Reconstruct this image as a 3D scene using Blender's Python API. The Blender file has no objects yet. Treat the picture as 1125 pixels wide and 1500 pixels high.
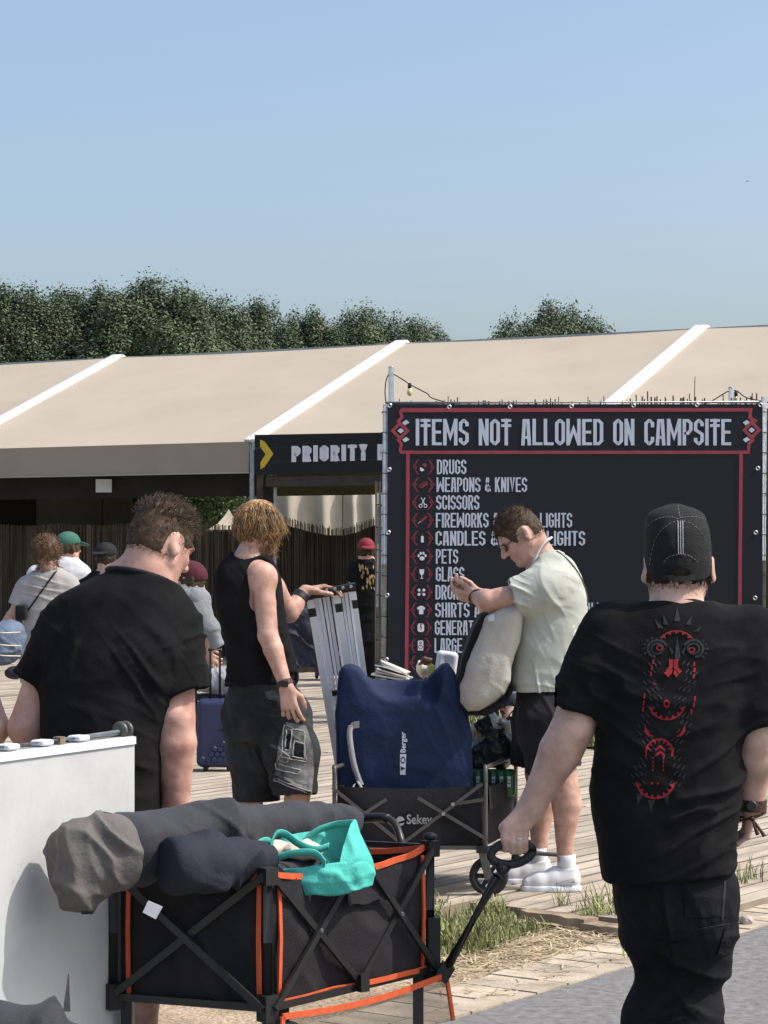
import bpy, math, random
import numpy as np
from mathutils import Vector, Matrix
from mathutils.bvhtree import BVHTree
R = math.radians
rnd = random.Random(7)
SC = bpy.context.scene
COL = SC.collection

# ------------------------------------------------------------------ camera, sky, sun, exposure
F, CX, HY, EYE = 3400.0, 562.5, 813.0, 1.5
cd = bpy.data.cameras.new("Camera")
cam = bpy.data.objects.new("Camera", cd); COL.objects.link(cam)
cam.location = (0, 0, EYE); cam.rotation_euler = (R(90), 0, 0)
cd.sensor_fit = 'VERTICAL'; cd.sensor_height = 24.0; cd.lens = F/1500*24.0
cd.shift_y = (HY-750)/1500
cd.clip_start = 0.1; cd.clip_end = 3000
SC.camera = cam
SUN_EL, SUN_AZ = R(52), R(98)          # azimuth clockwise from +Y: the sun stands to the right
wd = bpy.data.worlds.new("World"); SC.world = wd; wd.use_nodes = True
nt = wd.node_tree
sky = nt.nodes.new('ShaderNodeTexSky'); sky.sky_type = 'NISHITA'; sky.sun_disc = False
sky.sun_elevation = SUN_EL; sky.sun_rotation = SUN_AZ
sky.altitude = 0; sky.air_density = 1.0; sky.dust_density = 4.0; sky.ozone_density = 1.9
bg = nt.nodes['Background']; bg.inputs['Strength'].default_value = 0.15
nt.links.new(sky.outputs[0], bg.inputs[0])
sd = bpy.data.lights.new("Sun", 'SUN'); sun = bpy.data.objects.new("Sun", sd); COL.objects.link(sun)
sd.energy = 2.7; sd.angle = R(0.53); sd.color = (1, .95, .87)
tosun = Vector((math.sin(SUN_AZ)*math.cos(SUN_EL), math.cos(SUN_AZ)*math.cos(SUN_EL), math.sin(SUN_EL)))
sun.rotation_euler = tosun.to_track_quat('Z', 'Y').to_euler()
SC.view_settings.view_transform = 'Standard'; SC.view_settings.look = 'None'
SC.view_settings.exposure = 0.5; SC.view_settings.gamma = 1.0

def W(px, py, s):                        # photo pixel at a scale of s pixels per metre -> world
    return Vector(((px-CX)/s, F/s, EYE-(py-HY)/s))
def WZ(px, py, Z): return W(px, py, F/Z)
def GP(px, py, z=0.0):                   # photo pixel on the ground
    return W(px, py, (py-HY)/(EYE-z))

# ------------------------------------------------------------------ materials
def M(name, col, rough=.75, var=.12, scale=12, bump=.0, bscale=150, metal=0, spec=.4, sheen=0, col2=None, alpha=1, island=0, stretch=None, bdist=.01):
    m = bpy.data.materials.new(name); m.use_nodes = True
    t = m.node_tree; b = t.nodes['Principled BSDF']
    b.inputs['Roughness'].default_value = rough; b.inputs['Metallic'].default_value = metal
    b.inputs['Specular IOR Level'].default_value = spec
    if sheen: b.inputs['Sheen Weight'].default_value = sheen
    tc = t.nodes.new('ShaderNodeTexCoord')
    src = tc.outputs['Object']
    if stretch:
        mp = t.nodes.new('ShaderNodeMapping'); mp.inputs['Scale'].default_value = stretch
        t.links.new(src, mp.inputs[0]); src = mp.outputs[0]
    n = t.nodes.new('ShaderNodeTexNoise'); n.inputs['Scale'].default_value = scale; n.inputs['Detail'].default_value = 6
    n.inputs['Roughness'].default_value = .62
    t.links.new(src, n.inputs['Vector'])
    r = t.nodes.new('ShaderNodeValToRGB')
    c1 = [c*(1-var) for c in col]; c2 = [min(1, c*(1+var)) for c in (col2 or col)]
    r.color_ramp.elements[0].position = .3; r.color_ramp.elements[1].position = .7
    r.color_ramp.elements[0].color = (*c1, 1); r.color_ramp.elements[1].color = (*c2, 1)
    t.links.new(n.outputs[0], r.inputs[0])
    out = r.outputs[0]
    if island:
        g = t.nodes.new('ShaderNodeNewGeometry')
        hsv = t.nodes.new('ShaderNodeHueSaturation')
        mr = t.nodes.new('ShaderNodeMapRange'); mr.inputs[3].default_value = 1-island; mr.inputs[4].default_value = 1+island
        t.links.new(g.outputs['Random Per Island'], mr.inputs[0]); t.links.new(mr.outputs[0], hsv.inputs['Value'])
        t.links.new(out, hsv.inputs['Color']); out = hsv.outputs[0]
    t.links.new(out, b.inputs['Base Color'])
    if bump:
        n2 = t.nodes.new('ShaderNodeTexNoise'); n2.inputs['Scale'].default_value = bscale; n2.inputs['Detail'].default_value = 4
        t.links.new(src, n2.inputs['Vector'])
        bp = t.nodes.new('ShaderNodeBump'); bp.inputs['Strength'].default_value = bump; bp.inputs['Distance'].default_value = bdist
        t.links.new(n2.outputs[0], bp.inputs['Height']); t.links.new(bp.outputs[0], b.inputs['Normal'])
    if alpha < 1: b.inputs['Alpha'].default_value = alpha
    return m

MT = {}
MT['black_tee'] = M('black_tee', (.0105, .0102, .011), .95, .35, 9, .3, 260, spec=.12, bdist=.004)
MT['black_rib'] = M('black_rib', (.015, .015, .018), .9, .3, 14, .3, 400, sheen=.06, spec=.2, bdist=.003)
MT['black_denim'] = M('black_denim', (.011, .0115, .0145), .85, .45, 7, .4, 300, spec=.12, bdist=.004)
MT['washed_denim'] = M('washed_denim', (.012, .013, .016), .9, .5, 3.5, .4, 300, spec=.15, col2=(.034, .037, .04), bdist=.004)
MT['grey_denim'] = M('grey_denim', (.05, .053, .052), .85, .5, 14, .5, 260, spec=.2, col2=(.15, .155, .15), bdist=.004)
MT['sage_tee'] = M('sage_tee', (.44, .455, .40), .9, .07, 14, .35, 260, sheen=.05, spec=.2, bdist=.004)
MT['grey_tee'] = M('grey_tee', (.37, .35, .34), .9, .1, 10, .3, 200, spec=.2)
MT['white_tee'] = M('white_tee', (.62, .63, .66), .9, .06, 10, .2, 200, spec=.2)
MT['white_cloth'] = M('white_cloth', (.66, .67, .69), .8, .06, 30, .3, 300, spec=.3, bdist=.003)
MT['skin'] = M('skin', (.44, .245, .18), .5, .2, 13, .25, 160, spec=.4, col2=(.53, .33, .26), bdist=.003)
MT['skin_pale'] = M('skin_pale', (.50, .30, .225), .5, .2, 13, .22, 160, spec=.4, col2=(.57, .375, .295), bdist=.003)
MT['skin_red'] = M('skin_red', (.48, .21, .155), .5, .25, 11, .22, 160, spec=.4, col2=(.55, .345, .275), bdist=.003)
MT['hair_brown'] = M('hair_brown', (.040, .026, .017), .6, .4, 60, .5, 300, spec=.15, col2=(.085, .058, .038), bdist=.004)
MT['hair_dark'] = M('hair_dark', (.022, .016, .012), .6, .4, 60, .5, 300, spec=.15, col2=(.05, .035, .025), bdist=.004)
MT['hair_blond'] = M('hair_blond', (.13, .07, .028), .45, .3, 40, .3, 300, spec=.4, col2=(.34, .205, .09), island=.5)
MT['hair_curly'] = M('hair_curly', (.10, .055, .03), .5, .4, 60, .5, 200, col2=(.17, .10, .055), island=.3)
MT['strand_brown'] = M('strand_brown', (.036, .024, .016), .5, .3, 50, col2=(.07, .048, .032), island=.4, spec=.15)
MT['strand_dark'] = M('strand_dark', (.030, .021, .015), .5, .3, 50, col2=(.058, .04, .028), island=.4, spec=.15)
MT['deck'] = M('deck', (.33, .28, .22), .9, .22, 3.0, .6, 40, spec=.15, col2=(.41, .355, .285), island=.15, stretch=(1, 1, 1))
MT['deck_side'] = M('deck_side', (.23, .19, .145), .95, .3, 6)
MT['asphalt'] = M('asphalt', (.16, .16, .156), .95, .26, 26, .35, 160, spec=.12, col2=(.20, .198, .19), bdist=.006)
MT['brick'] = M('brick', (.38, .32, .245), .95, .2, 5, .5, 60, spec=.1, col2=(.46, .39, .30), island=.10)
MT['soil'] = M('soil', (.30, .23, .16), .95, .3, 2.5, .8, 40, spec=.1, col2=(.42, .33, .23), bdist=.03)
MT['field'] = M('field', (.12, .15, .05), .95, .4, .3, .6, 8, spec=.1, col2=(.22, .22, .09), bdist=.05)
MT['blade'] = M('blade', (.12, .155, .045), .7, .3, 3, col2=(.30, .31, .14), island=.5, spec=.25)
MT['straw'] = M('straw', (.40, .31, .19), .85, .3, 8, col2=(.52, .43, .28), island=.3, spec=.2)
MT['leaf'] = M('leaf', (.055, .082, .040), .6, .3, .35, col2=(.10, .135, .07), island=.32, spec=.35)
MT['bark'] = M('bark', (.10, .08, .06), .9, .3, 6, .6, 20)
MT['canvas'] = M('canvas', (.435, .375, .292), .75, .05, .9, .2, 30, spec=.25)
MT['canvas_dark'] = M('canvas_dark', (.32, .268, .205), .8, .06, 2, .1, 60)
MT['dark_tarp_and_shade'] = M('dark_tarp_and_shade', (.022, .018, .015), .85, .3, 2, .3, 20)
MT['curtain_grey'] = M('curtain_grey', (.15, .152, .16), .9, .2, 2, .3, 30)
MT['cream_cloth'] = M('cream_cloth', (.52, .46, .37), .9, .1, 3, .2, 60)
MT['white_alu'] = M('white_alu', (.66, .66, .67), .45, .04, 5, spec=.5)
MT['alu'] = M('alu', (.80, .82, .85), .38, .05, 12, .05, 60, metal=.08, spec=.5, stretch=(1, 1, .1))
MT['galv'] = M('galv', (.36, .40, .43), .42, .25, 22, .2, 60, metal=.6, spec=.5)
MT['reed'] = M('reed', (.105, .082, .055), .9, .35, 5, spec=.15, col2=(.155, .122, .083), island=.25, stretch=(1, 1, .15))
MT['timber'] = M('timber', (.16, .12, .08), .9, .3, 6, .4, 40, col2=(.3, .23, .16), stretch=(1, 1, .2))
MT['dark_timber'] = M('dark_timber', (.05, .04, .032), .9, .3, 6, .4, 40)
MT['sign_navy'] = M('sign_navy', (.0095, .0115, .019), .62, .12, 2, .1, 120, spec=.3)
MT['sign_black'] = M('sign_black', (.012, .013, .017), .7, .2, 3, .1, 80, spec=.3)
MT['sign_red'] = M('sign_red', (.30, .045, .06), .65, .1, 9)
MT['icon_red'] = M('icon_red', (.28, .035, .05), .65, .1, 9)
MT['sign_grey'] = M('sign_grey', (.50, .55, .64), .65, .06, 9)
MT['sign_white'] = M('sign_white', (.66, .68, .72), .65, .06, 9)
MT['yellow'] = M('yellow', (.62, .43, .03), .6, .1, 9)
MT['print_red'] = M('print_red', (.27, .012, .016), .8, .25, 60)
MT['print_grey'] = M('print_grey', (.022, .024, .028), .85, .4, 40)
MT['print_white'] = M('print_white', (.7, .7, .68), .8, .1, 60)
MT['navy_bag'] = M('navy_bag', (.0085, .020, .062), .76, .16, 6, .4, 75, spec=.3, bdist=.0042)
MT['navy_print'] = M('navy_print', (.02, .038, .10), .5, .15, 5, .5, 60, spec=.5)  # printed navy marks on the blue bag's emblem
MT['strap_grey'] = M('strap_grey', (.34, .34, .34), .8, .1, 40, .4, 400)
MT['cart_black'] = M('cart_black', (.019, .018, .020), .85, .3, 6, .5, 160, spec=.25, bdist=.004)
MT['cart_metal'] = M('cart_metal', (.018, .018, .018), .38, .15, 20, spec=.5)
MT['cart_metal_grey'] = M('cart_metal_grey', (.10, .10, .095), .42, .15, 20, spec=.5, metal=.3)
MT['orange'] = M('orange', (.62, .10, .03), .75, .12, 25, .3, 300)
MT['plastic_black'] = M('plastic_black', (.014, .014, .015), .48, .2, 20, .1, 200, spec=.45)
MT['rubber'] = M('rubber', (.02, .02, .02), .8, .3, 20, .2, 200)
MT['charcoal'] = M('charcoal', (.034, .035, .044), .82, .2, 5, .45, 110, spec=.25, sheen=.06, bdist=.005)
MT['navy_roll'] = M('navy_roll', (.020, .023, .034), .82, .2, 5, .45, 110, spec=.25, bdist=.005)
MT['taupe'] = M('taupe', (.125, .112, .105), .75, .15, 5, .45, 90, spec=.3, bdist=.005)
MT['teal'] = M('teal', (.075, .47, .40), .7, .1, 8, .4, 120, spec=.3, bdist=.004)
MT['cream'] = M('cream', (.62, .55, .44), .85, .12, 10, .4, 120)
MT['bag_cream'] = M('bag_cream', (.44, .415, .365), .8, .06, 6, .35, 90, spec=.25, bdist=.006)
MT['binbag'] = M('binbag', (.022, .027, .032), .3, .2, 6, .9, 22, spec=.6, bdist=.02)
MT['can_green'] = M('can_green', (.012, .10, .035), .35, .2, 20, spec=.6)
MT['white_plastic'] = M('white_plastic', (.70, .72, .76), .4, .05, 8, spec=.45)
MT['panel_white'] = M('panel_white', (.49, .505, .50), .5, .07, 1.6, .12, 30, spec=.35, col2=(.60, .615, .61))
MT['phone'] = M('phone', (.02, .02, .025), .2, .1, 9, spec=.6)
MT['leather'] = M('leather', (.06, .025, .014), .6, .25, 40, .3, 200)
MT['steel'] = M('steel', (.55, .55, .55), .3, .1, 20, metal=.9)
MT['glass_dark'] = M('glass_dark', (.01, .01, .012), .08, .1, 9, spec=.7)
MT['cap_black'] = M('cap_black', (.011, .011, .012), .75, .3, 60, .9, 420, spec=.3, bdist=.004)
MT['cap_green'] = M('cap_green', (.035, .13, .095), .8, .15, 30, .2, 200)
MT['cap_red'] = M('cap_red', (.20, .018, .03), .8, .15, 30, .2, 200)
MT['beanie'] = M('beanie', (.075, .014, .022), .9, .25, 50, .6, 120, stretch=(1, 1, .3))
MT['hoodie'] = M('hoodie', (.20, .215, .235), .9, .15, 8, .4, 120)
MT['duffel_grey'] = M('duffel_grey', (.34, .34, .37), .85, .15, 8, .5, 60)
MT['blue_bag'] = M('blue_bag', (.11, .15, .22), .75, .2, 6, .6, 40, spec=.35)
MT['suit_navy'] = M('suit_navy', (.020, .027, .075), .42, .12, 9, .1, 60, spec=.45)
MT['dark_navy'] = M('dark_navy', (.016, .019, .033), .7, .3, 5, .5, 30)
MT['paper'] = M('paper', (.70, .71, .73), .8, .05, 20)
MT['cable'] = M('cable', (.015, .015, .015), .6)
MT['bulb'] = M('bulb', (.75, .6, .3), .15, .1, spec=.6)
MT['stone'] = M('stone', (.42, .37, .32), .9, .25, 15, .5, 60)
MT['denim_blue'] = M('denim_blue', (.20, .26, .36), .85, .2, 8, .3, 100)
MT['lime'] = M('lime', (.55, .62, .12), .6, .15, 12)
MT['brown_pack'] = M('brown_pack', (.12, .06, .035), .5, .4, 12)
MT['black_net'] = M('black_net', (.025, .025, .027), .8, .2, 40, alpha=.55)

def marks(name, amount, scale, lo, hi, col):           # darker scuffs with a shape of their own
    t = MT[name].node_tree; b = t.nodes['Principled BSDF']; src = b.inputs['Base Color'].links[0].from_socket
    tc = [n for n in t.nodes if n.type == 'TEX_COORD'][0]; n = t.nodes.new('ShaderNodeTexNoise'); n.inputs['Scale'].default_value = scale; n.inputs['Detail'].default_value = 8; n.inputs['Roughness'].default_value = .7
    t.links.new(tc.outputs['Object'], n.inputs['Vector']); r = t.nodes.new('ShaderNodeMapRange'); r.inputs[1].default_value = lo; r.inputs[2].default_value = hi; r.inputs[3].default_value = 0; r.inputs[4].default_value = amount
    t.links.new(n.outputs[0], r.inputs[0]); m = t.nodes.new('ShaderNodeMix'); m.data_type = 'RGBA'; m.inputs['B'].default_value = (*col, 1)
    t.links.new(r.outputs[0], m.inputs['Factor']); t.links.new(src, m.inputs['A']); t.links.new(m.outputs['Result'], b.inputs['Base Color'])
marks('panel_white', .5, 14, .64, .74, (.20, .20, .19)); marks('panel_white', .22, 2.6, .52, .75, (.33, .32, .29))
marks('canvas', .22, .8, .55, .8, (.29, .24, .185)); marks('asphalt', .5, 5, .60, .72, (.27, .25, .21)); marks('asphalt', .4, 60, .62, .7, (.09, .09, .09))
marks('deck', .5, 2.2, .55, .72, (.47, .41, .32)); marks('deck', .5, 18, .62, .75, (.15, .12, .09)); marks('canvas_dark', .2, 1.5, .55, .8, (.2, .16, .12))
marks('skin_red', .35, 18, .58, .75, (.46, .16, .11)); marks('skin', .3, 18, .58, .75, (.42, .17, .12)); marks('skin_pale', .3, 18, .58, .75, (.46, .2, .14))
marks('cart_black', .35, 9, .58, .75, (.035, .033, .032)); marks('black_tee', .25, 30, .6, .8, (.022, .022, .023))

# ------------------------------------------------------------------ objects
WL = {}
def props(o, label=None, cat=None, group=None, kind=None):
    if label: o['label'] = label
    if cat: o['category'] = cat
    if group: o['group'] = group
    if kind: o['kind'] = kind
    return o
def thing(name, label, cat, loc, group=None):
    o = bpy.data.objects.new(name, None); COL.objects.link(o)
    o.location = loc; o.empty_display_size = .1
    WL[o] = Vector(loc)
    return props(o, label, cat, group)
def mk(name, V, Q, mat, parent=None, smooth=False, label=None, cat=None, group=None, kind=None, mat_ids=None):
    V = np.asarray(V, dtype=np.float64).reshape(-1, 3)
    if parent is not None: org = np.array(WL[parent])
    else: org = np.array([(V[:, 0].min()+V[:, 0].max())/2, (V[:, 1].min()+V[:, 1].max())/2, V[:, 2].min()])
    me = bpy.data.meshes.new(name)
    L = V-org
    if isinstance(Q, np.ndarray):
        nf, k = Q.shape
        me.vertices.add(len(L)); me.vertices.foreach_set('co', L.astype(np.float32).ravel())
        me.loops.add(nf*k); me.loops.foreach_set('vertex_index', Q.astype(np.int32).ravel())
        me.polygons.add(nf); me.polygons.foreach_set('loop_start', np.arange(0, nf*k, k, dtype=np.int32))
        me.update(calc_edges=True); me.validate()
    else:
        me.from_pydata([tuple(v) for v in L], [], [tuple(int(i) for i in q) for q in Q]); me.validate()
    if smooth: me.polygons.foreach_set('use_smooth', [True]*len(me.polygons))
    for m in (mat if isinstance(mat, (list, tuple)) else [mat]):
        me.materials.append(MT[m] if isinstance(m, str) else m)
    if mat_ids is not None: me.polygons.foreach_set('material_index', np.asarray(mat_ids, dtype=np.int32))
    me.update()
    o = bpy.data.objects.new(name, me); COL.objects.link(o)
    if parent is not None: o.parent = parent
    else: o.location = org
    WL[o] = Vector(org)
    return props(o, label, cat, group, kind)

def nrm(v):
    v = Vector(v); return v.normalized() if v.length > 1e-9 else Vector((0, 0, 1))
def frame(d, up=(0, 0, 1)):
    d = nrm(d); u = Vector(up)
    if abs(d.dot(u)) > .97: u = Vector((0, 1, 0)) if abs(d.y) < .9 else Vector((1, 0, 0))
    a = d.cross(u).normalized(); b = a.cross(d).normalized()
    return a, b, d

class G:
    def __init__(s): s.V = []; s.F = []
    def box(s, c, size, rot=None):
        c = Vector(c); n = len(s.V); h = [v/2 for v in size]
        for x in (-1, 1):
            for y in (-1, 1):
                for z in (-1, 1):
                    p = Vector((x*h[0], y*h[1], z*h[2]))
                    if rot is not None: p = rot @ p
                    s.V.append(c+p)
        s.F += [tuple(n+i for i in f) for f in ((0, 1, 3, 2), (4, 6, 7, 5), (0, 4, 5, 1), (2, 3, 7, 6), (0, 2, 6, 4), (1, 5, 7, 3))]
        return s
    def bar(s, a, b, w, h=None, up=(0, 0, 1)):
        a = Vector(a); b = Vector(b); h = h or w
        x, y, d = frame(b-a, up); n = len(s.V)
        for p in (a, b):
            for i, j in ((-1, -1), (1, -1), (1, 1), (-1, 1)): s.V.append(p+x*(i*w/2)+y*(j*h/2))
        s.F += [(n, n+1, n+2, n+3), (n+7, n+6, n+5, n+4)]
        for i in range(4):
            j = (i+1) % 4; s.F.append((n+i, n+4+i, n+4+j, n+j))
        return s
    def tube(s, pts, r, n=8, closed=False, caps=True, flat=None):
        pts = [Vector(p) for p in pts]; m = len(pts); base = len(s.V); prev = None
        for i, p in enumerate(pts):
            if closed: d = pts[(i+1) % m]-pts[i-1]
            else: d = pts[min(i+1, m-1)]-pts[max(i-1, 0)]
            d = nrm(d)
            if prev is None: x, y, _ = frame(d)
            else:
                x = (prev-d*prev.dot(d)); x = x.normalized() if x.length > 1e-6 else frame(d)[0]
                y = d.cross(x)
            prev = x; rr = r[i] if isinstance(r, (list, tuple)) else r
            for k in range(n):
                a = 2*math.pi*k/n
                s.V.append(p+x*(rr*math.cos(a))+y*(rr*math.sin(a)))
        for i in range(m if closed else m-1):
            for k in range(n):
                a = base+i*n; b = base+((i+1) % m)*n; k2 = (k+1) % n
                s.F.append((a+k, a+k2, b+k2, b+k))
        if caps and not closed:
            s.F.append(tuple(base+k for k in range(n))[::-1]); s.F.append(tuple(base+(m-1)*n+k for k in range(n)))
        return s
    def strap(s, pts, w, side, th=.003):
        pts = [Vector(p) for p in pts]; n = len(s.V); sd = side if isinstance(side, list) else [Vector(side)]*len(pts)
        for i, p in enumerate(pts):
            d = nrm(pts[min(i+1, len(pts)-1)]-pts[max(i-1, 0)]); q = nrm(sd[i]); nn = nrm(q.cross(d))
            ww = w[i] if isinstance(w, (list, tuple)) else w
            for a, b in ((-1, -1), (1, -1), (1, 1), (-1, 1)): s.V.append(p+q*(a*ww/2)+nn*(b*th/2))
        for i in range(len(pts)-1):
            for k in range(4):
                a = n+4*i; b = a+4; k2 = (k+1) % 4
                s.F.append((a+k, a+k2, b+k2, b+k))
        s.F += [(n+3, n+2, n+1, n), tuple(n+4*(len(pts)-1)+k for k in range(4))]
        return s
    def ball(s, c, r, n=12, m=8, rot=None):
        c = Vector(c); r = (r, r, r) if not hasattr(r, '__len__') else r; base = len(s.V)
        for i in range(m+1):
            th = math.pi*i/m
            for k in range(n):
                ph = 2*math.pi*k/n
                p = Vector((r[0]*math.sin(th)*math.cos(ph), r[1]*math.sin(th)*math.sin(ph), r[2]*math.cos(th)))
                if rot is not None: p = rot @ p
                s.V.append(c+p)
        for i in range(m):
            for k in range(n):
                a = base+i*n; k2 = (k+1) % n
                s.F.append((a+k, a+n+k, a+n+k2, a+k2))
        return s
    def lathe(s, prof, c, axis=(0, 0, 1), n=24, close=False):
        c = Vector(c); x, y, d = frame(axis); base = len(s.V); m = len(prof)
        for r, z in prof:
            for k in range(n):
                a = 2*math.pi*k/n; s.V.append(c+d*z+x*(r*math.cos(a))+y*(r*math.sin(a)))
        for i in range(m if close else m-1):
            for k in range(n):
                a = base+i*n; b = base+((i+1) % m)*n; k2 = (k+1) % n
                s.F.append((a+k, a+k2, b+k2, b+k))
        return s
    def prism(s, pts, off):
        pts = [Vector(p) for p in pts]; off = Vector(off); n = len(s.V); m = len(pts)
        s.V += pts+[p+off for p in pts]
        s.F.append(tuple(range(n, n+m))); s.F.append(tuple(range(n+2*m-1, n+m-1, -1)))
        for i in range(m):
            j = (i+1) % m; s.F.append((n+j, n+i, n+m+i, n+m+j))
        return s
    def face(s, pts):
        n = len(s.V); s.V += [Vector(p) for p in pts]; s.F.append(tuple(range(n, n+len(pts)))); return s
    def grid(s, fn, nu, nv):
        n = len(s.V)
        for i in range(nu+1):
            for j in range(nv+1): s.V.append(Vector(fn(i/nu, j/nv)))
        for i in range(nu):
            for j in range(nv):
                a = n+i*(nv+1)+j; s.F.append((a, a+nv+1, a+nv+2, a+1))
        return s
    def mk(s, name, mat, parent=None, **k): return mk(name, s.V, s.F, mat, parent, **k)

def smoothpath(pts, n=8):
    pts = [Vector(p) for p in pts]; out = []
    for i in range(len(pts)-1):
        p0 = pts[max(i-1, 0)]; p1 = pts[i]; p2 = pts[i+1]; p3 = pts[min(i+2, len(pts)-1)]
        for k in range(n):
            t = k/n
            out.append(.5*((2*p1)+(p2-p0)*t+(2*p0-5*p1+4*p2-p3)*t*t+(3*p1-p0-3*p2+p3)*t**3))
    out.append(pts[-1]); return out

# ------------------------------------------------------------------ value noise on arrays
_tab = np.random.RandomState(3).rand(64, 64, 64).astype(np.float32)
def vnoise(P):
    P = np.asarray(P); i = np.floor(P).astype(int); f = P-i; f = f*f*(3-2*f); i &= 63; j = (i+1) & 63
    x0, y0, z0 = i[:, 0], i[:, 1], i[:, 2]; x1, y1, z1 = j[:, 0], j[:, 1], j[:, 2]
    a = _tab[x0, y0, z0]*(1-f[:, 0])+_tab[x1, y0, z0]*f[:, 0]; b = _tab[x0, y1, z0]*(1-f[:, 0])+_tab[x1, y1, z0]*f[:, 0]
    c = _tab[x0, y0, z1]*(1-f[:, 0])+_tab[x1, y0, z1]*f[:, 0]; d = _tab[x0, y1, z1]*(1-f[:, 0])+_tab[x1, y1, z1]*f[:, 0]
    e = a*(1-f[:, 1])+b*f[:, 1]; g = c*(1-f[:, 1])+d*f[:, 1]
    return (e*(1-f[:, 2])+g*f[:, 2])*2-1
def fbm(P, o=3):
    s = 0; a = 1.0
    for k in range(o): s = s+a*vnoise(P*(2**k)+k*17.3); a *= .5
    return s
def ridge(P): return 1-np.abs(vnoise(P))*2.2

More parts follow.
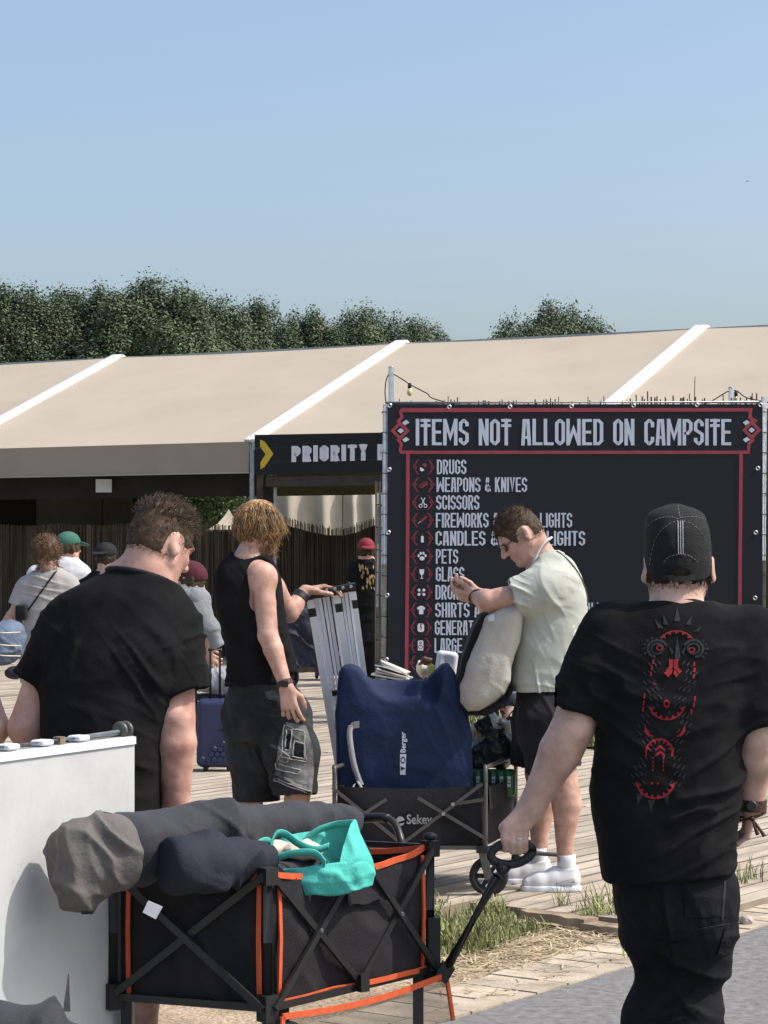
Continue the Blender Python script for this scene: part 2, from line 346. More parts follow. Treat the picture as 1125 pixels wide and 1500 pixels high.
# ------------------------------------------------------------------ signed distance modelling
class S:
    def __init__(s, lo, hi, h):
        s.lo = np.array(lo, float); s.h = h
        n = np.ceil((np.array(hi, float)-s.lo)/h).astype(int)+1
        s.ax = [s.lo[i]+h*np.arange(n[i]) for i in range(3)]
        s.d = np.full(n, 9.0, np.float32)
    def win(s, lo, hi):
        sl = []
        for i in range(3):
            a = int(np.clip((lo[i]-s.lo[i])/s.h, 0, s.d.shape[i])); b = int(np.clip((hi[i]-s.lo[i])/s.h+2, 0, s.d.shape[i]))
            sl.append(slice(a, b))
        X = s.ax[0][sl[0]][:, None, None]; Y = s.ax[1][sl[1]][None, :, None]; Z = s.ax[2][sl[2]][None, None, :]
        return tuple(sl), X, Y, Z
    def put(s, sl, d, k, op='u'):
        o = s.d[sl]
        if o.size == 0: return
        d = d.astype(np.float32)
        if op == 'u':
            if k > 0:
                hh = np.maximum(k-np.abs(o-d), 0)/k; s.d[sl] = np.minimum(o, d)-hh*hh*k*.25
            else: s.d[sl] = np.minimum(o, d)
        else:
            d = -d
            if k > 0:
                hh = np.maximum(k-np.abs(o-d), 0)/k; s.d[sl] = np.maximum(o, d)+hh*hh*k*.25
            else: s.d[sl] = np.maximum(o, d)
    def cone(s, a, b, ra, rb, k=.02, op='u', cuta=False, cutb=False, side=None, fl=1.0):
        a = np.array(a, float); b = np.array(b, float); m = max(ra, rb)*max(1, fl)+max(k, .02)+.025
        sl, X, Y, Z = s.win(np.minimum(a, b)-m, np.maximum(a, b)+m)
        ab = b-a; L2 = ab@ab+1e-12
        px, py, pz = X-a[0], Y-a[1], Z-a[2]
        t0 = (px*ab[0]+py*ab[1]+pz*ab[2])/L2; t = np.clip(t0, 0, 1)
        qx, qy, qz = px-t*ab[0], py-t*ab[1], pz-t*ab[2]
        if side is not None:
            w = np.array(nrm(side)); dt = (qx*w[0]+qy*w[1]+qz*w[2])*(1/fl-1)
            qx, qy, qz = qx+dt*w[0], qy+dt*w[1], qz+dt*w[2]
        d = np.sqrt(qx*qx+qy*qy+qz*qz)-(ra+(rb-ra)*t)
        L = math.sqrt(L2)
        if cutb: d = np.maximum(d, (t0-1)*L)
        if cuta: d = np.maximum(d, -t0*L)
        s.put(sl, d, k, op)
    def chain(s, pts, rs, k=.02, **kw):
        for i in range(len(pts)-1): s.cone(pts[i], pts[i+1], rs[i], rs[i+1], k, **kw)
    def ell(s, c, r, rot=None, k=.02, op='u'):
        c = np.array(c, float); r = np.array(r, float); m = r.max()+max(k, .02)+.025
        sl, X, Y, Z = s.win(c-m, c+m)
        px, py, pz = X-c[0], Y-c[1], Z-c[2]
        if rot is not None:
            A = np.array(rot)
            u = px*A[0, 0]+py*A[1, 0]+pz*A[2, 0]; v = px*A[0, 1]+py*A[1, 1]+pz*A[2, 1]; w = px*A[0, 2]+py*A[1, 2]+pz*A[2, 2]
        else: u, v, w = px+0*(py+pz), py+0*(px+pz), pz+0*(px+py)
        k0 = np.sqrt((u/r[0])**2+(v/r[1])**2+(w/r[2])**2); k1 = np.sqrt((u/r[0]**2)**2+(v/r[1]**2)**2+(w/r[2]**2)**2)+1e-6
        s.put(sl, k0*(k0-1)/k1, k, op)
    def box(s, c, half, rot=None, rad=.01, k=.01, op='u'):
        c = np.array(c, float); half = np.array(half, float); m = np.linalg.norm(half)+max(k, .02)+.02
        sl, X, Y, Z = s.win(c-m, c+m)
        px, py, pz = X-c[0], Y-c[1], Z-c[2]
        A = np.array(rot) if rot is not None else np.eye(3)
        q = [np.abs(px*A[0, i]+py*A[1, i]+pz*A[2, i])-(half[i]-rad) for i in range(3)]
        d = np.sqrt(sum(np.maximum(v, 0)**2 for v in q))+np.minimum(np.maximum(q[0], np.maximum(q[1], q[2])), 0)-rad
        s.put(sl, d, k, op)
    def loft(s, rows, k=.02, op='u', n=2.3, grow=0, ztop=None, zbot=None, slope=0, yaw=0):
        # rows: (z, cx, cy, rx, ry) from top to bottom
        rows = sorted(rows, key=lambda r: r[0]); zs = np.array([r[0] for r in rows])
        A = np.array([r[1:] for r in rows])
        lo = np.array([(A[:, 0]-A[:, 2]).min()-.07, (A[:, 1]-A[:, 3]).min()-.07, zs[0]-.05]); hi = np.array([(A[:, 0]+A[:, 2]).max()+.07, (A[:, 1]+A[:, 3]).max()+.07, zs[-1]+.05])
        if yaw:
            mm = np.maximum(A[:, 2], A[:, 3]).max()+.07
            lo[:2] = A[:, :2].min(0)-mm; hi[:2] = A[:, :2].max(0)+mm
        sl, X, Y, Z = s.win(lo, hi)
        z = Z.ravel()
        fine = np.linspace(zs[0], zs[-1], 200); col = []
        for i in range(4):
            v = np.interp(fine, zs, A[:, i]); kk = np.ones(11)/11; vp = np.pad(v, 5, mode='edge'); v = np.convolve(vp, kk, 'valid')
            col.append(np.interp(z, fine, v)[None, None, :])
        cx, cy, rx, ry = col; rx = rx+grow; ry = ry+grow
        dx, dy = X-cx, Y-cy
        if yaw: dx, dy = dx*math.cos(yaw)+dy*math.sin(yaw), -dx*math.sin(yaw)+dy*math.cos(yaw)
        rho = ((np.abs(dx)/rx)**n+(np.abs(dy)/ry)**n)**(1/n)
        d = (rho-1)*np.minimum(rx, ry)
        zt = zs[-1] if ztop is None else ztop; zb = zs[0] if zbot is None else zbot
        d = np.maximum(d, Z-zt); d = np.maximum(d, (zb+slope*(X-A[0, 0]))-Z)
        s.put(sl, d, k, op)
    def poly(s, pts, cy, half, rad=.02, k=.02, op='u', nrmv=None, bulge=0):
        # pts: world (x,z) outline, extruded along y about cy (or along nrmv through a 3D centre)
        P = np.array(pts, float)
        lo = np.array([P[:, 0].min()-.05, cy-half-.05-bulge, P[:, 1].min()-.05]); hi = np.array([P[:, 0].max()+.05, cy+half+.05+bulge, P[:, 1].max()+.05])
        sl, X, Y, Z = s.win(lo, hi)
        d2 = psd(X[:, :, 0], Z[0], P)[:, None, :]       # (nx,1,nz)
        hh = half+bulge*np.clip(-d2/.12, 0, 1)**.5
        a = d2+rad; b = np.abs(Y-cy)-hh+rad
        d = np.sqrt(np.maximum(a, 0)**2+np.maximum(b, 0)**2)+np.minimum(np.maximum(a, b), 0)-rad
        s.put(sl, d, k, op)
    def cutz(s, z, above=True):
        Z = s.ax[2][None, None, :]
        s.d = np.maximum(s.d, (Z-z if above else z-Z).astype(np.float32))
    def mesh(s, smooth=1):
        d = s.d; neg = d < 0
        c = np.zeros(tuple(n-1 for n in d.shape), np.int8)
        for i in (0, 1):
            for j in (0, 1):
                for k in (0, 1): c += neg[i:d.shape[0]-1+i, j:d.shape[1]-1+j, k:d.shape[2]-1+k]
        cells = np.argwhere((c > 0) & (c < 8)); nC = len(cells)
        idx = np.full(c.shape, -1, np.int32); idx[tuple(cells.T)] = np.arange(nC)
        acc = np.zeros((nC, 3)); cnt = np.zeros(nC)
        for ax in range(3):
            o1, o2 = [a for a in range(3) if a != ax]
            for u in (0, 1):
                for v in (0, 1):
                    p0 = cells.copy(); p0[:, o1] += u; p0[:, o2] += v; p1 = p0.copy(); p1[:, ax] += 1
                    a = d[tuple(p0.T)]; b = d[tuple(p1.T)]; m = (a < 0) != (b < 0)
                    t = np.where(m, a/(np.where(m, a-b, 1)), 0)
                    q = p0.astype(float); q[:, ax] += t
                    acc[m] += q[m]; cnt[m] += 1
        V = acc/cnt[:, None]
        Q = []
        for ax in range(3):
            o1, o2 = (ax+1) % 3, (ax+2) % 3
            s0 = [slice(None)]*3; s1 = [slice(None)]*3; s0[ax] = slice(0, -1); s1[ax] = slice(1, None)
            A = neg[tuple(s0)]; B = neg[tuple(s1)]
            E = np.argwhere(A != B); E = E[(E[:, o1] > 0) & (E[:, o2] > 0) & (E[:, o1] < d.shape[o1]-1) & (E[:, o2] < d.shape[o2]-1)]
            fl = A[tuple(E.T)]
            def g(a, b):
                e = E.copy(); e[:, o1] -= a; e[:, o2] -= b; return idx[tuple(e.T)]
            q = np.stack([g(1, 1), g(0, 1), g(0, 0), g(1, 0)], 1)
            q[~fl] = q[~fl][:, ::-1]; Q.append(q)
        Q = np.concatenate(Q); Q = Q[(Q >= 0).all(1)]
        V = V*s.h+s.lo
        for _ in range(smooth): V = lap(V, Q, .5)
        return V, Q
def lap(V, Q, f):
    a = np.concatenate([Q[:, i] for i in range(4)]*1); n = len(V)
    sm = np.zeros_like(V); c = np.zeros(n)
    for i in range(4):
        for j in (1, 3):
            np.add.at(sm, Q[:, i], V[Q[:, (i+j) % 4]]); np.add.at(c, Q[:, i], 1)
    return V+(sm/np.maximum(c, 1)[:, None]-V)*f
def vnormals(V, Q):
    fn = np.cross(V[Q[:, 2]]-V[Q[:, 0]], V[Q[:, 3]]-V[Q[:, 1]]); N = np.zeros_like(V)
    for i in range(4): np.add.at(N, Q[:, i], fn)
    return N/np.maximum(np.linalg.norm(N, axis=1), 1e-12)[:, None]
def psd(x, z, P):
    x, z = np.broadcast_arrays(x, z)
    d = np.full(x.shape, 1e9); sg = np.ones(x.shape); n = len(P); j = n-1
    for i in range(n):
        e = P[j]-P[i]; wx, wz = x-P[i, 0], z-P[i, 1]
        t = np.clip((wx*e[0]+wz*e[1])/(e@e+1e-12), 0, 1)
        d = np.minimum(d, (wx-e[0]*t)**2+(wz-e[1]*t)**2)
        c1 = z >= P[i, 1]; c2 = z < P[j, 1]; c3 = e[0]*wz > e[1]*wx
        fl = (c1 & c2 & c3) | (~c1 & ~c2 & ~c3); sg = np.where(fl, -sg, sg); j = i
    return sg*np.sqrt(d)
def near(V, c, r): return np.exp(-((V-np.array(c))**2).sum(1)/(r*r))
# ------------------------------------------------------------------ the ground
AX = R(55); Du = Vector((math.cos(AX), math.sin(AX), 0)); Dv = Vector((-math.sin(AX), math.cos(AX), 0))
def UV(u, v, z=0): return Du*u+Dv*v+Vector((0, 0, z))
g = G(); g.face([(-900, -300, -.09), (900, -300, -.09), (900, 1600, -.09), (-900, 1600, -.09)]); g.mk('field', 'field', kind='structure')
g = G(); g.face([UV(-40, -40, -.03), UV(80, -40, -.03), UV(80, 4.2, -.03), UV(-40, 4.2, -.03)]); g.mk('asphalt_path', 'asphalt', kind='structure')
def ground_sheet(name, mat, u0, u1, v0, v1, nu, nv, z, amp):
    g = G()
    def fn(a, b):
        p = UV(u0+(u1-u0)*a, v0+(v1-v0)*b); n = float(fbm(np.array([[p.x*2.2, p.y*2.2, 3.3]]), 3)[0])
        e = min(1, 4*min(b, 1-b)+.0)
        return (p.x, p.y, z+amp*n*e)
    g.grid(fn, nu, nv); return g.mk(name, mat, smooth=True, kind='structure')
ground_sheet('bare_earth', 'soil', -6, 40, 4.21, 12, 160, 60, -.037, .018)
# brick kerb strip along the asphalt
g = G()
for i in range(-40, 330):
    for k, (w0, w1) in enumerate(((4.2, 4.31), (4.32, 4.53))):
        L = .105 if k == 1 else .21
        if k == 0 and i % 2: continue
        a = i*.105; jz = rnd.uniform(-.003, .003); sk = rnd.uniform(-.004, .004)
        c = UV(a+L/2, (w0+w1)/2+sk, -.055+jz); M3 = Matrix.Rotation(AX+rnd.uniform(-.03, .03), 3, 'Z')
        g.box(c, (L-.005, w1-w0-.005, .06), M3)
g.mk('brick_edging', 'brick', kind='structure')
# timber road mats
g = G(); v = 4.44; row = 0
while v < 34:
    mat_id = int((v-4.44)//1.0); w = .1235
    rr = random.Random(mat_id)
    zf = 9.58+rr.uniform(-.12, .16)
    vm = 4.44+mat_id*1.0+.5
    u = (zf-math.cos(AX)*vm)/math.sin(AX)+(vm-v)*math.tan(0)+rnd.uniform(-.03, .03)
    ln = 5.0
    while True:
        p = UV(u, v)
        if p.y > 37 or p.x > 14: break
        if p.x > -13:
            tl = Matrix.Rotation(AX+rnd.uniform(-.003, .003), 3, 'Z') @ Matrix.Rotation(rnd.uniform(-.0012, .0012), 3, 'Y') @ Matrix.Rotation(rnd.uniform(-.02, .02), 3, 'X')
            g.box(UV(u+ln/2, v+w/2, -.035+rr.uniform(-.004, .005)+rnd.uniform(-.002, .002)), (ln-.02-rnd.uniform(0, .03), w-rnd.uniform(.012, .022), .07), tl)
        u += ln
    v += .125; row += 1
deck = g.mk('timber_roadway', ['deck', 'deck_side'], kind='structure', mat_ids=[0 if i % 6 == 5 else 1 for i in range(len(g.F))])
t = MT['deck'].node_tree                                  # grain along each plank, worn and dusty
tc = [n for n in t.nodes if n.type == 'TEX_COORD'][0]; noises = [n for n in t.nodes if n.type == 'TEX_NOISE']
mp = t.nodes.new('ShaderNodeMapping'); mp.inputs['Rotation'].default_value = (0, 0, -AX)
mp2 = t.nodes.new('ShaderNodeMapping'); mp2.inputs['Scale'].default_value = (.22, 1, 1)
t.links.new(tc.outputs['Object'], mp.inputs[0]); t.links.new(mp.outputs[0], mp2.inputs[0])
for n in noises: t.links.new(mp2.outputs[0], n.inputs['Vector'])
noises[0].inputs['Scale'].default_value = 9
# lawn behind the list of banned items
def lawn_edge(x): return 17.9+.25*math.sin(x*2.1)+.12*math.sin(x*5.3)
g = G(); g.face([(.6, lawn_edge(.6), .02)]+[(.6+i*.25, lawn_edge(.6+i*.25), .02) for i in range(1, 40)]+[(10.4, 24, .02), (.6, 24, .02)])
g.mk('lawn_ground', 'field', kind='structure')
def blade(g, p, h, w, lean, az):
    d = Vector((math.cos(az), math.sin(az), 0)); s = Vector((-d.y, d.x, 0)); n = len(g.V)
    for t_, ww in ((0, 1), (.45, .8), (.8, .45)):
        c = p+d*(lean*t_*t_)+Vector((0, 0, h*t_)); g.V += [c-s*(w*ww/2), c+s*(w*ww/2)]
    g.V.append(p+d*lean+Vector((0, 0, h*(1-.25*min(1, lean/h)))))
    g.F += [(n, n+1, n+3, n+2), (n+2, n+3, n+5, n+4), (n+4, n+5, n+6)]
g = G()
for i in range(9000):
    x = rnd.uniform(.6, 6.0); y = lawn_edge(x)+rnd.random()**1.5*5.0
    h = rnd.uniform(.06, .17); blade(g, Vector((x, y, .01)), h, .012, h*rnd.uniform(.2, .9), rnd.uniform(0, 6.28))
mk('lawn_grass', g.V, g.F, 'blade', kind='stuff')
# verge: grass along the roadway edge, straw where it dried
def verge_d(x, y): return 0
g = G()
def clump(n, px0, px1, py0, py1, hmin, hmax, dens=None):
    for i in range(n):
        px = rnd.uniform(px0, px1); py = rnd.uniform(py0, py1)
        p = GP(px, py, -.04); p.z = -.05
        nn = float(fbm(np.array([[p.x*3, p.y*3, 1.7]]), 2)[0])
        lim = 1405-(px-650)*.22+nn*18
        if py > lim: continue
        h = rnd.uniform(hmin, hmax)*(1.15+nn*.7)
        if h < .02 or nn < -.30: continue
        blade(g, p, h, rnd.uniform(.004, .009), h*rnd.uniform(.1, 1.0), rnd.uniform(0, 6.28))
clump(4800, 600, 905, 1343, 1408, .025, .08)
clump(450, 770, 880, 1347, 1372, .04, .10)
clump(70, 812, 846, 1336, 1352, .09, .19)
clump(600, 600, 740, 1338, 1352, .05, .13)
clump(220, 850, 930, 1342, 1375, .04, .14)
for (px, py, n, h) in ((870, 1330, 30, .14), (905, 1322, 26, .12), (1085, 1293, 26, .10), (1105, 1288, 22, .12), (935, 1340, 16, .1), (925, 1398, 9, .09), (740, 1210, 12, .06), (1060, 1357, 14, .09)):
    for i in range(n):
        p = GP(px+rnd.gauss(0, 9), py+rnd.gauss(0, 2.0)); p.z = -.01; hh = rnd.uniform(.4, 1.2)*h
        blade(g, p, hh, .006, hh*rnd.uniform(.2, .9), rnd.uniform(0, 6.28))
mk('verge_grass', g.V, g.F, 'blade', kind='stuff')
g = G()
for i in range(1900):
    px = rnd.uniform(600, 935); py = rnd.uniform(1365, 1465)
    if rnd.random() < .45: py = 1412-(px-650)*.2+rnd.gauss(0, 13)
    p = GP(px, py, -.035)
    v_ = p.dot(Dv)
    if v_ < 4.25 or (v_ < 4.5 and rnd.random() < .6): continue
    az = rnd.uniform(0, 6.28); L = rnd.uniform(.03, .13); d = Vector((math.cos(az), math.sin(az), rnd.uniform(-.05, .10)))*L
    s_ = Vector((-d.y, d.x, 0)).normalized()*.003; z0 = -.035+rnd.uniform(0, .018); p.z = z0
    g.face([p-s_, p+s_, p+d+s_*.6, p+d-s_*.6])
mk('dry_straw', g.V, g.F, 'straw', kind='stuff')
# crumbs of stone and splintered timber at the edge of the roadway
for (px, py, s, r, lab) in ((1091, 1352, 345, (.035, .03, .022), 'pale rough stone at the timber edge beside the trouser leg'), (1062, 1361, 345, (.045, .03, .02), 'brown lump of broken timber wedged under the roadway edge')):
    b = S((-.1, -.1, -.1), (.1, .1, .1), .006); b.ell((0, 0, 0), r, k=0); V, Q = b.mesh(1); V = V+.010*fbm(V*30, 2)[:, None]
    c = GP(px, py, -.02); mk('rock' if 'stone' in lab else 'timber_scrap', V+np.array([c.x, c.y, -.012]), Q, 'stone' if 'stone' in lab else 'timber', smooth=True, label=lab, cat='stone' if 'stone' in lab else 'timber')
def plank(p0, p1, w, h, lab):
    a, b = p0, p1; g = G(); d = (b-a); n = 8; side = Vector((-d.y, d.x, 0)).normalized()
    base = len(g.V)
    for i in range(n+1):
        c = a+d*(i/n); j = rnd.uniform(-.006, .006)
        for q, z in ((-w/2, -h/2), (w/2, -h/2), (w/2, h/2), (-w/2, h/2)): g.V.append(c+side*(q+j)+Vector((0, 0, z+j*.5)))
    for i in range(n):
        for k in range(4):
            k2 = (k+1) % 4; g.F.append((4*i+k, 4*i+k2, 4*i+4+k2, 4*i+4+k))
    g.F += [(3, 2, 1, 0), tuple(4*n+k for k in range(4))]
    g.mk('plank', 'timber', label=lab, cat='plank')
a = GP(772, 1338); b = GP(866, 1352); a.z = .0; b.z = .0; plank(a, b, .09, .035, 'loose weathered board lying behind the grass tuft')
a = GP(858, 1366, -.04); b = GP(935, 1374, -.04); a.z = -.02; b.z = -.02; plank(a, b, .10, .045, 'splintered board end poking out between grass and black trousers')

# ------------------------------------------------------------------ trees beyond the tent
def crown_mesh(seed, rx, ry, h, n, plume):
    r_ = np.random.RandomState(seed); lobes = []
    for i in range(plume):
        a = r_.rand()*6.28; q = math.sqrt((i+.5)/plume)
        x, y = rx*q*math.cos(a), ry*q*math.sin(a); top = h*(1-.20*q**2.6-.10*r_.rand()*(i > 3))
        rz = h*(.13+.06*r_.rand()); lobes.append((x, y, top-rz, .17*rx*(1+.6*r_.rand()), .17*ry*(1+.6*r_.rand()), rz))
        if i % 2 == 0: lobes.append((x*1.05, y*1.05, (top-rz)*.68, .30*rx, .30*ry, (top-rz)*.30))
        if i % 6 == 0: lobes.append((x*.9, y*.9, h*.3, .32*rx, .32*ry, h*.22))
    lobes = np.array(lobes); k = r_.randint(0, len(lobes), n); L = lobes[k]
    d = r_.normal(size=(n, 3)); d /= np.linalg.norm(d, axis=1)[:, None]
    rad = (.55+.45*r_.rand(n)**.5)*(1+.12*r_.normal(size=n))
    P = L[:, :3]+d*L[:, 3:]*rad[:, None]
    P[:, 2] = np.maximum(P[:, 2], .3)
    up = np.array([0, 0, .5])+d+.7*r_.normal(size=(n, 3)); up /= np.linalg.norm(up, axis=1)[:, None]
    t = np.cross(up, r_.normal(size=(n, 3))); t /= np.linalg.norm(t, axis=1)[:, None]; b = np.cross(up, t)
    s = (.022+.024*r_.rand(n))[:, None]
    V = np.stack([P-t*s*1.5, P-b*s*.8, P+t*s*1.5, P+b*s*.8], 1).reshape(-1, 3)
    Q = np.arange(4*n).reshape(n, 4); return V, Q
CM = []
for (sd_, rx, ry, h, n, pl) in ((1, 2.6, 2.4, 10, 260000, 60), (2, 2.3, 2.2, 10, 230000, 50), (3, 3.0, 2.4, 10, 280000, 74), (4, 3.0, 3.0, 8, 260000, 64)):
    V, Q = crown_mesh(sd_, rx, ry, h, n, pl)
    me = bpy.data.meshes.new('crown'); me.vertices.add(len(V)); me.vertices.foreach_set('co', V.astype(np.float32).ravel())
    nf = len(Q); me.loops.add(nf*4); me.loops.foreach_set('vertex_index', Q.astype(np.int32).ravel())
    me.polygons.add(nf); me.polygons.foreach_set('loop_start', np.arange(0, nf*4, 4, dtype=np.int32)); me.update(calc_edges=True)
    me.materials.append(MT['leaf']); CM.append(me)
g = G(); trunk_pts = [(0, 0, -1.2), (.05, 0, 1), (.02, .06, 3), (-.05, .05, 6)]
g.tube(trunk_pts, [.28, .24, .18, .06], 8)
for k in range(6):
    a = k*1.05; g.tube([(0, 0, 1.2+.5*k), (math.cos(a)*.8, math.sin(a)*.8, 2.6+.5*k), (math.cos(a)*1.3, math.sin(a)*1.3, 4.4+.5*k)], [.09, .06, .02], 6)
trunk_me = None
TR = [(18, 413, 0, .95, 84, 'tall dark tree at the left edge of the tree line'), (92, 422, 1, .85, 86, 'narrower leafy tree left of the dip in the left tree mass'),
      (135, 418, 1, .95, 84, 'upright leafy tree just left of the tallest tree'), (222, 404, 2, 1.05, 83, 'tallest, widest leafy tree in the row above the tent'),
      (290, 424, 0, .92, 84, 'dark tree at the right end of the tall left tree mass'), (378, 437, 0, .82, 88, 'bushy tree right of the gap in the tree line'),
      (448, 452, 1, .80, 87, 'lower bushy tree between two taller ones above the gate sign'), (532, 446, 2, .82, 88, 'round leafy tree directly above the white rafter by the sign pole'),
      (612, 464, 0, .72, 89, 'lowest tree sloping down to the right end of the row'), (812, 441, 3, 1.0, 92, 'lone dome shaped tree standing apart behind the tent roof')]
for i, (px, py, k, sc, Z, lab) in enumerate(TR):
    top = WZ(px, py, Z); root = thing('tree', lab, 'tree', (top.x, Z, -.09), 'trees behind the tent')
    ch = (8 if k == 3 else 10)
    zb = 1.0; scz = (top.z-zb-.1)/(ch*.985)
    if trunk_me is None:
        o = g.mk('trunk', 'bark', root, smooth=True); trunk_me = o.data; WLt = np.array(WL[root])
        co = np.empty(len(trunk_me.vertices)*3, np.float32); trunk_me.vertices.foreach_get('co', co); co = co.reshape(-1, 3)+WLt.astype(np.float32); co[:, 2] += 1.1; trunk_me.vertices.foreach_set('co', co.ravel()); trunk_me.update()
    else:
        o = bpy.data.objects.new('trunk', trunk_me); COL.objects.link(o); o.parent = root
    o.scale = (1, 1, scz)
    c = bpy.data.objects.new('crown', CM[k]); COL.objects.link(c); c.parent = root
    c.location = (0, 0, zb); c.scale = (sc*(1.02 if k == 3 else 1.2), sc*(1.02 if k == 3 else 1.2), scz); c.rotation_euler = (0, 0, i*1.7)
# distant small canopy in the gap
pg = thing('pointed_canopy', 'tiny cream pointed canopy far behind the reed fence', 'canopy', WZ(335, 813, 75)*1 - Vector((0, 0, 1.5)))
ap = WZ(335, 746, 75); g = G(); zb = WZ(335, 776, 75).z
ring = [(-.62, -.62), (.62, -.62), (.62, .62), (-.62, .62)]
n = 0
for (s0, z0) in ((1.0, zb), (.55, zb+.28*(ap.z-zb)), (.2, zb+.68*(ap.z-zb)), (.0, ap.z)):
    g.V += [Vector((ap.x+x*s0, ap.y+y*s0, z0)) for x, y in ring]
for i in range(3):
    for k in range(4): g.F.append((4*i+k, 4*i+(k+1) % 4, 4*i+4+(k+1) % 4, 4*i+4+k))
g.mk('roof', 'canvas', pg)
for x, y in ring: G().tube([(ap.x+x, ap.y+y, 0), (ap.x+x, ap.y+y, zb)], .03, 6).mk('pole', 'galv', pg)

# ------------------------------------------------------------------ the big tent
TH = R(28.8); Ta = Vector((math.cos(TH), -math.sin(TH), 0)); Tn = Vector((math.sin(TH), math.cos(TH), 0))
E0 = W(368, 648, 104.5)
def TP(u, n, z): return Vector((E0.x, E0.y, 0))+Ta*u+Tn*n+Vector((0, 0, z))
ZE, ZR, HALF = E0.z, WZ(590, 502, (E0+Tn*4.43).y).z, 4.43
tent = thing('marquee_tent', 'long beige marquee tent with white rafter covers and a low eave', 'tent', TP(0, 0, 0))
def roof_panel(u0, u1, side):
    def fn(a, b):
        u = u0+(u1-u0)*a; n = HALF*b if side > 0 else 2*HALF-HALF*b
        z = ZE+(ZR-ZE)*b-.035*math.sin(math.pi*a)**.7*abs(math.sin(2*math.pi*b))-.02*math.sin(math.pi*a)+.022*float(fbm(np.array([[u*.55+n*.4, n*.5-u*.25, side+3.1]]), 2)[0])*math.sin(math.pi*a)**.5*math.sin(math.pi*b)**.5
        return TP(u, n, z)
    return G().grid(fn, 28, 26)
UB = {i: i*5-(.42 if i < 0 else 0) for i in range(-4, 6)}
for i in range(-4, 4):
    roof_panel(UB[i]+.06, UB[i+1]-.06, 1).mk('roof_panel', 'canvas', tent, smooth=True)
    roof_panel(UB[i]+.06, UB[i+1]-.06, -1).mk('roof_panel', 'canvas', tent, smooth=True)
for i in range(-4, 5):
    g = G(); d = TP(UB[i], HALF, ZR)-TP(UB[i], 0, ZE); nn = d.cross(Ta).normalized(); nn = nn if nn.z > 0 else -nn
    for off in (-.052, .052): g.bar(TP(UB[i]+off, -.02, ZE)+nn*.01, TP(UB[i]+off, HALF, ZR)+nn*.01, .088, .07, nn)
    g.bar(TP(UB[i], -.02, ZE)+nn*.005, TP(UB[i], HALF, ZR)+nn*.005, .03, .05, nn)
    g.bar(TP(UB[i], HALF, ZR)+Vector((0, 0, .01)), TP(UB[i], 2*HALF, ZE)+Vector((0, 0, .01)), .2, .07)
    g.mk('rafter', 'white_alu', tent)
    G().bar(TP(UB[i], .02, 0), TP(UB[i], .02, ZE-.03), .06, .08).mk('leg', 'galv', tent)
    G().bar(TP(UB[i], 2*HALF-.02, 0), TP(UB[i], 2*HALF-.02, ZE-.03), .11, .2).mk('leg', 'galv', tent)
G().bar(TP(-20, .03, ZE-.05), TP(20, .03, ZE-.05), .1, .12).mk('eave_beam', 'galv', tent)
G().bar(TP(-20, HALF, ZR-.06), TP(20, HALF, ZR-.06), .1, .1).mk('ridge_beam', 'galv', tent)
def hang(u0, u1, n0, z0, z1, wav, nu=60, nv=4, ph=0):
    return G().grid(lambda a, b: TP(u0+(u1-u0)*a, n0+wav*math.sin(ph+a*(u1-u0)*5.1)*(.2+.8*(1-b))+wav*.5*math.sin(a*(u1-u0)*2.3+1), z0+(z1-z0)*b), nu, nv)
def valance(u0, u1, z0, z1): 
    g = G().grid(lambda a, b: TP(u0+(u1-u0)*a, -.05-.02*(1-b)+.008*math.sin(a*9), z0+(z1-z0)*b-.02*(1-b)*math.sin(a*math.pi*4)**2*.5), 40, 3)
    return g
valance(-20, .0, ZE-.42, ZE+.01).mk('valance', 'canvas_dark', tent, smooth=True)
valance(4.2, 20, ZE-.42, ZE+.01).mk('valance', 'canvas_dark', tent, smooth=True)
G().tube([TP(-20, -.07, ZE-.425), TP(0, -.07, ZE-.425)], .012, 6).mk('hem_pole', 'canvas', tent)
hang(-20, -.03, .45, ZE-.74, ZE-.05, .02, 80).mk('inner_valance', 'dark_tarp_and_shade', tent, smooth=True)
# interior back wall on the left bays, with paler hanging curtains
def u_at(px, n):                     # tent coordinate along the eave where photo column px meets offset n
    k = (px-CX)/F; p = TP(0, n, 0)
    return (k*p.y-p.x)/(Ta.x-k*Ta.y)
hang(-20, u_at(268, 8.7), 8.7, 0, ZE, .03, 120).mk('back_wall', 'dark_tarp_and_shade', tent, smooth=True)  # near-black wall colour stands in for the shade inside the tent
hang(u_at(52, 4.6), u_at(196, 4.6), 4.6, 0.3, ZE-.2, .05, 120, 6).mk('inner_curtain', 'curtain_grey', tent, smooth=True)
hang(u_at(-140, 4.55), u_at(48, 4.55), 4.55, 0.3, ZE-.2, .05, 120, 6).mk('inner_curtain', 'dark_tarp_and_shade', tent, smooth=True)
G().tube([TP(u_at(150, 4.4), 4.4, ZE-.4), TP(u_at(150, 4.4), 4.4, .0)], .012, 6).mk('curtain_pole', 'plastic_black', tent)
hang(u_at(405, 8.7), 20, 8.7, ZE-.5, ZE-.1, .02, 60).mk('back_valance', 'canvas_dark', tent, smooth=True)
# notice hanging from the valance
a = WZ(152, 712, TP(u_at(152, .3), .3, 0).y)
nb = thing('paper_notice', 'small pale paper notice hanging under the tent valance', 'notice', a)
g = G(); g.box(a, (.235, .006, .185)); g.mk('sheet', 'paper', nb)
G().box(a+Vector((0, -.006, .085)), (.235, .006, .03)).mk('clip_rail', 'white_plastic', nb)

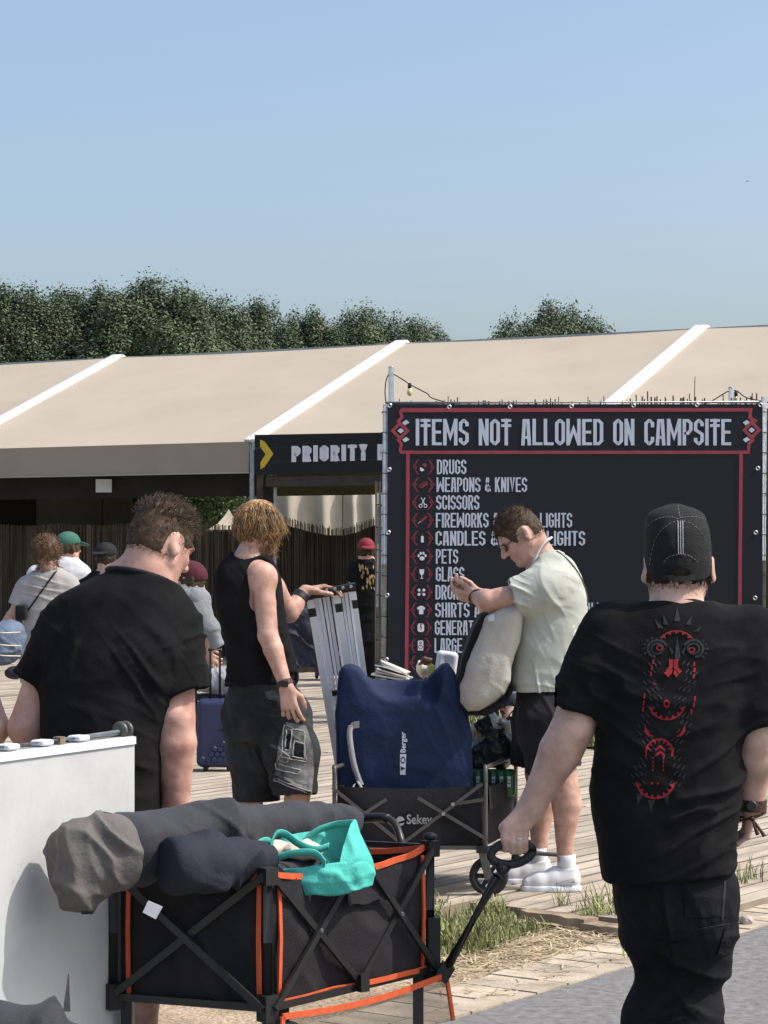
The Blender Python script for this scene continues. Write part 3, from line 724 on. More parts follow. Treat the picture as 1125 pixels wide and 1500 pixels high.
# ------------------------------------------------------------------ reed fences
def reed_fence(p0, p1, top, label, bend=0.0, dens=42, low=0.0, r=.008, jit=.03, wires=True, name='reed_fence', mat='reed'):
    root = thing(name, label, 'fence', ((p0+p1)/2).to_tuple()[:2]+(0,))
    d = p1-p0; L = d.length; nn = Vector((-d.y, d.x, 0)).normalized(); g = G()
    for i in range(int(L*dens)):
        t_ = (i+rnd.random())/(L*dens); c = p0+d*t_+nn*(bend*math.sin(t_*math.pi)+rnd.uniform(-.014, .014))
        z = top(t_)+rnd.gauss(0, jit); lx = rnd.uniform(-.012, .012); rr = r*rnd.uniform(.7, 1.4)
        n = len(g.V)
        for zz, ox in ((low, 0), (z, lx)):
            for k in range(4):
                a_ = k*math.pi/2+.4; g.V.append(Vector((c.x+ox+rr*math.cos(a_), c.y+rr*math.sin(a_), zz)))
        for k in range(4): g.F.append((n+k, n+(k+1) % 4, n+4+(k+1) % 4, n+4+k))
        g.F.append((n+4, n+5, n+6, n+7))
    g.mk('reeds', mat, root)
    gb = G(); m = 40
    gb.grid(lambda a, b: p0+d*a+nn*(bend*math.sin(a*math.pi)+.03)+Vector((0, 0, low+(top(a)-(.10 if low < .05 else .26)-low)*b)), m, 1)
    gb.mk('backing_mat', 'dark_timber', root)
    return root
f0 = TP(u_at(-130, 1.2), 1.2, 0); f1 = TP(u_at(352, 1.2), 1.2, 0)
reed_fence(f0, f1, lambda t: 1.5+(813-769)/(F/(f0.y+(f1.y-f0.y)*t))+.012*math.sin(t*30), 'brown reed fence under the eave behind the people on the left', jit=.010, dens=75, r=.0055)
g0 = WZ(352, 813, 33.6); g1 = WZ(556, 813, 34.2); g0.z = g1.z = 0
def ctop(t):
    px = 352+t*204; py = np.interp(px, [352, 408, 418, 432, 455, 480, 505, 525, 538, 556], [757, 757, 759, 763, 769, 774, 774, 769, 763, 757]); return 1.5+(813-py)/100.2
reed_fence(g0, g1, ctop, 'brown reed fence with a dipped top edge under the gate sign', jit=.016, dens=85, r=.005)
# cream hanging cloth behind it
cl = thing('hanging_cloth', 'cream cloth hung in folds above the dipped reed fence', 'cloth', WZ(478, 813, 46)-Vector((0, 0, 1.5)))
c0 = WZ(400, 813, 45); c1 = WZ(562, 813, 45.6); zt = WZ(0, 709, 45).z; zb = .3
for q, (ta, tb) in enumerate(((0, .625), (.632, 1))):
    G().grid(lambda a, b: Vector((c0.x+(c1.x-c0.x)*(ta+(tb-ta)*a), c0.y+.05*math.sin(a*(tb-ta)*38+q)*(1.1-b)+.06*math.sin(a*13+b*2), zb+(zt-zb)*b)), 90, 8).mk('curtain', 'cream_cloth', cl, smooth=True)
g = G().bar(Vector((c0.x, c0.y-.05, zt+.03)), Vector((c1.x, c1.y-.05, zt+.03)), .06, .09); g.mk('top_rail', 'canvas', cl)

# ------------------------------------------------------------------ stroke lettering
def glyph(ch, w, t):
    l, r, b, T = t/2, w-t/2, t/2, 1-t/2; m = .5; c = min(.13, (r-l)*.45); x = w/2
    oc = [(l, b+c), (l, T-c), (l+c, T), (r-c, T), (r, T-c), (r, b+c), (r-c, b), (l+c, b)]
    D = {
     'I': [[(x, 0), (x, 1)]], 'T': [[(0, T), (w, T)], [(x, 0), (x, 1)]], 'L': [[(l, 1), (l, b), (w, b)]],
     'E': [[(w, T), (l, T), (l, b), (w, b)], [(l, m), (w*.92, m)]], 'F': [[(w, T), (l, T), (l, 0)], [(l, m), (w*.9, m)]],
     'O': [oc+[oc[0]]], 'D': [[(l, b), (l, T), (r-c, T), (r, T-c), (r, b+c), (r-c, b), (l, b)]],
     'C': [[(r, .68), (r, T-c), (r-c, T), (l+c, T), (l, T-c), (l, b+c), (l+c, b), (r-c, b), (r, b+c), (r, .32)]],
     'G': [[(r, .7), (r, T-c), (r-c, T), (l+c, T), (l, T-c), (l, b+c), (l+c, b), (r-c, b), (r, b+c), (r, .48), (x, .48)]],
     'S': [[(r, .72), (r, T-c), (r-c, T), (l+c, T), (l, T-c), (l, .58), (r, .42), (r, b+c), (r-c, b), (l+c, b), (l, b+c), (l, .28)]],
     'N': [[(l, 0), (l, 1)], [(l, 1-t*.3), (r, t*.3)], [(r, 0), (r, 1)]], 'M': [[(l, 0), (l, 1)], [(l, .97), (x, .3), (r, .97)], [(r, 0), (r, 1)]],
     'W': [[(l, 1), (l, 0)], [(l, .03), (x, .62), (r, .03)], [(r, 0), (r, 1)]], 'A': [[(l, 0), (l+.15*w, 1-t/2), (r-.15*w, 1-t/2), (r, 0)], [(l+.06*w, .3), (r-.06*w, .3)]],
     'P': [[(l, 0), (l, T), (r-c, T), (r, T-c), (r, .48+c), (r-c, .45), (l, .45)]], 'R': [[(l, 0), (l, T), (r-c, T), (r, T-c), (r, .5+c), (r-c, .48), (l, .48)], [(x, .48), (r, 0)]],
     'U': [[(l, 1), (l, b+c), (l+c, b), (r-c, b), (r, b+c), (r, 1)]], 'V': [[(l, 1), (x, b), (r, 1)]], 'Y': [[(l, 1), (x, .5), (r, 1)], [(x, .52), (x, 0)]],
     'K': [[(l, 0), (l, 1)], [(r, 1), (l, .45)], [(l+.2*w, .58), (r, 0)]], 'H': [[(l, 0), (l, 1)], [(r, 0), (r, 1)], [(l, m), (r, m)]],
     '&': [[(w, b), (l+.1*w, .72), (l+.2*w, T), (r-.25*w, T), (r-.2*w, .75), (l, .38), (l, b+c), (l+c, b), (r-c, b), (r, .42)]],
     '$': [[(0, T), (w, T)], [(0, T-1.55*t), (w, T-1.55*t)], [(x, 0), (x, 1)]],   # T with the doubled crossbar
    }
    return D[ch]
def adv(ch, lw, mw, iw, sp): return {' ': sp, 'I': iw, 'M': mw, 'W': mw}.get(ch, lw)
def lettering(g, txt, x0, x1, y0, y1, P, t=.2, lw=.36, mw=.52, iw=None, gap=.07, sp=.22, off=.004):
    # txt between photo columns x0..x1 and rows y0 (top)..y1 (base); P(px,py,off) gives the point on the board
    H = y1-y0; iw = iw or t*1.0
    tot = sum(adv(c, lw, mw, iw, sp) for c in txt)+gap*(len(txt)-1); sx = (x1-x0)/tot; x = 0; st = 0
    for ch in txt:
        w = adv(ch, lw, mw, iw, sp)
        if ch != ' ':
            for pl in glyph(ch, w, t):
                st += 1
                q = [(x0+(x+px)*sx, y1-py*H) for px, py in pl]
                tx = t*H*.5*min(1, sx/H*1.0); stroke(g, q, t*sx*.5, t*H*.42, P, off+.0004*(st % 7))
        x += w+gap
def stroke(g, q, hx, hy, P, off):
    n = len(q); closed = q[0] == q[-1] and n > 2; L = []
    def nr(a, b):
        dx, dy = b[0]-a[0], b[1]-a[1]; l = math.hypot(dx/hx, dy/hy)+1e-9
        return (-(dy/hy)/l, (dx/hx)/l)
    seg = [nr(q[i], q[i+1]) for i in range(n-1)]
    for i in range(n):
        if closed: a, b = seg[i-1 if i > 0 else n-2], seg[i if i < n-1 else 0]
        else: a, b = seg[max(i-1, 0)], seg[min(i, n-2)]
        mx, my = a[0]+b[0], a[1]+b[1]; k = mx*mx+my*my; k = 2/k if k > .35 else 2/.35
        L.append((mx*k*hx, my*k*hy))
    base = len(g.V)
    for (x, y), (ox, oy) in zip(q, L): g.V += [P(x-ox, y-oy, off), P(x+ox, y+oy, off)]
    for i in range(n-1): g.F.append((base+2*i, base+2*i+1, base+2*i+3, base+2*i+2))
def shape(g, pts, P, off): g.face([P(x, y, off) for x, y in pts])
def ellp(cx, cy, rx, ry, n=20, rot=0, a0=0, a1=360):
    out = []
    for i in range(n):
        a = R(a0+(a1-a0)*i/(n-1 if a1-a0 < 360 else n)); x, y = rx*math.cos(a), ry*math.sin(a)
        out.append((cx+x*math.cos(rot)-y*math.sin(rot), cy+x*math.sin(rot)+y*math.cos(rot)))
    return out
def line(g, pts, w, P, off): stroke(g, pts, w/2, w/2, P, off)

# ------------------------------------------------------------------ the list of banned items
SS = 165.0
def SP(px, py, off): 
    p = W(px, py, SS); p.y -= off; return p
sg = thing('rules_sign', 'tall dark banner sign listing items not allowed, with red border lines', 'sign', W(842, HY+EYE*SS, SS))
g = G(); a = SP(568, 592, 0); b = SP(1117, 1049, 0)
def ban(u, v): 
    e = 1 if 0.01 < u < .99 and .01 < v < .99 else 0
    return (a.x+(b.x-a.x)*u, a.y+e*.003*math.sin(u*9)*math.sin(v*7), a.z+(b.z-a.z)*v)
g.face([SP(568, 592, 0), SP(1117, 592, 0), SP(1117, 1049, 0), SP(568, 1049, 0)])
n = len(g.V); g.V += [v+Vector((0, .012, 0)) for v in g.V[:4]]; g.F = [(0, 1, 2, 3), (7, 6, 5, 4)]+[(i, i+4, (i+1) % 4+4, (i+1) % 4) for i in range(4)]
g.mk('banner', 'sign_navy', sg)
g = G()
K1 = [(588, 600), (1100, 600), (1098, 611), (1107, 619), (1104, 624), (1113, 630), (1104, 638), (1106, 643), (1097, 650), (1096, 663), (588, 663), (588, 650), (580, 643), (583, 638), (573, 631), (583, 622), (580, 617), (588, 609), (588, 600)]
line(g, K1[:4]+K1[3:4], 4.6, SP, .004)
line(g, [(586, 601.5), (1099, 600.5), (1099, 611), (1105, 619)], 4.6, SP, .0042); line(g, [(586, 601.5), (589, 611), (582, 619)], 4.6, SP, .0046)
line(g, [(586, 662.5), (1096, 662.5), (1097, 650), (1104, 643)], 4.6, SP, .005); line(g, [(586, 662.5), (588, 650), (582, 643)], 4.6, SP, .0054)
for cx, cy in ((586, 631), (1101, 630)): line(g, [(cx-11, cy), (cx, cy-11), (cx+11, cy), (cx, cy+11), (cx-11, cy)], 4.6, SP, .0058)
line(g, [(597.5, 663), (597, 820), (595, 1040)], 5.2, SP, .0062); line(g, [(1085.5, 663), (1084, 820), (1082.5, 1040)], 5.2, SP, .0066)
line(g, [(595, 1038), (1082.5, 1038)], 5.2, SP, .007)
g.mk('border', 'sign_red', sg)
g = G()
for cx, cy in ((587, 631), (1101, 630)): shape(g, [(cx-5, cy), (cx, cy-4), (cx+5, cy), (cx, cy+4)], SP, .005)
for cx, d in ((594, 1), (1093, -1)):
    for cy in (619, 644): shape(g, [(cx-5, cy), (cx+1, cy-4), (cx+6, cy), (cx-1, cy+4)], SP, .005)
lettering(g, 'ITEMS NOT ALLOWED ON CAMPSITE'.replace('IT', 'I$').replace('NOT', 'NO$'), 609, 1071, 613.5, 652.5, SP, t=.125, lw=.36, mw=.52, gap=.05, sp=.26)
g.mk('heading', 'sign_grey', sg)
rows = [(684, 640, [('DRUGS', 640, 683)]), (710, 639.5, [('WEAPONS & KNIVES', 639.5, 772)]), (736, 639, [('SCISSORS', 639, 702)]),
        (762, 638.5, [('FIREWORKS & SIGNAL LIGHTS', 638.5, 838)]), (788.5, 638, [('CANDLES & STRING LIGHTS', 638, 857)]), (815, 638, [('PETS', 638.5, 671)]),
        (841, 638, [('GLASS', 638.5, 680)]), (867.5, 637.5, [('DRONES', 638, 689)]), (893.5, 637, [('SHIRTS AND', 637.5, 722), ('ALL CLU', 858, 911)]),
        (919.5, 636.5, [('GENERATORS', 637, 718)]), (945.5, 636, [('LARGE', 636.5, 677), ('SP', 684, 702)])]
g = G()
for yc, x0, items in rows:
    for txt, xa, xb in items: lettering(g, txt, xa, xb, yc-10.8, yc+10.8, SP, t=.118, lw=.35, mw=.5, gap=.055, sp=.2)
g.mk('item_list', 'sign_grey', sg)
gr, gw = G(), G()
def arcs(cx, cy):
    for s_ in (-1, 1):
        line(gr, [(cx+s_*6, cy-10), (cx+s_*9, cy-10), (cx+s_*12.5, cy-4), (cx+s_*10.5, cy), (cx+s_*12.5, cy+4), (cx+s_*9, cy+10), (cx+s_*6, cy+10)], .9, SP, .004)
        line(gr, [(cx+s_*8.5, cy-8), (cx+s_*15, cy-1), (cx+s_*15, cy+1), (cx+s_*8.5, cy+8)], .9, SP, .0045)
        line(gr, [(cx+s_*9, cy), (cx+s_*16, cy)], .8, SP, .005)
for yc in [684, 710, 736, 762, 788.5, 815, 841, 867.5, 893.5, 919.5, 945.5, 971]:
    arcs(620.5-(yc-684)*.017, yc)
def I(i): yc = rows[i][0]; return 620.5-(yc-684)*.017, yc
x, y = I(0); shape(gw, ellp(x-1.6, y+2.2, 3.4, 4.6, 14, .6, 0, 180), SP, .005); shape(gr, ellp(x+.3, y-.8, 3.4, 5.2, 14, .6, 180, 360), SP, .0055)
x, y = I(1)
for k in range(4): line(gr, ellp(x-4+k*2.7, y+2-k*1.6, 1.9, 1.9, 10)+ellp(x-4+k*2.7, y+2-k*1.6, 1.9, 1.9, 10)[:1], .9, SP, .005+.0003*k)
line(gr, [(x-3, y+4.5), (x+6, y-.8)], 1.6, SP, .0065)
x, y = I(2); line(gw, [(x-2.5, y-7), (x+2.5, y+3)], 1.2, SP, .005); line(gw, [(x+3, y-7), (x-2, y+3)], 1.2, SP, .0054)
for s_ in (-1, 1): e = ellp(x+s_*3.6, y+5, 2.3, 2.3, 10); line(gw, e+e[:1], 1.0, SP, .0058)
x, y = I(3)
for k in range(3): shape(gr, [(x-5+k*3.2, y+2.5-k*2.6), (x-2+k*3.2, y+4-k*2.6), (x+.5+k*3.2, y-.4-k*2.6), (x-2.6+k*3.2, y-1-k*2.6)], SP, .005+.0004*k)
line(gw, [(x-7, y+5), (x-3.5, y+2)], .8, SP, .006)
x, y = I(4); shape(gw, [(x-2, y+6), (x+2, y+6), (x+2, y-2), (x+1, y-3.6), (x-1, y-3.6), (x-2, y-2)], SP, .005); line(gr, [(x, y-4), (x, y-6.5)], 1.1, SP, .005)
x, y = I(5); shape(gw, ellp(x, y+3, 3.7, 3.0, 14), SP, .005)
for dx, dy in ((-5, -1), (-2, -4.5), (2, -4.5), (5, -1)): shape(gw, ellp(x+dx, y+dy, 1.6, 2.3, 10), SP, .0054)
x, y = I(6); shape(gw, [(x-3.6, y-7), (x+3.6, y-7), (x+2.9, y-.5), (x+.7, y+1.6), (x+.7, y+5.4), (x+3, y+6.6), (x-3, y+6.6), (x-.7, y+5.4), (x-.7, y+1.6), (x-2.9, y-.5)], SP, .005)
x, y = I(7); line(gr, [(x-4, y-3.6), (x+4, y+3.6)], 1.6, SP, .0045); line(gr, [(x-4, y+3.6), (x+4, y-3.6)], 1.6, SP, .0048)
for dx in (-1, 1):
    for dy in (-1, 1): shape(gw, ellp(x+dx*3.6, y+dy*3.2, 2.2, 2.2, 10), SP, .0055)
x, y = I(8); shape(gw, [(x-2, y-6), (x+2, y-6), (x+6.2, y-3), (x+4.6, y), (x+3.2, y-1), (x+3.2, y+6.2), (x-3.2, y+6.2), (x-3.2, y-1), (x-4.6, y), (x-6.2, y-3)], SP, .005)
x, y = I(9); shape(gw, [(x-4.8, y-4), (x-3, y-6.2), (x+3, y-6.2), (x+4.8, y-4), (x+4.8, y+4), (x+3, y+6.2), (x-3, y+6.2), (x-4.8, y+4)], SP, .005); shape(gr, [(x-.8, y-6), (x+1.6, y-6), (x+.6, y-1), (x+2, y-1), (x-.6, y+4), (x, y), (x-1.4, y)], SP, .006)
x, y = I(10); shape(gw, [(x-4, y-6.5), (x-3, y-7.4), (x+3, y-7.4), (x+4, y-6.5), (x+4, y+6.5), (x+3, y+7.4), (x-3, y+7.4), (x-4, y+6.5)], SP, .005); e = ellp(x, y+2.2, 2.7, 2.7, 14); line(gr, e+e[:1], 1.1, SP, .006); e = ellp(x, y-4, 1.5, 1.5, 12); line(gr, e+e[:1], 1, SP, .006)
gr.mk('icon_brackets', 'icon_red', sg); gw.mk('item_icons', 'sign_white', sg)
g = G()
for px, py in [(571, 594), (658, 596), (747, 596), (837, 595), (928, 594), (1021, 593), (1114, 593), (570, 688), (569, 780), (567, 872), (566, 966), (1110, 686), (1107, 780), (1106, 876)]:
    e = W(px, py, SS)-Vector((0, .004, 0)); g.lathe([(.010, 0), (.016, .003), (.020, 0)], e, (0, -1, 0), 12)
g.mk('eyelets', 'steel', sg)
# scaffold frame carrying the banner
fr = [((563.5, 540), (562, 1061)), ((1119, 566), (1117, 1061)), ((842, 592), (842, 1061))]
for i, (p, q) in enumerate((((565, 592), (561, 1061)), ((1120, 581), (1117.5, 1061)))):
    a = W(*p, SS)+Vector((0, .03, 0)); b = W(*q, SS)+Vector((0, .03, 0)); G().tube([a, b], .0245, 12).mk('scaffold_pole', 'galv', sg, smooth=True)
a = W(566, 590, SS)+Vector((0, .03, 0)); b = W(1122, 588.5, SS)+Vector((0, .03, 0)); G().tube([a, b], .014, 10).mk('top_tube', 'galv', sg, smooth=True)
g = G()
for k in range(15):
    p = W(563.5-.1*k, 604+k*30, SS)+Vector((0, .03, 0)); g.lathe([(.027, -.004), (.030, 0), (.027, .004)], p, (.1, .2, 1), 12)
    p = W(1119, 604+k*30, SS)+Vector((0, .03, 0)); g.lathe([(.027, -.004), (.030, 0), (.027, .004)], p, (-.1, .2, 1), 12)
g.mk('cable_ties', 'cable', sg)
# battens and a second pole at the left edge
bt = thing('scaffold_upright', 'weathered grey upright with timber battens left of the banner', 'scaffold', W(556, HY+EYE*163, 163))
G().tube([W(556.5, 722, 163), W(554.5, 1057, 163)], .028, 12).mk('tube', 'galv', bt, smooth=True)
G().bar(W(551.2, 705, 162.5), W(551.0, 1056, 162.5), .022, .03).mk('batten', 'timber', bt)
G().bar(W(556.5, 706, 163.8), W(556, 1056, 163.8), .020, .03).mk('batten', 'timber', bt)
g = G()
for k in range(9): g.lathe([(.031, -.005), (.034, 0), (.031, .005)], W(556-.1*k, 740+k*33, 163), (.1, .1, 1), 10)
g.mk('cable_ties', 'cable', bt)
# reed screen behind the banner, tops sticking out
h0 = W(566, 813, 160.5); h1 = W(1160, 813, 160.5); h0.z = h1.z = .1
def rtop(t):
    px = 566+594*t; n_ = float(fbm(np.array([[px*.045, 2.2, 5.1]]), 2)[0]); n2 = float(vnoise(np.array([[px*.9, 7.7, 1.2]]))[0])
    base = 2.872+.045*max(-.3, n_)+(.03*(t-.1))+(.05*max(0, n2) if n_ > -.1 else 0); return base
reed_fence(h0, h1, rtop, 'reed screen behind the banner with its ragged tops showing above', jit=.028, dens=46, low=.1, r=.006, name='reed_screen')
G().tube([W(1017, 600, 160), W(1018, 552, 160)], .004, 5).mk('stray_reed', 'reed', label='single long reed sticking up above the banner right of centre', cat='reed')
# string light poles
for (px, py0, lab) in ((573, 538, 'tall galvanised pole with a festoon light cable at the banner left corner'), (1071, 568, 'short galvanised pole top behind the banner near its right corner')):
    sp_ = thing('festoon_pole', lab, 'pole', W(px, HY+EYE*158, 158), 'poles carrying the festoon lights')
    G().tube([W(px, py0, 158), W(px-.5, HY+EYE*158, 158)], .024, 12).mk('pole', 'galv', sp_, smooth=True)
    G().ball(W(px, py0, 158), (.026, .026, .012), 12, 6).mk('end_cap', 'galv', sp_, smooth=True)
cb = thing('festoon_cable', 'drooping black festoon cable with bare bulbs along the banner top', 'string lights', W(620, 575, 158))
pts = [W(573, 546, 158), W(590, 556, 158), W(602, 564, 158), W(625, 576, 158), W(645, 587, 158), W(760, 612, 158), W(900, 615, 158), W(1020, 596, 158), W(1071, 572, 158), W(1095, 583, 158), W(1140, 592, 158)]
G().tube(smoothpath(pts, 6), .006, 6).mk('cable', 'cable', cb, smooth=True)
G().tube(smoothpath([W(572, 545, 158), W(566, 556, 158), W(564, 575, 158), W(566, 595, 158)], 6), .006, 6).mk('cable', 'cable', cb, smooth=True)
for (px, py) in ((600, 561), (1078, 573)):
    p = W(px, py, 158); bl = G().lathe([(.012, 0), (.017, -.01), (.017, -.045), (.012, -.05)], p, (0, 0, 1), 10).mk('socket', 'cable', cb, smooth=True)
    G().lathe([(.010, -.05), (.020, -.065), (.026, -.085), (.022, -.108), (.010, -.12), (.001, -.122)], p, (0, 0, 1), 12).mk('bulb', 'bulb', cb, smooth=True)
# truss tower at the right edge
tw = thing('scaffold_tower', 'pale scaffold tower with rungs at the right edge behind the banner', 'scaffold', W(1150, HY+EYE*150, 150))
for px, s in ((1128, 150), (1186, 150), (1128, 143), (1186, 143)): G().tube([W(px, HY+EYE*s, s), W(px, 742, s)], .022, 10).mk('upright', 'alu', tw, smooth=True)
for k in range(8):
    y = 742+k*38.0
    for s in (150, 143): G().tube([W(1128, y, s), W(1186, y, s)], .016, 8).mk('rung', 'white_alu', tw, smooth=True)
for s in (150, 143): G().tube([W(1128, 860, s), W(1186, 742, s)], .016, 8).mk('brace', 'white_alu', tw, smooth=True); G().tube([W(1116, 838, s), W(1186, 900, s)], .016, 8).mk('brace', 'white_alu', tw, smooth=True)

# ------------------------------------------------------------------ the gate sign
GS = 107.0
def PP(px, py, off):
    p = TP(u_at(px, -.25-off), -.25-off, 0); p.z = EYE-(py-HY)*p.y/F; return p
ps = thing('gate_sign', 'black timber gate sign with a yellow arrow and pale lettering', 'sign', W(470, HY+EYE*GS, GS))
g = G()
for k in range(3): g.prism([PP(373, 637+k*19.6-.0, .0), PP(640, 632+k*19.6, 0), PP(640, 632+(k+1)*19.6-.5, 0), PP(373, 637+(k+1)*19.6-.5, 0)], Tn*.05)
g.mk('board', 'sign_black', ps)
g = G(); shape(g, [(381, 644), (387.5, 646.5), (400.5, 664.5), (387.5, 684), (381.5, 687.5), (381.5, 677), (389, 665.5), (381, 654)], PP, .006); g.mk('arrow', 'yellow', ps)
g = G(); P2 = lambda x, y, o: PP(x, y-(x-427)*.022, o)
lettering(g, 'PRIORITY P', 427, 566, 653, 677, P2, t=.235, lw=.46, iw=.235, gap=.09, sp=.30, off=.006); g.mk('lettering', 'sign_white', ps)
G().prism([PP(389, 699, -.02), PP(640, 694, -.02), PP(640, 709, -.02), PP(389, 713, -.02)], Tn*.2).mk('lintel_beam', 'dark_timber', ps)
for px in (381, 638): G().bar(PP(px, 690, -.09), PP(px, HY+EYE*GS, -.09), .09, .11).mk('post', 'dark_timber', ps)
G().bar(PP(393, 712, -.3), PP(393, HY+EYE*GS, -.3), .14, .14).mk('post', 'dark_timber', ps)
G().bar(PP(403, 711, -.2), PP(403, HY+EYE*GS, -.2), .035, .04).mk('post', 'galv', ps)
# ------------------------------------------------------------------ people
def hframe(f, up=(0, 0, 1)):                 # head axes as matrix columns: forward, left, up
    f = nrm(f); u = Vector(up); l = nrm(u.cross(f)); u = nrm(f.cross(l))
    return Matrix((f, l, u)).transposed()
def head(b, c, A, s=1.0, hairy=0, ear=1.0, nose=1.0, eout=0):
    P = lambda f, l, u: Vector(c)+A @ Vector((f*s, l*s, u*s))
    E = lambda p, r, k=.02, op='u', rot=A: b.ell(P(*p), [v*s for v in r], rot, k*s, op)
    E((-.012, 0, .034), (.097, .077, .088), .02)
    E((-.045, 0, .0), (.055, .062, .07), .03)
    E((.034, 0, -.028), (.058, .060, .085), .03)
    for d in (-1, 1):
        b.cone(P(-.002, d*.054, -.052), P(.058, d*.016, -.098), .021*s, .018*s, .03*s)
        E((.066, d*.034, -.02), (.02, .018, .016), .02)              # cheekbones
        E((.078, d*.030, .024), (.014, .024, .010), .015)            # brow
        E((.084, d*.031, .004), (.014, .017, .011), .008, 's')       # eye sockets
        E((.073, d*.031, .004), (.0125, .0135, .0125), .002)         # eyeballs
        E((.081, d*.031, .011), (.006, .015, .004), .004)            # lids
        # ears
        Re = A @ Matrix.Rotation(d*R(24), 3, 'Z') @ Matrix.Rotation(R(-12), 3, 'Y')
        E((-.016, d*(.082+eout), -.004), (.019*ear, .0075, .033*ear), .008, 'u', Re)
        E((-.008, d*(.0905+eout), .002), (.010*ear, .006, .019*ear), .006, 's', Re)
        E((-.010, d*(.079+eout*.6), -.032), (.009, .006, .010), .006, 'u', Re)
    E((.072, 0, -.098), (.022, .022, .018), .02)                     # chin
    b.cone(P(.088, 0, .012), P(.112*nose, 0, -.026), .0085*s, .0135*s, .016*s)
    for d in (-1, 1): E((.100*nose, d*.011, -.030), (.011, .008, .008), .008)
    E((.0885, 0, -.058), (.010, .023, .0065), .006); E((.086, 0, -.069), (.010, .020, .007), .006)
    E((.096, 0, -.0635), (.010, .024, .0014), .002, 's')
    return P
def hand(b, w, f, palm, thumb, curl=(.5, .6, .5), s=1.0, spread=.08, tf=.55, k=.008):
    # w wrist, f finger direction, palm: the way the palm faces, thumb: rough thumb side
    f = nrm(f); p = Vector(palm); p = nrm(p-f*p.dot(f)); t = Vector(thumb); t = nrm(t-f*t.dot(f)-p*t.dot(p))
    w = Vector(w)
    for q, o in enumerate((.026, .009, -.009, -.025)):
        b.cone(w+t*(o*.62*s), w+f*(.088*s)+t*(o*1.08*s), .0165*s, .0125*s, .012*s)
    L = ((.044, .026, .021), (.049, .029, .022), (.045, .027, .021), (.035, .021, .018))
    tips = []
    for q, o in enumerate((.031, .0105, -.0105, -.030)):
        c = curl[q] if isinstance(curl[0], (tuple, list)) else curl
        a = w+f*((.092-.004*abs(q-1.2))*s)+t*(o*s); ang = 0; sp = (1.5-q)*spread
        rr = (.0098, .0100, .0096, .0085)[q]*s; pr = rr
        for j in range(3):
            ang += c[j]; d = nrm((f*math.cos(ang)+p*math.sin(ang))+t*(sp*(1 if j == 0 else .5)))
            e = a+d*(L[q][j]*s); b.cone(a, e, pr, pr*.93, .0035); a = e; pr *= .93
        tips.append(a)
    a = w+f*(.026*s)+t*(.026*s)+p*(.006*s); d = nrm(f*.62+t*.62+p*.35)
    e = a+d*(.042*s); b.cone(w+f*.01+t*.012, e, .018*s, .0125*s, .012)
    d2 = nrm(f*(tf+.35)+t*.15+p*.35); e2 = e+d2*(.032*s); b.cone(e, e2, .0122*s, .0108*s, .006)
    e3 = e2+nrm(f+p*.4)*(.024*s); b.cone(e2, e3, .0108*s, .009*s, .006)
    return tips
def arm(b, sh, el, wr, r=(.056, .046, .03), k=.03):
    sh, el, wr = Vector(sh), Vector(el), Vector(wr)
    b.chain([sh, sh.lerp(el, .45), el], [r[0], r[0]*.93, r[1]*.97], .006)
    b.chain([el, el.lerp(wr, .28), el.lerp(wr, .72), wr], [r[1]*.98, r[1]*.99, r[2]*1.1, r[2]], .006)
    b.ell(el+nrm(el-(sh+wr)/2)*.012, (r[1]*.72,)*3, None, .02); b.ell(sh, (r[0]*1.04,)*3, None, k*1.4)
def leg(b, hip, kn, an, toe, r=(.085, .058, .038), k=.04, foot=True):
    hip, kn, an, toe = Vector(hip), Vector(kn), Vector(an), Vector(toe)
    b.chain([hip, hip.lerp(kn, .5), kn], [r[0], r[0]*.88, r[1]], .008); b.ell(hip, (r[0],)*3, None, k)
    fwd = nrm(Vector((toe-an).to_tuple()[:2]+(0,)))
    cm = kn.lerp(an, .32)-fwd*.014
    b.chain([kn, cm, kn.lerp(an, .68), an], [r[1]*.97, r[1]*1.02, r[2]*1.12, r[2]], .008)
    if foot:
        heel = an-fwd*.03+Vector((0, 0, -.04)); b.chain([heel, an+fwd*.06+Vector((0, 0, -.045)), toe], [.026, .026, .014], .03)
def torso_rows(s, Z0, rows):                  # rows: (py, xl, xr, dy, depth half)
    out = []
    for py, xl, xr, dy, ry in rows: out.append((EYE-(py-HY)/s, ((xl+xr)/2-CX)/s, Z0+dy, (xr-xl)/2/s, ry))
    return out
def bounds(pts, m):
    P = np.array([tuple(p) for p in pts]); return P.min(0)-m, P.max(0)+m
def folds(V, N, terms, seed=0, base=.003):
    # broad soft drapery: low frequency bumps plus sharp directional creases where terms say so
    o = seed*3.7
    D = 1.3*base*fbm(V*9+o, 3)
    for q, (c, r, dirv, wl, amp) in enumerate(terms):
        d = np.array(nrm(dirv)); e1 = np.cross(d, [0.13, 1, 0.07]); e1 /= np.linalg.norm(e1); e2 = np.cross(d, e1)
        w = near(V, c, r*1.25); wp = V+.35*wl*np.stack([vnoise(V*6+o+q), vnoise(V*6+o+31+q), vnoise(V*6+o+57+q)], 1)
        U = np.stack([wp@d/wl*.75, wp@e1/wl*.15, wp@e2/wl*.28], 1)+o+q*7.7
        n1 = vnoise(U); cr = (1-np.minimum(1, np.abs(n1)*2.6))**1.7-.22
        U2 = np.stack([wp@d/wl*1.5, wp@e1/wl*.3, wp@e2/wl*.5], 1)+o+q*3.1
        c2 = (1-np.minimum(1, np.abs(vnoise(U2))*2.6))**1.5-.2
        gate = np.clip(.6+1.2*vnoise(V*6+o+5+q), 0, 1)
        D = D+amp*w*gate*(2.6*cr+.9*c2)
    return V+N*D[:, None]
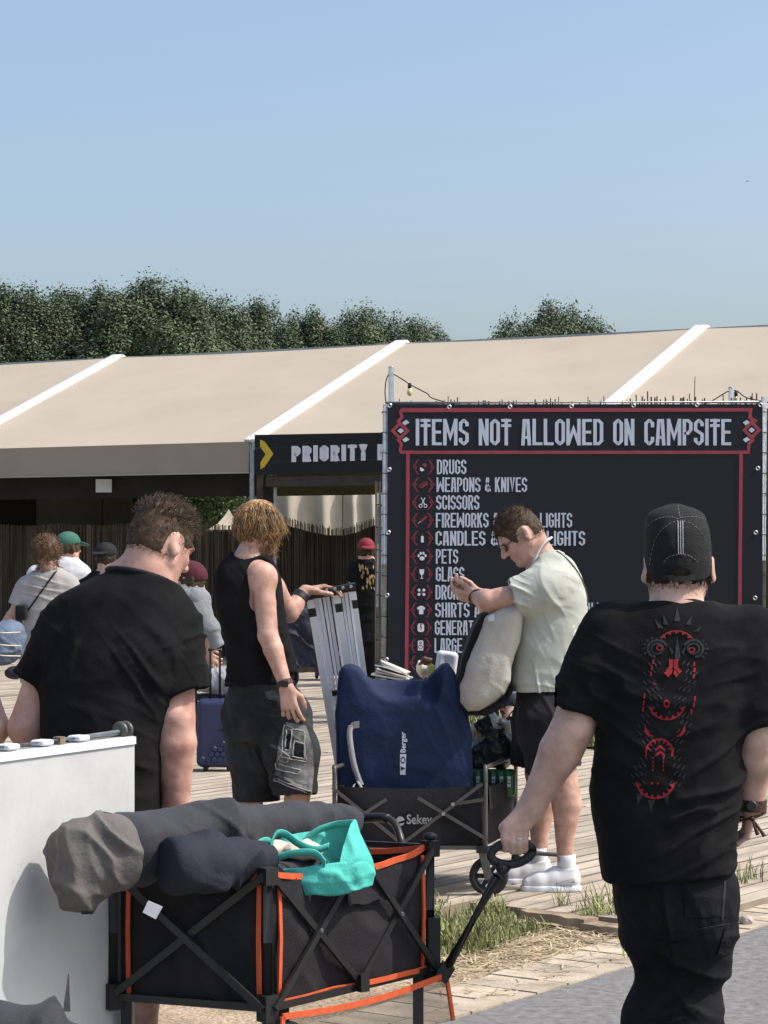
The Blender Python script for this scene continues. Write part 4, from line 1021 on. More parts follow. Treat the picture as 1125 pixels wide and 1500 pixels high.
def cloth(b, name, mat, parent, terms=(), seed=0, base=.003, smooth=1, **k):
    V, Q = b.mesh(smooth); N = vnormals(V, Q); V = folds(V, N, terms, seed, base)
    if len(terms): V = lap(V, Q, .35)
    return mk(name, V, Q, mat, parent, smooth=True, **k)
def hair_shell(b, name, mat, parent, src, c, A, thick, seed=0, rough=.002, h=None, freq=90, stretch=(1, 1, 1), s=1.0):
    # scalp shell: the head's own distance field grown by thick(f,l,u) metres in head coordinates
    g = S.__new__(S); c = np.array(c); m = .20*s
    lo = np.maximum(c-m, b.lo); sl, X, Y, Z = b.win(lo, c+m)
    g.h = b.h; g.ax = [b.ax[i][sl[i]] for i in range(3)]; g.lo = np.array([a[0] for a in g.ax])
    An = np.array(A); q = [X-c[0], Y-c[1], Z-c[2]]
    f, l, u = [(q[0]*An[0, i]+q[1]*An[1, i]+q[2]*An[2, i])/s for i in range(3)]
    g.d = (src[sl]-thick(f, l, u)).astype(np.float32)
    far = (f*f+l*l+u*u) > .17**2
    g.d = np.where(far, np.maximum(g.d, .01), g.d)
    V, Q = g.mesh(1); N = vnormals(V, Q)
    V = V+N*(rough*fbm(V*np.array(stretch)*freq+seed, 3))[:, None]
    return mk(name, V, Q, mat, parent, smooth=True), V, N
def strands(name, mat, parent, V, N, n, fn, seed=1, seg=4, w=.0016):
    # fn(p, nrm, rng) -> list of points for one lock of hair
    rr = random.Random(seed); VV, FF = [], []
    for i in range(n):
        j = rr.randrange(len(V)); p = Vector(V[j]); nn = Vector(N[j]); pts = fn(p, nn, rr)
        if not pts: continue
        m = len(pts); b0 = len(VV); prev = None
        for q, pt in enumerate(pts):
            d = nrm(pts[min(q+1, m-1)]-pts[max(q-1, 0)]); sd = d.cross(nn)
            sd = nrm(sd) if sd.length > 1e-4 else Vector((1, 0, 0)); ww = w*(1-.75*q/(m-1)); up = nrm(sd.cross(d))
            VV += [pt-sd*ww, pt+sd*ww, pt+up*ww*.9]
        for q in range(m-1):
            a = b0+3*q
            for k in range(3): k2 = (k+1) % 3; FF.append((a+k, a+k2, a+3+k2, a+3+k))
    return mk(name, VV, np.array(FF), mat, parent, smooth=True)
def fade(parent, mat, V, N, c, A, line, n, s=1.0, band=.015, seed=2, L0=.004, w=.0005, fmax=-.012):
    An = np.array(A); q = (V-np.array(c))@An/s; f, l, u = q[:, 0], q[:, 1], q[:, 2]; d = line(f, l)-u
    ok = (d > -.006) & (d < band) & (f < fmax) & ((q**2).sum(1) < .0196) & (np.abs(l) < .082)
    V2, N2, d2 = V[ok], N[ok], d[ok]
    if len(V2) < 10: return
    up = Vector(A.col[2]); fw = Vector(A.col[0]); ids = {i: d2[i] for i in range(len(V2))}
    def fn(p, nn, r):
        k = r.random()
        dd = float((np.array(line(*[np.array([x]) for x in ((np.array(p)-np.array(c))@An/s)[:2]]))-((np.array(p)-np.array(c))@An/s)[2])[0])
        if k < max(0, dd)/band: return None
        t_ = nrm(-up*.9+nn*.12-fw*.25+Vector((r.gauss(0, .25), r.gauss(0, .25), 0))); j = Vector((r.gauss(0, .002), r.gauss(0, .002), r.gauss(0, .002)))
        return [p+j, p+j+t_*L0*.5+nn*.0006, p+j+t_*L0+nn*.0004]
    strands('hair_strands', mat, parent, V2, N2, n, fn, seed, w=w)
def ringband(name, mat, parent, a, b, r, th=.004, n=28, fl=None):      # a bracelet or watch band about the segment a-b
    a, b = Vector(a), Vector(b); L = (b-a).length
    return G().lathe([(r, 0), (r+th, .0005), (r+th, L-.0005), (r, L)], a, b-a, n, close=True).mk(name, mat, parent, smooth=False)
def decal(g, pts, bvh, s, off=.0018, sub=6, Z=None):
    # flat artwork in photo columns and rows laid on the cloth it is printed on
    tri = []
    from mathutils.geometry import tessellate_polygon
    P3 = [Vector((x, y, 0)) for x, y in pts]
    # densify
    P = []
    for i in range(len(P3)):
        a, b2 = P3[i], P3[(i+1) % len(P3)]; m = max(1, int((b2-a).length/sub))
        P += [a.lerp(b2, k/m) for k in range(m)]
    T = tessellate_polygon([P])
    stack = [tuple(P[i] for i in t) for t in T]; out = []
    while stack:
        a, b2, c = stack.pop(); e = [(b2-a).length, (c-b2).length, (a-c).length]; mx = max(e)
        if mx > sub*1.6:
            k = e.index(mx); v = [a, b2, c]; p, q, r_ = v[k], v[(k+1) % 3], v[(k+2) % 3]; m = (p+q)/2
            stack += [(p, m, r_), (m, q, r_)]
        else: out.append((a, b2, c))
    cache = {}
    for t in out:
        ids = []
        for v in t:
            key = (round(v.x, 2), round(v.y, 2))
            if key not in cache:
                d = W(v.x, v.y, s)-Vector((0, 0, EYE)); h = bvh.ray_cast(Vector((0, 0, EYE)), d.normalized())
                if h[0] is None: cache[key] = None
                else: g.V.append(h[0]-d.normalized()*off); cache[key] = len(g.V)-1
            ids.append(cache[key])
        if None not in ids and len(set(ids)) == 3: g.F.append(tuple(ids))
def bvh_of(o):
    wl = WL[o.parent] if o.parent else WL[o]
    return BVHTree.FromPolygons([v.co+wl for v in o.data.vertices], [tuple(p.vertices) for p in o.data.polygons])
def arcband(cx, cy, r0, r1, a0, a1, n=14, ky=1.0):
    return ellp(cx, cy, r1, r1*ky, n, 0, a0, a1)+ellp(cx, cy, r0, r0*ky, n, 0, a0, a1)[::-1]

# ================= man in black cap pulling the orange trimmed wagon =================
def cap_man():
    s = 520.0; Z = F/s
    J = lambda px, py, dy=0: W(px, py, F/(Z+dy))
    base = W(985, HY+EYE*s, s); base.z = -.03
    root = thing('person', 'man in black mesh cap and black tee printed with red, pulling the wagon handle', 'person', base)
    b = S((.27, Z-.42, -.06), (1.22, Z+.34, 1.70), .005)
    hc = J(993.5, 833, .02); A = hframe((0.02, 1, -.12)); head(b, hc, A, 1.06, ear=1.12, eout=.008)
    b.cone(J(992, 846, .0), J(990, 905, -.02), .066, .078, .03)
    rows = torso_rows(s, Z, [(888, 955, 1028, .0, .06), (905, 915, 1062, 0, .085), (940, 893, 1085, .0, .11), (1010, 890, 1088, .0, .13), (1100, 888, 1080, 0, .135), (1200, 890, 1072, .01, .135), (1290, 900, 1068, .01, .125), (1330, 915, 1060, .01, .10)])
    b.loft(rows, .03)
    shl, ell_, wrl = J(884, 945, 0), J(838, 1068, -.03), J(778, 1183, .0)
    arm(b, shl, ell_, wrl, (.070, .062, .040))
    kn = J(752, 1222, -.012)
    # gripping hand: back of the hand to the camera, fingers over the handle bar
    f = nrm(J(752, 1216, -.02)-wrl)
    hw = J(772, 1192, -.004)
    for q, (x0, y0, x1, y1, x2, y2) in enumerate(((739.5, 1209, 738.5, 1228, 742, 1243), (749.5, 1213, 749.5, 1232, 751, 1247), (760, 1214, 760, 1234, 761, 1248), (770, 1212, 769, 1231, 769.5, 1244))):
        r = (.0100, .0104, .0100, .0090)[q]
        k0 = J(x0, y0, -.022); k1 = J(x1, y1, -.028); k2 = J(x2, y2, -.012); k3 = k2+Vector((.0, .024, .004))
        b.cone(wrl+Vector(((q-1.5)*.011, 0, -.004)), k0, .021, .0135, .016); b.cone(k0, k1, r*1.14, r*1.08, .004); b.cone(k1, k2, r*1.08, r, .003); b.cone(k2, k3, r, r*.9, .003)
    b.cone(hw, J(737, 1212, .01), .02, .013, .015); b.cone(J(737, 1212, .01), J(743, 1236, .03), .0125, .011, .006)
    shr, elr, wrr = J(1098, 950, 0), J(1108, 1085, -.01), J(1100, 1178, .03)
    arm(b, shr, elr, wrr, (.072, .062, .037))
    hand(b, wrr, (-.12, .25, -1), (-1, .1, 0), (0, 1, .2), ((.7, .9, .7),)*4, 1.0)
    for d, hp, k_, a_ in ((-1, (950, 1310), (975, 1408), (946, 1560)), (1, (1030, 1310), (1020, 1412), (1006, 1545))):
        dy = .02 if d < 0 else .0; an = J(a_[0], a_[1], .05 if d < 0 else -.05); an.z = .065
        toe = an+Vector((-.02 if d < 0 else .03, .17, -.055))
        leg(b, J(*hp, dy), J(*k_, dy+.03), an, toe, (.074, .036, .026))
    V, Q = b.mesh(1); V0, N0 = V, vnormals(V, Q); body = mk('body', V, Q, 'skin_pale', root, smooth=True)
    # tee
    t = S((.48, Z-.26, .50), (1.26, Z+.26, 1.42), .0055)
    tr = torso_rows(s, Z, [(872, 956, 1030, .0, .074), (880, 946, 1038, .0, .080), (886, 922, 1058, .0, .090), (896, 900, 1080, 0, .10), (915, 878, 1106, 0, .112), (950, 868, 1112, -.002, .130), (1010, 872, 1098, -.004, .146), (1060, 876, 1091, -.004, .15), (1110, 868, 1088, -.004, .156), (1160, 863, 1085, -.002, .162), (1200, 868, 1082, 0, .165), (1240, 876, 1079, 0, .166), (1282, 882, 1077, 0, .165), (1310, 884, 1075, 0, .162)])
    zh = EYE-(1281-HY)/s
    t.loft(tr, .02, n=2.5, zbot=zh, slope=.09, ztop=EYE-(881-HY)/s)
    for (a, e, ra, rb) in ((J(893, 925, 0), J(843, 1046, -.022), .086, .084), (J(1098, 932, 0), J(1116, 1064, -.01), .09, .09)):
        t.cone(a, e, ra, rb, .05, cutb=True)
    for (a, e, rb) in ((J(870, 985, -.01), J(838, 1058, -.026), .074), (J(1104, 1010, -.005), J(1114, 1084, -.012), .077)): t.cone(a.lerp(e, .45), e, rb-.012, rb, .006, op='s')
    t.loft(tr, .004, 's', n=2.5, grow=-.010, zbot=-1, ztop=zh+.05)
    tee = cloth(t, 'tshirt', 'black_tee', root, [
        (J(1060, 1150, -.15), .17, (-.55, 0, .9), .055, .0095), (J(1040, 1230, -.15), .12, (-.5, 0, .9), .045, .007), (J(900, 1230, -.15), .14, (.5, 0, .9), .06, .006),
        (J(860, 1000, -.05), .11, (.5, 0, .9), .04, .006), (J(1100, 1000, -.05), .11, (-.3, 0, 1), .04, .006), (J(985, 1000, -.15), .2, (.1, 0, 1), .09, .003), (J(890, 1090, -.12), .12, (.6, 0, .8), .05, .005)], 3, .0035)
    bv = bvh_of(tee)
    ring = [J(992.5, 886, .0)+Vector((.0745*math.cos(a), .078*math.sin(a), -.016*math.sin(a)-.004*math.cos(a))) for a in np.linspace(0, 2*math.pi, 40)[:-1]]
    G().tube(ring, .0075, 8, closed=True).mk('collar', 'black_rib', root, smooth=True)
    # printed artwork, dull grey behind and red on top
    gg, gr = G(), G(); D = lambda p, o=.002: decal(gg if o < .003 else gr, p, bv, s, o, 5)
    for (x, y, dx, dy, w) in ((968, 920, -10, -14, 4), (976, 915, -5, -15, 4), (992, 910, 0, -21, 4.5), (1008, 915, 6, -13, 4), (1020, 925, 8, -8, 4)):
        D([(x-w, y), (x+dx*.9, y+dy), (x+w, y)])
    for cx in (963, 1016):
        D(arcband(cx, 950, 7, 10, 0, 359, 20, .9)); D(arcband(cx, 950, 12, 16, 100 if cx < 990 else 200, 340 if cx < 990 else 440, 18, .9))
        for k in range(5):
            a = R((150 if cx < 990 else -50)+k*22); D([(cx+18*math.cos(a), 950+16*math.sin(a)), (cx+23*math.cos(a+.1), 950+20*math.sin(a+.1)), (cx+18*math.cos(a+.28), 950+16*math.sin(a+.28))])
    D([(988, 962), (992, 932), (997, 962), (992, 972)]); D([(984, 960), (980, 945), (987, 955)]); D([(1001, 960), (1005, 946), (998, 955)])
    for k in range(15):
        y = 972+k*12.5; w_ = 15+7*math.sin(k*1.1); cx = 984-k*1.5
        for d_ in (-1, 1):
            for m_ in range(3):
                x = cx+d_*(w_+m_*6.5); D([(x, y+m_*2), (x+d_*5, y-5+m_*2), (x+d_*6, y-4+m_*2), (x+d_*1, y+2.4+m_*2)])
    for (x, y, dx) in ((938, 1168, -8), (954, 1178, 0), (975, 1168, 6)): D([(x-5, y-6), (x+dx*.6, y+13), (x+5, y-6)])
    R3 = lambda p: D(p, .0034)
    def teeth(cx, cy, r0, r1, a0, a1, n, ky=1.0, inw=True):
        R3(arcband(cx, cy, r0+1.2, r1, a0, a1, 18, ky))
        for k in range(n):
            a = R(a0+(a1-a0)*(k+.5)/n); da = R((a1-a0)/n*.30); rr, tip = (r0+1.2, r0-3.6) if inw else (r1, r1+5)
            R3([(cx+rr*math.cos(a-da), cy+rr*ky*math.sin(a-da)), (cx+tip*math.cos(a), cy+tip*ky*math.sin(a)), (cx+rr*math.cos(a+da), cy+rr*ky*math.sin(a+da))])
    teeth(991, 947, 25, 28, 210, 330, 5, .85)
    for cx, cy in ((966, 949), (1013.5, 952)):
        R3(arcband(cx, cy, 3.0, 4.8, 0, 180, 10, .9)); R3(arcband(cx, cy, 3.0, 4.8, 180, 360, 10, .9))
    R3([(980, 966), (986, 966), (986, 977), (979, 984.5), (975, 982), (980, 976)]); R3([(987, 966), (994, 966), (993, 977), (999, 983), (995, 987), (987, 978)]); R3([(986, 980), (984, 986), (979, 992), (972, 985)]); R3([(988, 980.5), (994, 988), (991, 992), (986.5, 987)])
    for (x, y) in ((957, 966), (955, 975), (953.5, 984), (1017, 969), (1017.5, 978), (1016, 987)): R3([(x-1.2, y), (x+1.5, y), (x+1.2, y+6.5), (x-1.5, y+6.5)])
    R3([(955, 999), (960, 1000), (962, 1004), (957, 1003)])
    for (x, y) in ((944, 1016), (943, 1026), (942, 1035), (1018, 1020), (1016.5, 1029), (1013, 1039)): R3([(x-1.0, y), (x+1.5, y), (x+1.0, y+7), (x-1.5, y+7)])
    R3(arcband(976.5, 1031, 2.5, 4.8, 0, 180, 9, 1.3)); R3(arcband(976.5, 1031, 2.5, 4.8, 180, 360, 9, 1.3))
    teeth(977, 1029, 24, 27.5, 12, 168, 7, .95)
    for d in (-1, 1):
        cx = 974+d*23; R3([(cx+d*6, 1062), (cx+d*7, 1072), (cx+d*1, 1079), (cx-d*7, 1079), (cx-d*1, 1075), (cx+d*3, 1069)])
    teeth(966, 1103, 18, 21.5, 190, 350, 7, 1.0); R3([(944.5, 1098), (948, 1098), (948, 1108), (945.5, 1108)]); R3([(984, 1098), (987.5, 1098), (986, 1109), (983, 1108)])
    for y in (1093, 1101): R3([(967, y-2), (974, y+4), (974, y+7.5), (967, y+2), (960, y+7.5), (960, y+4)])
    for x in (957, 972):
        for k in range(4): R3([(x-.9, 1108+k*6), (x+1.1, 1108+k*6), (x+.8-k*.3, 1112+k*6), (x-1.1-k*.3, 1112+k*6)])
    teeth(960, 1144, 25, 29, 5, 175, 8, .92); R3([(954, 1146), (957, 1145), (956, 1149), (953, 1149)]); R3([(962, 1146), (965, 1146), (965, 1149), (962, 1149)])
    gg.mk('shirt_print', 'print_grey', root); gr.mk('shirt_print', 'print_red', root, label='red toothed arcs and eyes of the print')
    # trousers
    p = S((.48, Z-.30, -.06), (1.18, Z+.34, .76), .0058)
    p.loft(torso_rows(s, Z, [(1255, 888, 1072, .005, .145), (1300, 902, 1074, .005, .15), (1335, 914, 1074, .005, .142), (1362, 926, 1070, .01, .12)]), .02, n=2.4)
    for hp, k_, a_, rr, dy in (((950, 1315), (977, 1408), (946, 1545), (.098, .074, .088, .090), .02), ((1030, 1315), (1019, 1412), (1006, 1545), (.100, .078, .082, .082), .0)):
        h0, k0 = J(*hp, dy), J(*k_, dy+.02); a0 = J(*a_, .05 if hp[0] < 1000 else -.05); a0.z = .02
        p.chain([h0, h0.lerp(k0, .6), k0, k0.lerp(a0, .5), a0], [rr[0], rr[0]*.97, rr[1], rr[2], rr[3]], .045, )
    p.cutz(.015, False)
    tro = cloth(p, 'trousers', 'black_denim', root, [(J(1010, 1455, -.08), .12, (-.6, 0, .8), .07, .013), (J(950, 1470, -.08), .12, (.4, 0, .9), .07, .012), (J(1020, 1400, -.08), .12, (.5, 0, .9), .08, .012), (J(930, 1380, -.1), .12, (.8, 0, .5), .06, .006), (J(1040, 1340, -.1), .14, (.15, 0, 1), .07, .005), (J(985, 1330, -.12), .1, (1, 0, .3), .05, .005)], 5, .004)
    bt = bvh_of(tro); g = G()
    decal(g, [(1000, 1276), (1062, 1272), (1066, 1276), (1066, 1342), (1004, 1345)], bt, s, .004, 8); g.mk('back_pocket', 'black_denim', root)
    g = G(); decal(g, [(1068, 1352), (1022, 1360), (1020, 1362), (1070, 1354)], bt, s, .003, 6); decal(g, [(1061, 1290), (1064, 1290), (1060, 1348), (1057, 1348)], bt, s, .006, 6); g.mk('stitching', 'washed_denim', root)
    g = G(); decal(g, [(1064, 1356), (1074, 1353), (1070, 1398), (1050, 1402)], bt, s, .008, 8); g.mk('side_pocket', 'black_denim', root)
    h = W(1000.5, 1287, s)-Vector((0, 0, EYE)); q = bt.ray_cast(Vector((0, 0, EYE)), h.normalized())
    if q[0]: G().lathe([(.004, .006), (.007, .007), (.0085, .004), (.0085, 0)], q[0]-h.normalized()*.001, (0, -1, 0), 14).mk('rivet', 'steel', root)
    # shoes (below the frame)
    for ax_, ay in ((930, .06), (1014, -.04)):
        c = J(ax_, 1560, ay); c.z = -.03; sh = S(tuple(np.array(c)-.2), tuple(np.array(c)+np.array((.2, .34, .2))), .006)
        sh.chain([c+Vector((0, -.05, .045)), c+Vector((0, .08, .045)), c+Vector((0, .19, .035))], [.045, .047, .035], .03); sh.cutz(-.028, False)
        V, Q = sh.mesh(1); mk('shoe', V, Q, 'plastic_black', root, smooth=True)
    # cap
    c = S((.62, Z-.22, 1.36), (1.02, Z+.36, 1.68), .004)
    cr = torso_rows(s, Z, [(736, 987, 996, .05, .008), (739, 981, 1002, .05, .03), (743, 966, 1018, .045, .060), (749, 955, 1029, .04, .085), (755, 949, 1035, .035, .097), (762, 947.5, 1036, .03, .103), (776, 945.5, 1040, .022, .109), (800, 944, 1042.5, .016, .112), (825, 944, 1043, .012, .110), (846, 947, 1041, .012, .106), (858, 950, 1039, .012, .103)])
    c.loft(cr, .004, n=2.2, ztop=EYE-(737-HY)/s)
    zc = EYE-(852-HY)/s
    c.loft(cr, .003, 's', n=2.2, grow=-.006, zbot=-1, ztop=zc+.085)
    Yc = c.ax[1][None, :, None]; Zc = c.ax[2][None, None, :]
    c.d = np.maximum(c.d, ((zc+.30*np.maximum(Yc-(Z-.085), 0)-Zc)/1.05).astype(np.float32))
    c.ell(J(995, 851, -.11), (.036, .05, .034), None, .004, 's')
    V, Q = c.mesh(1); N = vnormals(V, Q)
    hcz = hc; capo = mk('cap', V, Q, 'cap_black', root, smooth=True)
    vs = S((.62, Z+.04, 1.36), (1.02, Z+.30, 1.56), .004); vs.ell(J(994, 842, .13), (.092, .10, .012), Matrix.Rotation(R(-14), 3, 'X'), 0); V, Q = vs.mesh(1); mk('visor', V, Q, 'cap_black', capo.parent, smooth=True)
    bc = bvh_of(capo)
    def oncap(pts, off=.0015, mat='strap_grey', name='stitching', r=.0011):
        o = []
        for x, y in pts:
            d = (W(x, y, s)-Vector((0, 0, EYE))).normalized(); q = bc.ray_cast(Vector((0, 0, EYE)), d)
            if q[0]: o.append(q[0]-d*off)
        return o
    g = G()
    def dash(pts, every=2):
        o = oncap(pts)
        for i in range(0, len(o)-1, every): g.tube([o[i], o[i+1]], .0009, 4)
    lin = lambda P, n: [tuple(v)[:2] for v in smoothpath([Vector((x, y, 0)) for x, y in P], n)]
    dash(lin([(949.5, 771), (955, 764), (970, 758), (984, 757.5), (993, 760)], 6)); dash(lin([(993, 760), (1002, 757.5), (1018, 757), (1032, 760), (1037.5, 764)], 6))
    dash(lin([(993, 762), (975, 771), (962, 786), (955, 806), (951, 830)], 7)); dash(lin([(998, 762), (1016, 769), (1031, 785), (1039, 806), (1042.5, 830)], 7))
    dash(lin([(972, 826), (978, 817), (990, 812.5), (1000, 812), (1012, 815), (1022, 823)], 5))
    dash(lin([(993, 740), (995, 752), (997, 759)], 5))
    g.mk('stitching', 'strap_grey', root)
    g = G()
    for x in (994.3, 997.7, 1001.1):
        o = oncap([(x-1.0+k*.06, 763+k*4.4) for k in range(12)], .001); 
        if len(o) > 1: g.strap(o, .0028, (1, 0, 0), .0012)
    g.mk('cap_stripe', 'strap_grey', root)
    G().ball(J(995.5, 758.5, -.062), (.0085, .006, .006), 12, 6).mk('cap_button', 'cap_black', root, smooth=True)
    o = [J(972+4.8*k, 846+ (2 if 2 < k < 8 else 0), -.088-.010*math.sin(k/10*math.pi)) for k in range(11)]
    G().strap(smoothpath(o, 3), .016, (0, .15, 1), .003).mk('cap_strap', 'cap_black', root)
    # hair below the cap
    def th(f, l, u):
        hl = -.045+.30*np.maximum(f+.02, 0); return np.where((f < .012) & (np.abs(l) < .088), np.clip((u-hl)*.10, -.006, .0028), -.006)
    ho, HV, HN = hair_shell(b, 'hair', 'hair_dark', root, b.d, hc, A, th, 1, .0012, s=1.06)
    sel = HV[:, 2] < zc+.03; HV2, HN2 = HV[sel], HN[sel]
    sel = HN2[:, 1] < .35; HV2, HN2 = HV2[sel], HN2[sel]
    strands('hair_strands', 'strand_dark', root, HV2, HN2, 1500, lambda p, n, r: [p-n*.001, p+n*.0015+Vector((r.gauss(0, .002), 0, -.004)), p+n*.0015+Vector((r.gauss(0, .003), 0, -.009))], 4, w=.0008)
    fade(root, 'strand_dark', V0, N0, hc, A, lambda f, l: -.047+.25*np.maximum(f+.02, 0), 1100, 1.06, .018)
    # watch and plaited cord on the right wrist
    w0, w1 = J(1101, 1170, .028), J(1100, 1187, .03)
    ringband('watch', 'leather', root, w0, w1, .0395, .004); G().lathe([(.0, .008), (.013, .008), (.016, .004), (.016, 0)], (w0+w1)/2+Vector((-.006, -.040, 0)), (-.1, -1, 0), 18).mk('watch_face', 'cart_metal', root)
    g = G(); c0 = J(1099, 1196, .032)
    g.tube([c0+Vector((.043*math.cos(a), .036*math.sin(a), .012*math.cos(a*1))) for a in np.linspace(0, 6.28, 24)[:-1]], .0038, 6, closed=True)
    k0 = J(1102, 1199, -.006); g.ball(k0, .008)
    for dx, e in ((18, 1225), (8, 1223)): g.tube(smoothpath([k0, J(1102+dx*.5, 1212, -.01), J(1102+dx, e, -.012)], 4), [.0028+.0004*i for i in range(9)], 6)
    g.mk('plaited_bracelet', 'leather', root, smooth=True)
    ringband('ring', 'steel', root, J(760, 1227, -.027), J(760, 1230.5, -.028), .0112, .0016)
cap_man()

# ================= broad man in a plain black tee at the left =================
def left_man():
    s = 510.0; Z = F/s
    J = lambda px, py, dy=0: W(px, py, F/(Z+dy))
    base = W(165, HY+EYE*s, s); base.z = 0
    root = thing('person', 'broad man in plain black tee looking down behind the scuffed white board', 'person', base)
    b = S((-1.16, Z-.32, -.02), (-.42, Z+.38, 1.74), .005)
    hc = J(236, 799, .03); A = hframe((.64, .70, -.42)); Ph = head(b, hc, A, .98, ear=1.05)
    b.chain([Ph(-.045, 0, -.025), J(212, 846, .0), J(200, 885, -.01)], [.060, .070, .095], .02)
    b.cone(J(190, 872, .0), J(112, 905, 0), .07, .05, .05); b.cone(J(215, 876, 0), J(246, 908, 0), .065, .05, .05)
    rows = torso_rows(s, Z, [(868, 135, 250, 0, .08), (905, 92, 268, 0, .11), (960, 76, 262, 0, .14), (1050, 74, 232, 0, .155), (1130, 76, 228, 0, .165), (1200, 80, 228, 0, .165), (1260, 85, 230, 0, .15)])
    b.loft(rows, .04)
    arm(b, J(82, 938, 0), J(38, 1065, -.03), J(70, 1160, .12), (.054, .052, .034))
    hand(b, J(70, 1160, .12), (.4, .5, -.8), (.8, 0, .3), (0, 1, .3), ((.6, .8, .6),)*4)
    el, wr = J(254, 1052, -.03), J(258, 1180, -.02)
    arm(b, J(254, 950, 0), el, wr, (.064, .065, .042)); b.cone(J(215, 834, 0), J(168, 848, 0), .058, .045, .03)
    b.ell(J(250, 1046, -.075), (.022, .018, .022), None, .02)
    hand(b, wr, (.05, .2, -1), (-1, .2, 0), (0, 1, 0), ((.5, .7, .5),)*4)
    for d, x in ((-1, 120), (1, 205)):
        an = J(x, 1560, 0); an.z = .07; leg(b, J(x, 1230, 0), J(x, 1400, .02), an, an+Vector((.03, .18, -.05)), (.10, .066, .044))
    V, Q = b.mesh(1)
    V = V+vnormals(V, Q)*(.0018*fbm(V*22, 2)*(V[:, 2] < 1.36))[:, None]
    V0, N0 = V, vnormals(V, Q); mk('body', V, Q, 'skin_red', root, smooth=True)
    t = S((-1.20, Z-.30, .68), (-.40, Z+.30, 1.50), .0055)
    tr = torso_rows(s, Z, [(828, 164, 250, .0, .098), (838, 154, 258, .0, .102), (846, 136, 262, .0, .108), (858, 108, 264, 0, .12), (875, 86, 274, 0, .135), (892, 74, 282, 0, .142), (922, 64, 288, -.004, .155), (970, 60, 284, -.008, .172), (1020, 60, 262, -.008, .182), (1060, 62, 246, -.006, .188), (1120, 64, 242, -.004, .19), (1180, 66, 240, 0, .19), (1220, 66, 240, 0, .188)])
    zh = EYE-(1195-HY)/s
    t.loft(tr, .02, n=2.4, zbot=zh)
    X = t.ax[0][:, None, None]; Y = t.ax[1][None, :, None]; ZZ = t.ax[2][None, None, :]; cc = J(205, 847); t.d = np.maximum(t.d, (ZZ-(cc.z-.21*(X-cc.x)-.22*(Y-cc.y))).astype(np.float32)*np.float32(.95))
    t.cone(J(98, 922, 0), J(46, 1000, -.018), .082, .060, .04, cutb=True); t.cone(J(254, 925, 0), J(264, 1012, -.018), .088, .084, .04, cutb=True)
    t.cone(J(62, 978, -.01), J(44, 1006, -.02), .044, .052, .006, op='s'); t.cone(J(260, 978, -.01), J(264, 1020, -.018), .064, .076, .006, op='s')
    tee = cloth(t, 'tshirt', 'black_tee', root, [
        (J(285, 940, -.08), .14, (.35, 0, -.9), .034, .009), (J(100, 930, -.12), .11, (1, 0, -.35), .04, .007), (J(55, 970, -.05), .10, (.5, 0, .9), .045, .006), (J(175, 1000, -.18), .22, (.1, 0, 1), .10, .0035), (J(235, 980, -.12), .10, (.8, 0, .5), .04, .007), (J(160, 1110, -.18), .2, (.3, 0, 1), .08, .004)], 11, .004)
    ring = [cc+Vector((.094*math.cos(a), .100*math.sin(a), -.022*math.sin(a)-.020*math.cos(a))) for a in np.linspace(0, 2*math.pi, 44)[:-1]]
    G().tube(ring, .0075, 8, closed=True).mk('collar', 'black_rib', root, smooth=True)
    p = S((-1.1, Z-.28, .35), (-.5, Z+.28, .84), .008)
    p.loft(torso_rows(s, Z, [(1175, 78, 236, 0, .165), (1230, 74, 240, 0, .17), (1270, 76, 240, 0, .15)]), .02)
    for x in (120, 206): p.cone(J(x, 1240, 0), J(x, 1400, .02), .10, .105, .03, cutb=True)
    cloth(p, 'shorts', 'black_denim', root, [(J(160, 1250, -.15), .2, (.2, 0, 1), .07, .006)], 4, .004)
    for x in (120, 205):
        c = J(x, 1560, 0); c.z = 0; sh = S(tuple(np.array(c)-.2), tuple(np.array(c)+np.array((.2, .34, .2))), .006)
        sh.chain([c+Vector((0, -.05, .045)), c+Vector((.01, .08, .045)), c+Vector((.03, .19, .035))], [.045, .047, .035], .03); sh.cutz(.002, False)
        V, Q = sh.mesh(1); mk('shoe', V, Q, 'plastic_black', root, smooth=True)
    # short faded hair, longer and tousled on top
    def th(f, l, u):
        line = -.042+1.0*np.maximum(f+.004, 0)-.55*np.maximum(f-.05, 0)
        ear = np.exp(-((f+.010)**2+(u+.004)**2)/.00055)*.03*(np.abs(l) > .05)
        top = np.clip((u-.045)/.05, 0, 1)
        return np.where(f < .098, np.clip((u-line)*.10, -.008, .0022)+.012*top-ear, -.008)
    ho, HV, HN = hair_shell(b, 'hair', 'hair_brown', root, b.d, hc, A, th, 2, .0007, s=.98, freq=110)
    fw, lf, up = [Vector(A.col[i]) for i in range(3)]
    def st(p, n, r):
        q = Vector(p)-hc; u = q.dot(up); f = q.dot(fw)
        if u > .055:
            L = r.uniform(.012, .030); d = nrm(n*.6+fw*r.gauss(.45, .22)+lf*r.gauss(.15, .22)+Vector((0, 0, .35)))
            return [p-n*.002, p+d*L*.5, p+d*L*.85+fw*r.gauss(.004, .004), p+d*L+fw*r.gauss(.008, .006)-up*.002]
        if u > -.05:
            L = .003+.008*max(0, u+.03)/.08; d = nrm(n*.22-up*.8+lf*r.gauss(0, .2)-fw*.2); return [p-n*.001, p+d*L*.6, p+d*L]
    HV2 = HV; HN2 = HN
    strands('hair_strands', 'strand_brown', root, HV2, HN2, 5200, st, 3, w=.0011)
    fade(root, 'strand_brown', V0, N0, hc, A, lambda f, l: -.042+1.0*np.maximum(f+.004, 0), 1300, .98)
    ringband('bracelet', 'leather', root, J(258, 1186, -.02), J(258, 1191, -.02), .044, .003)
left_man()

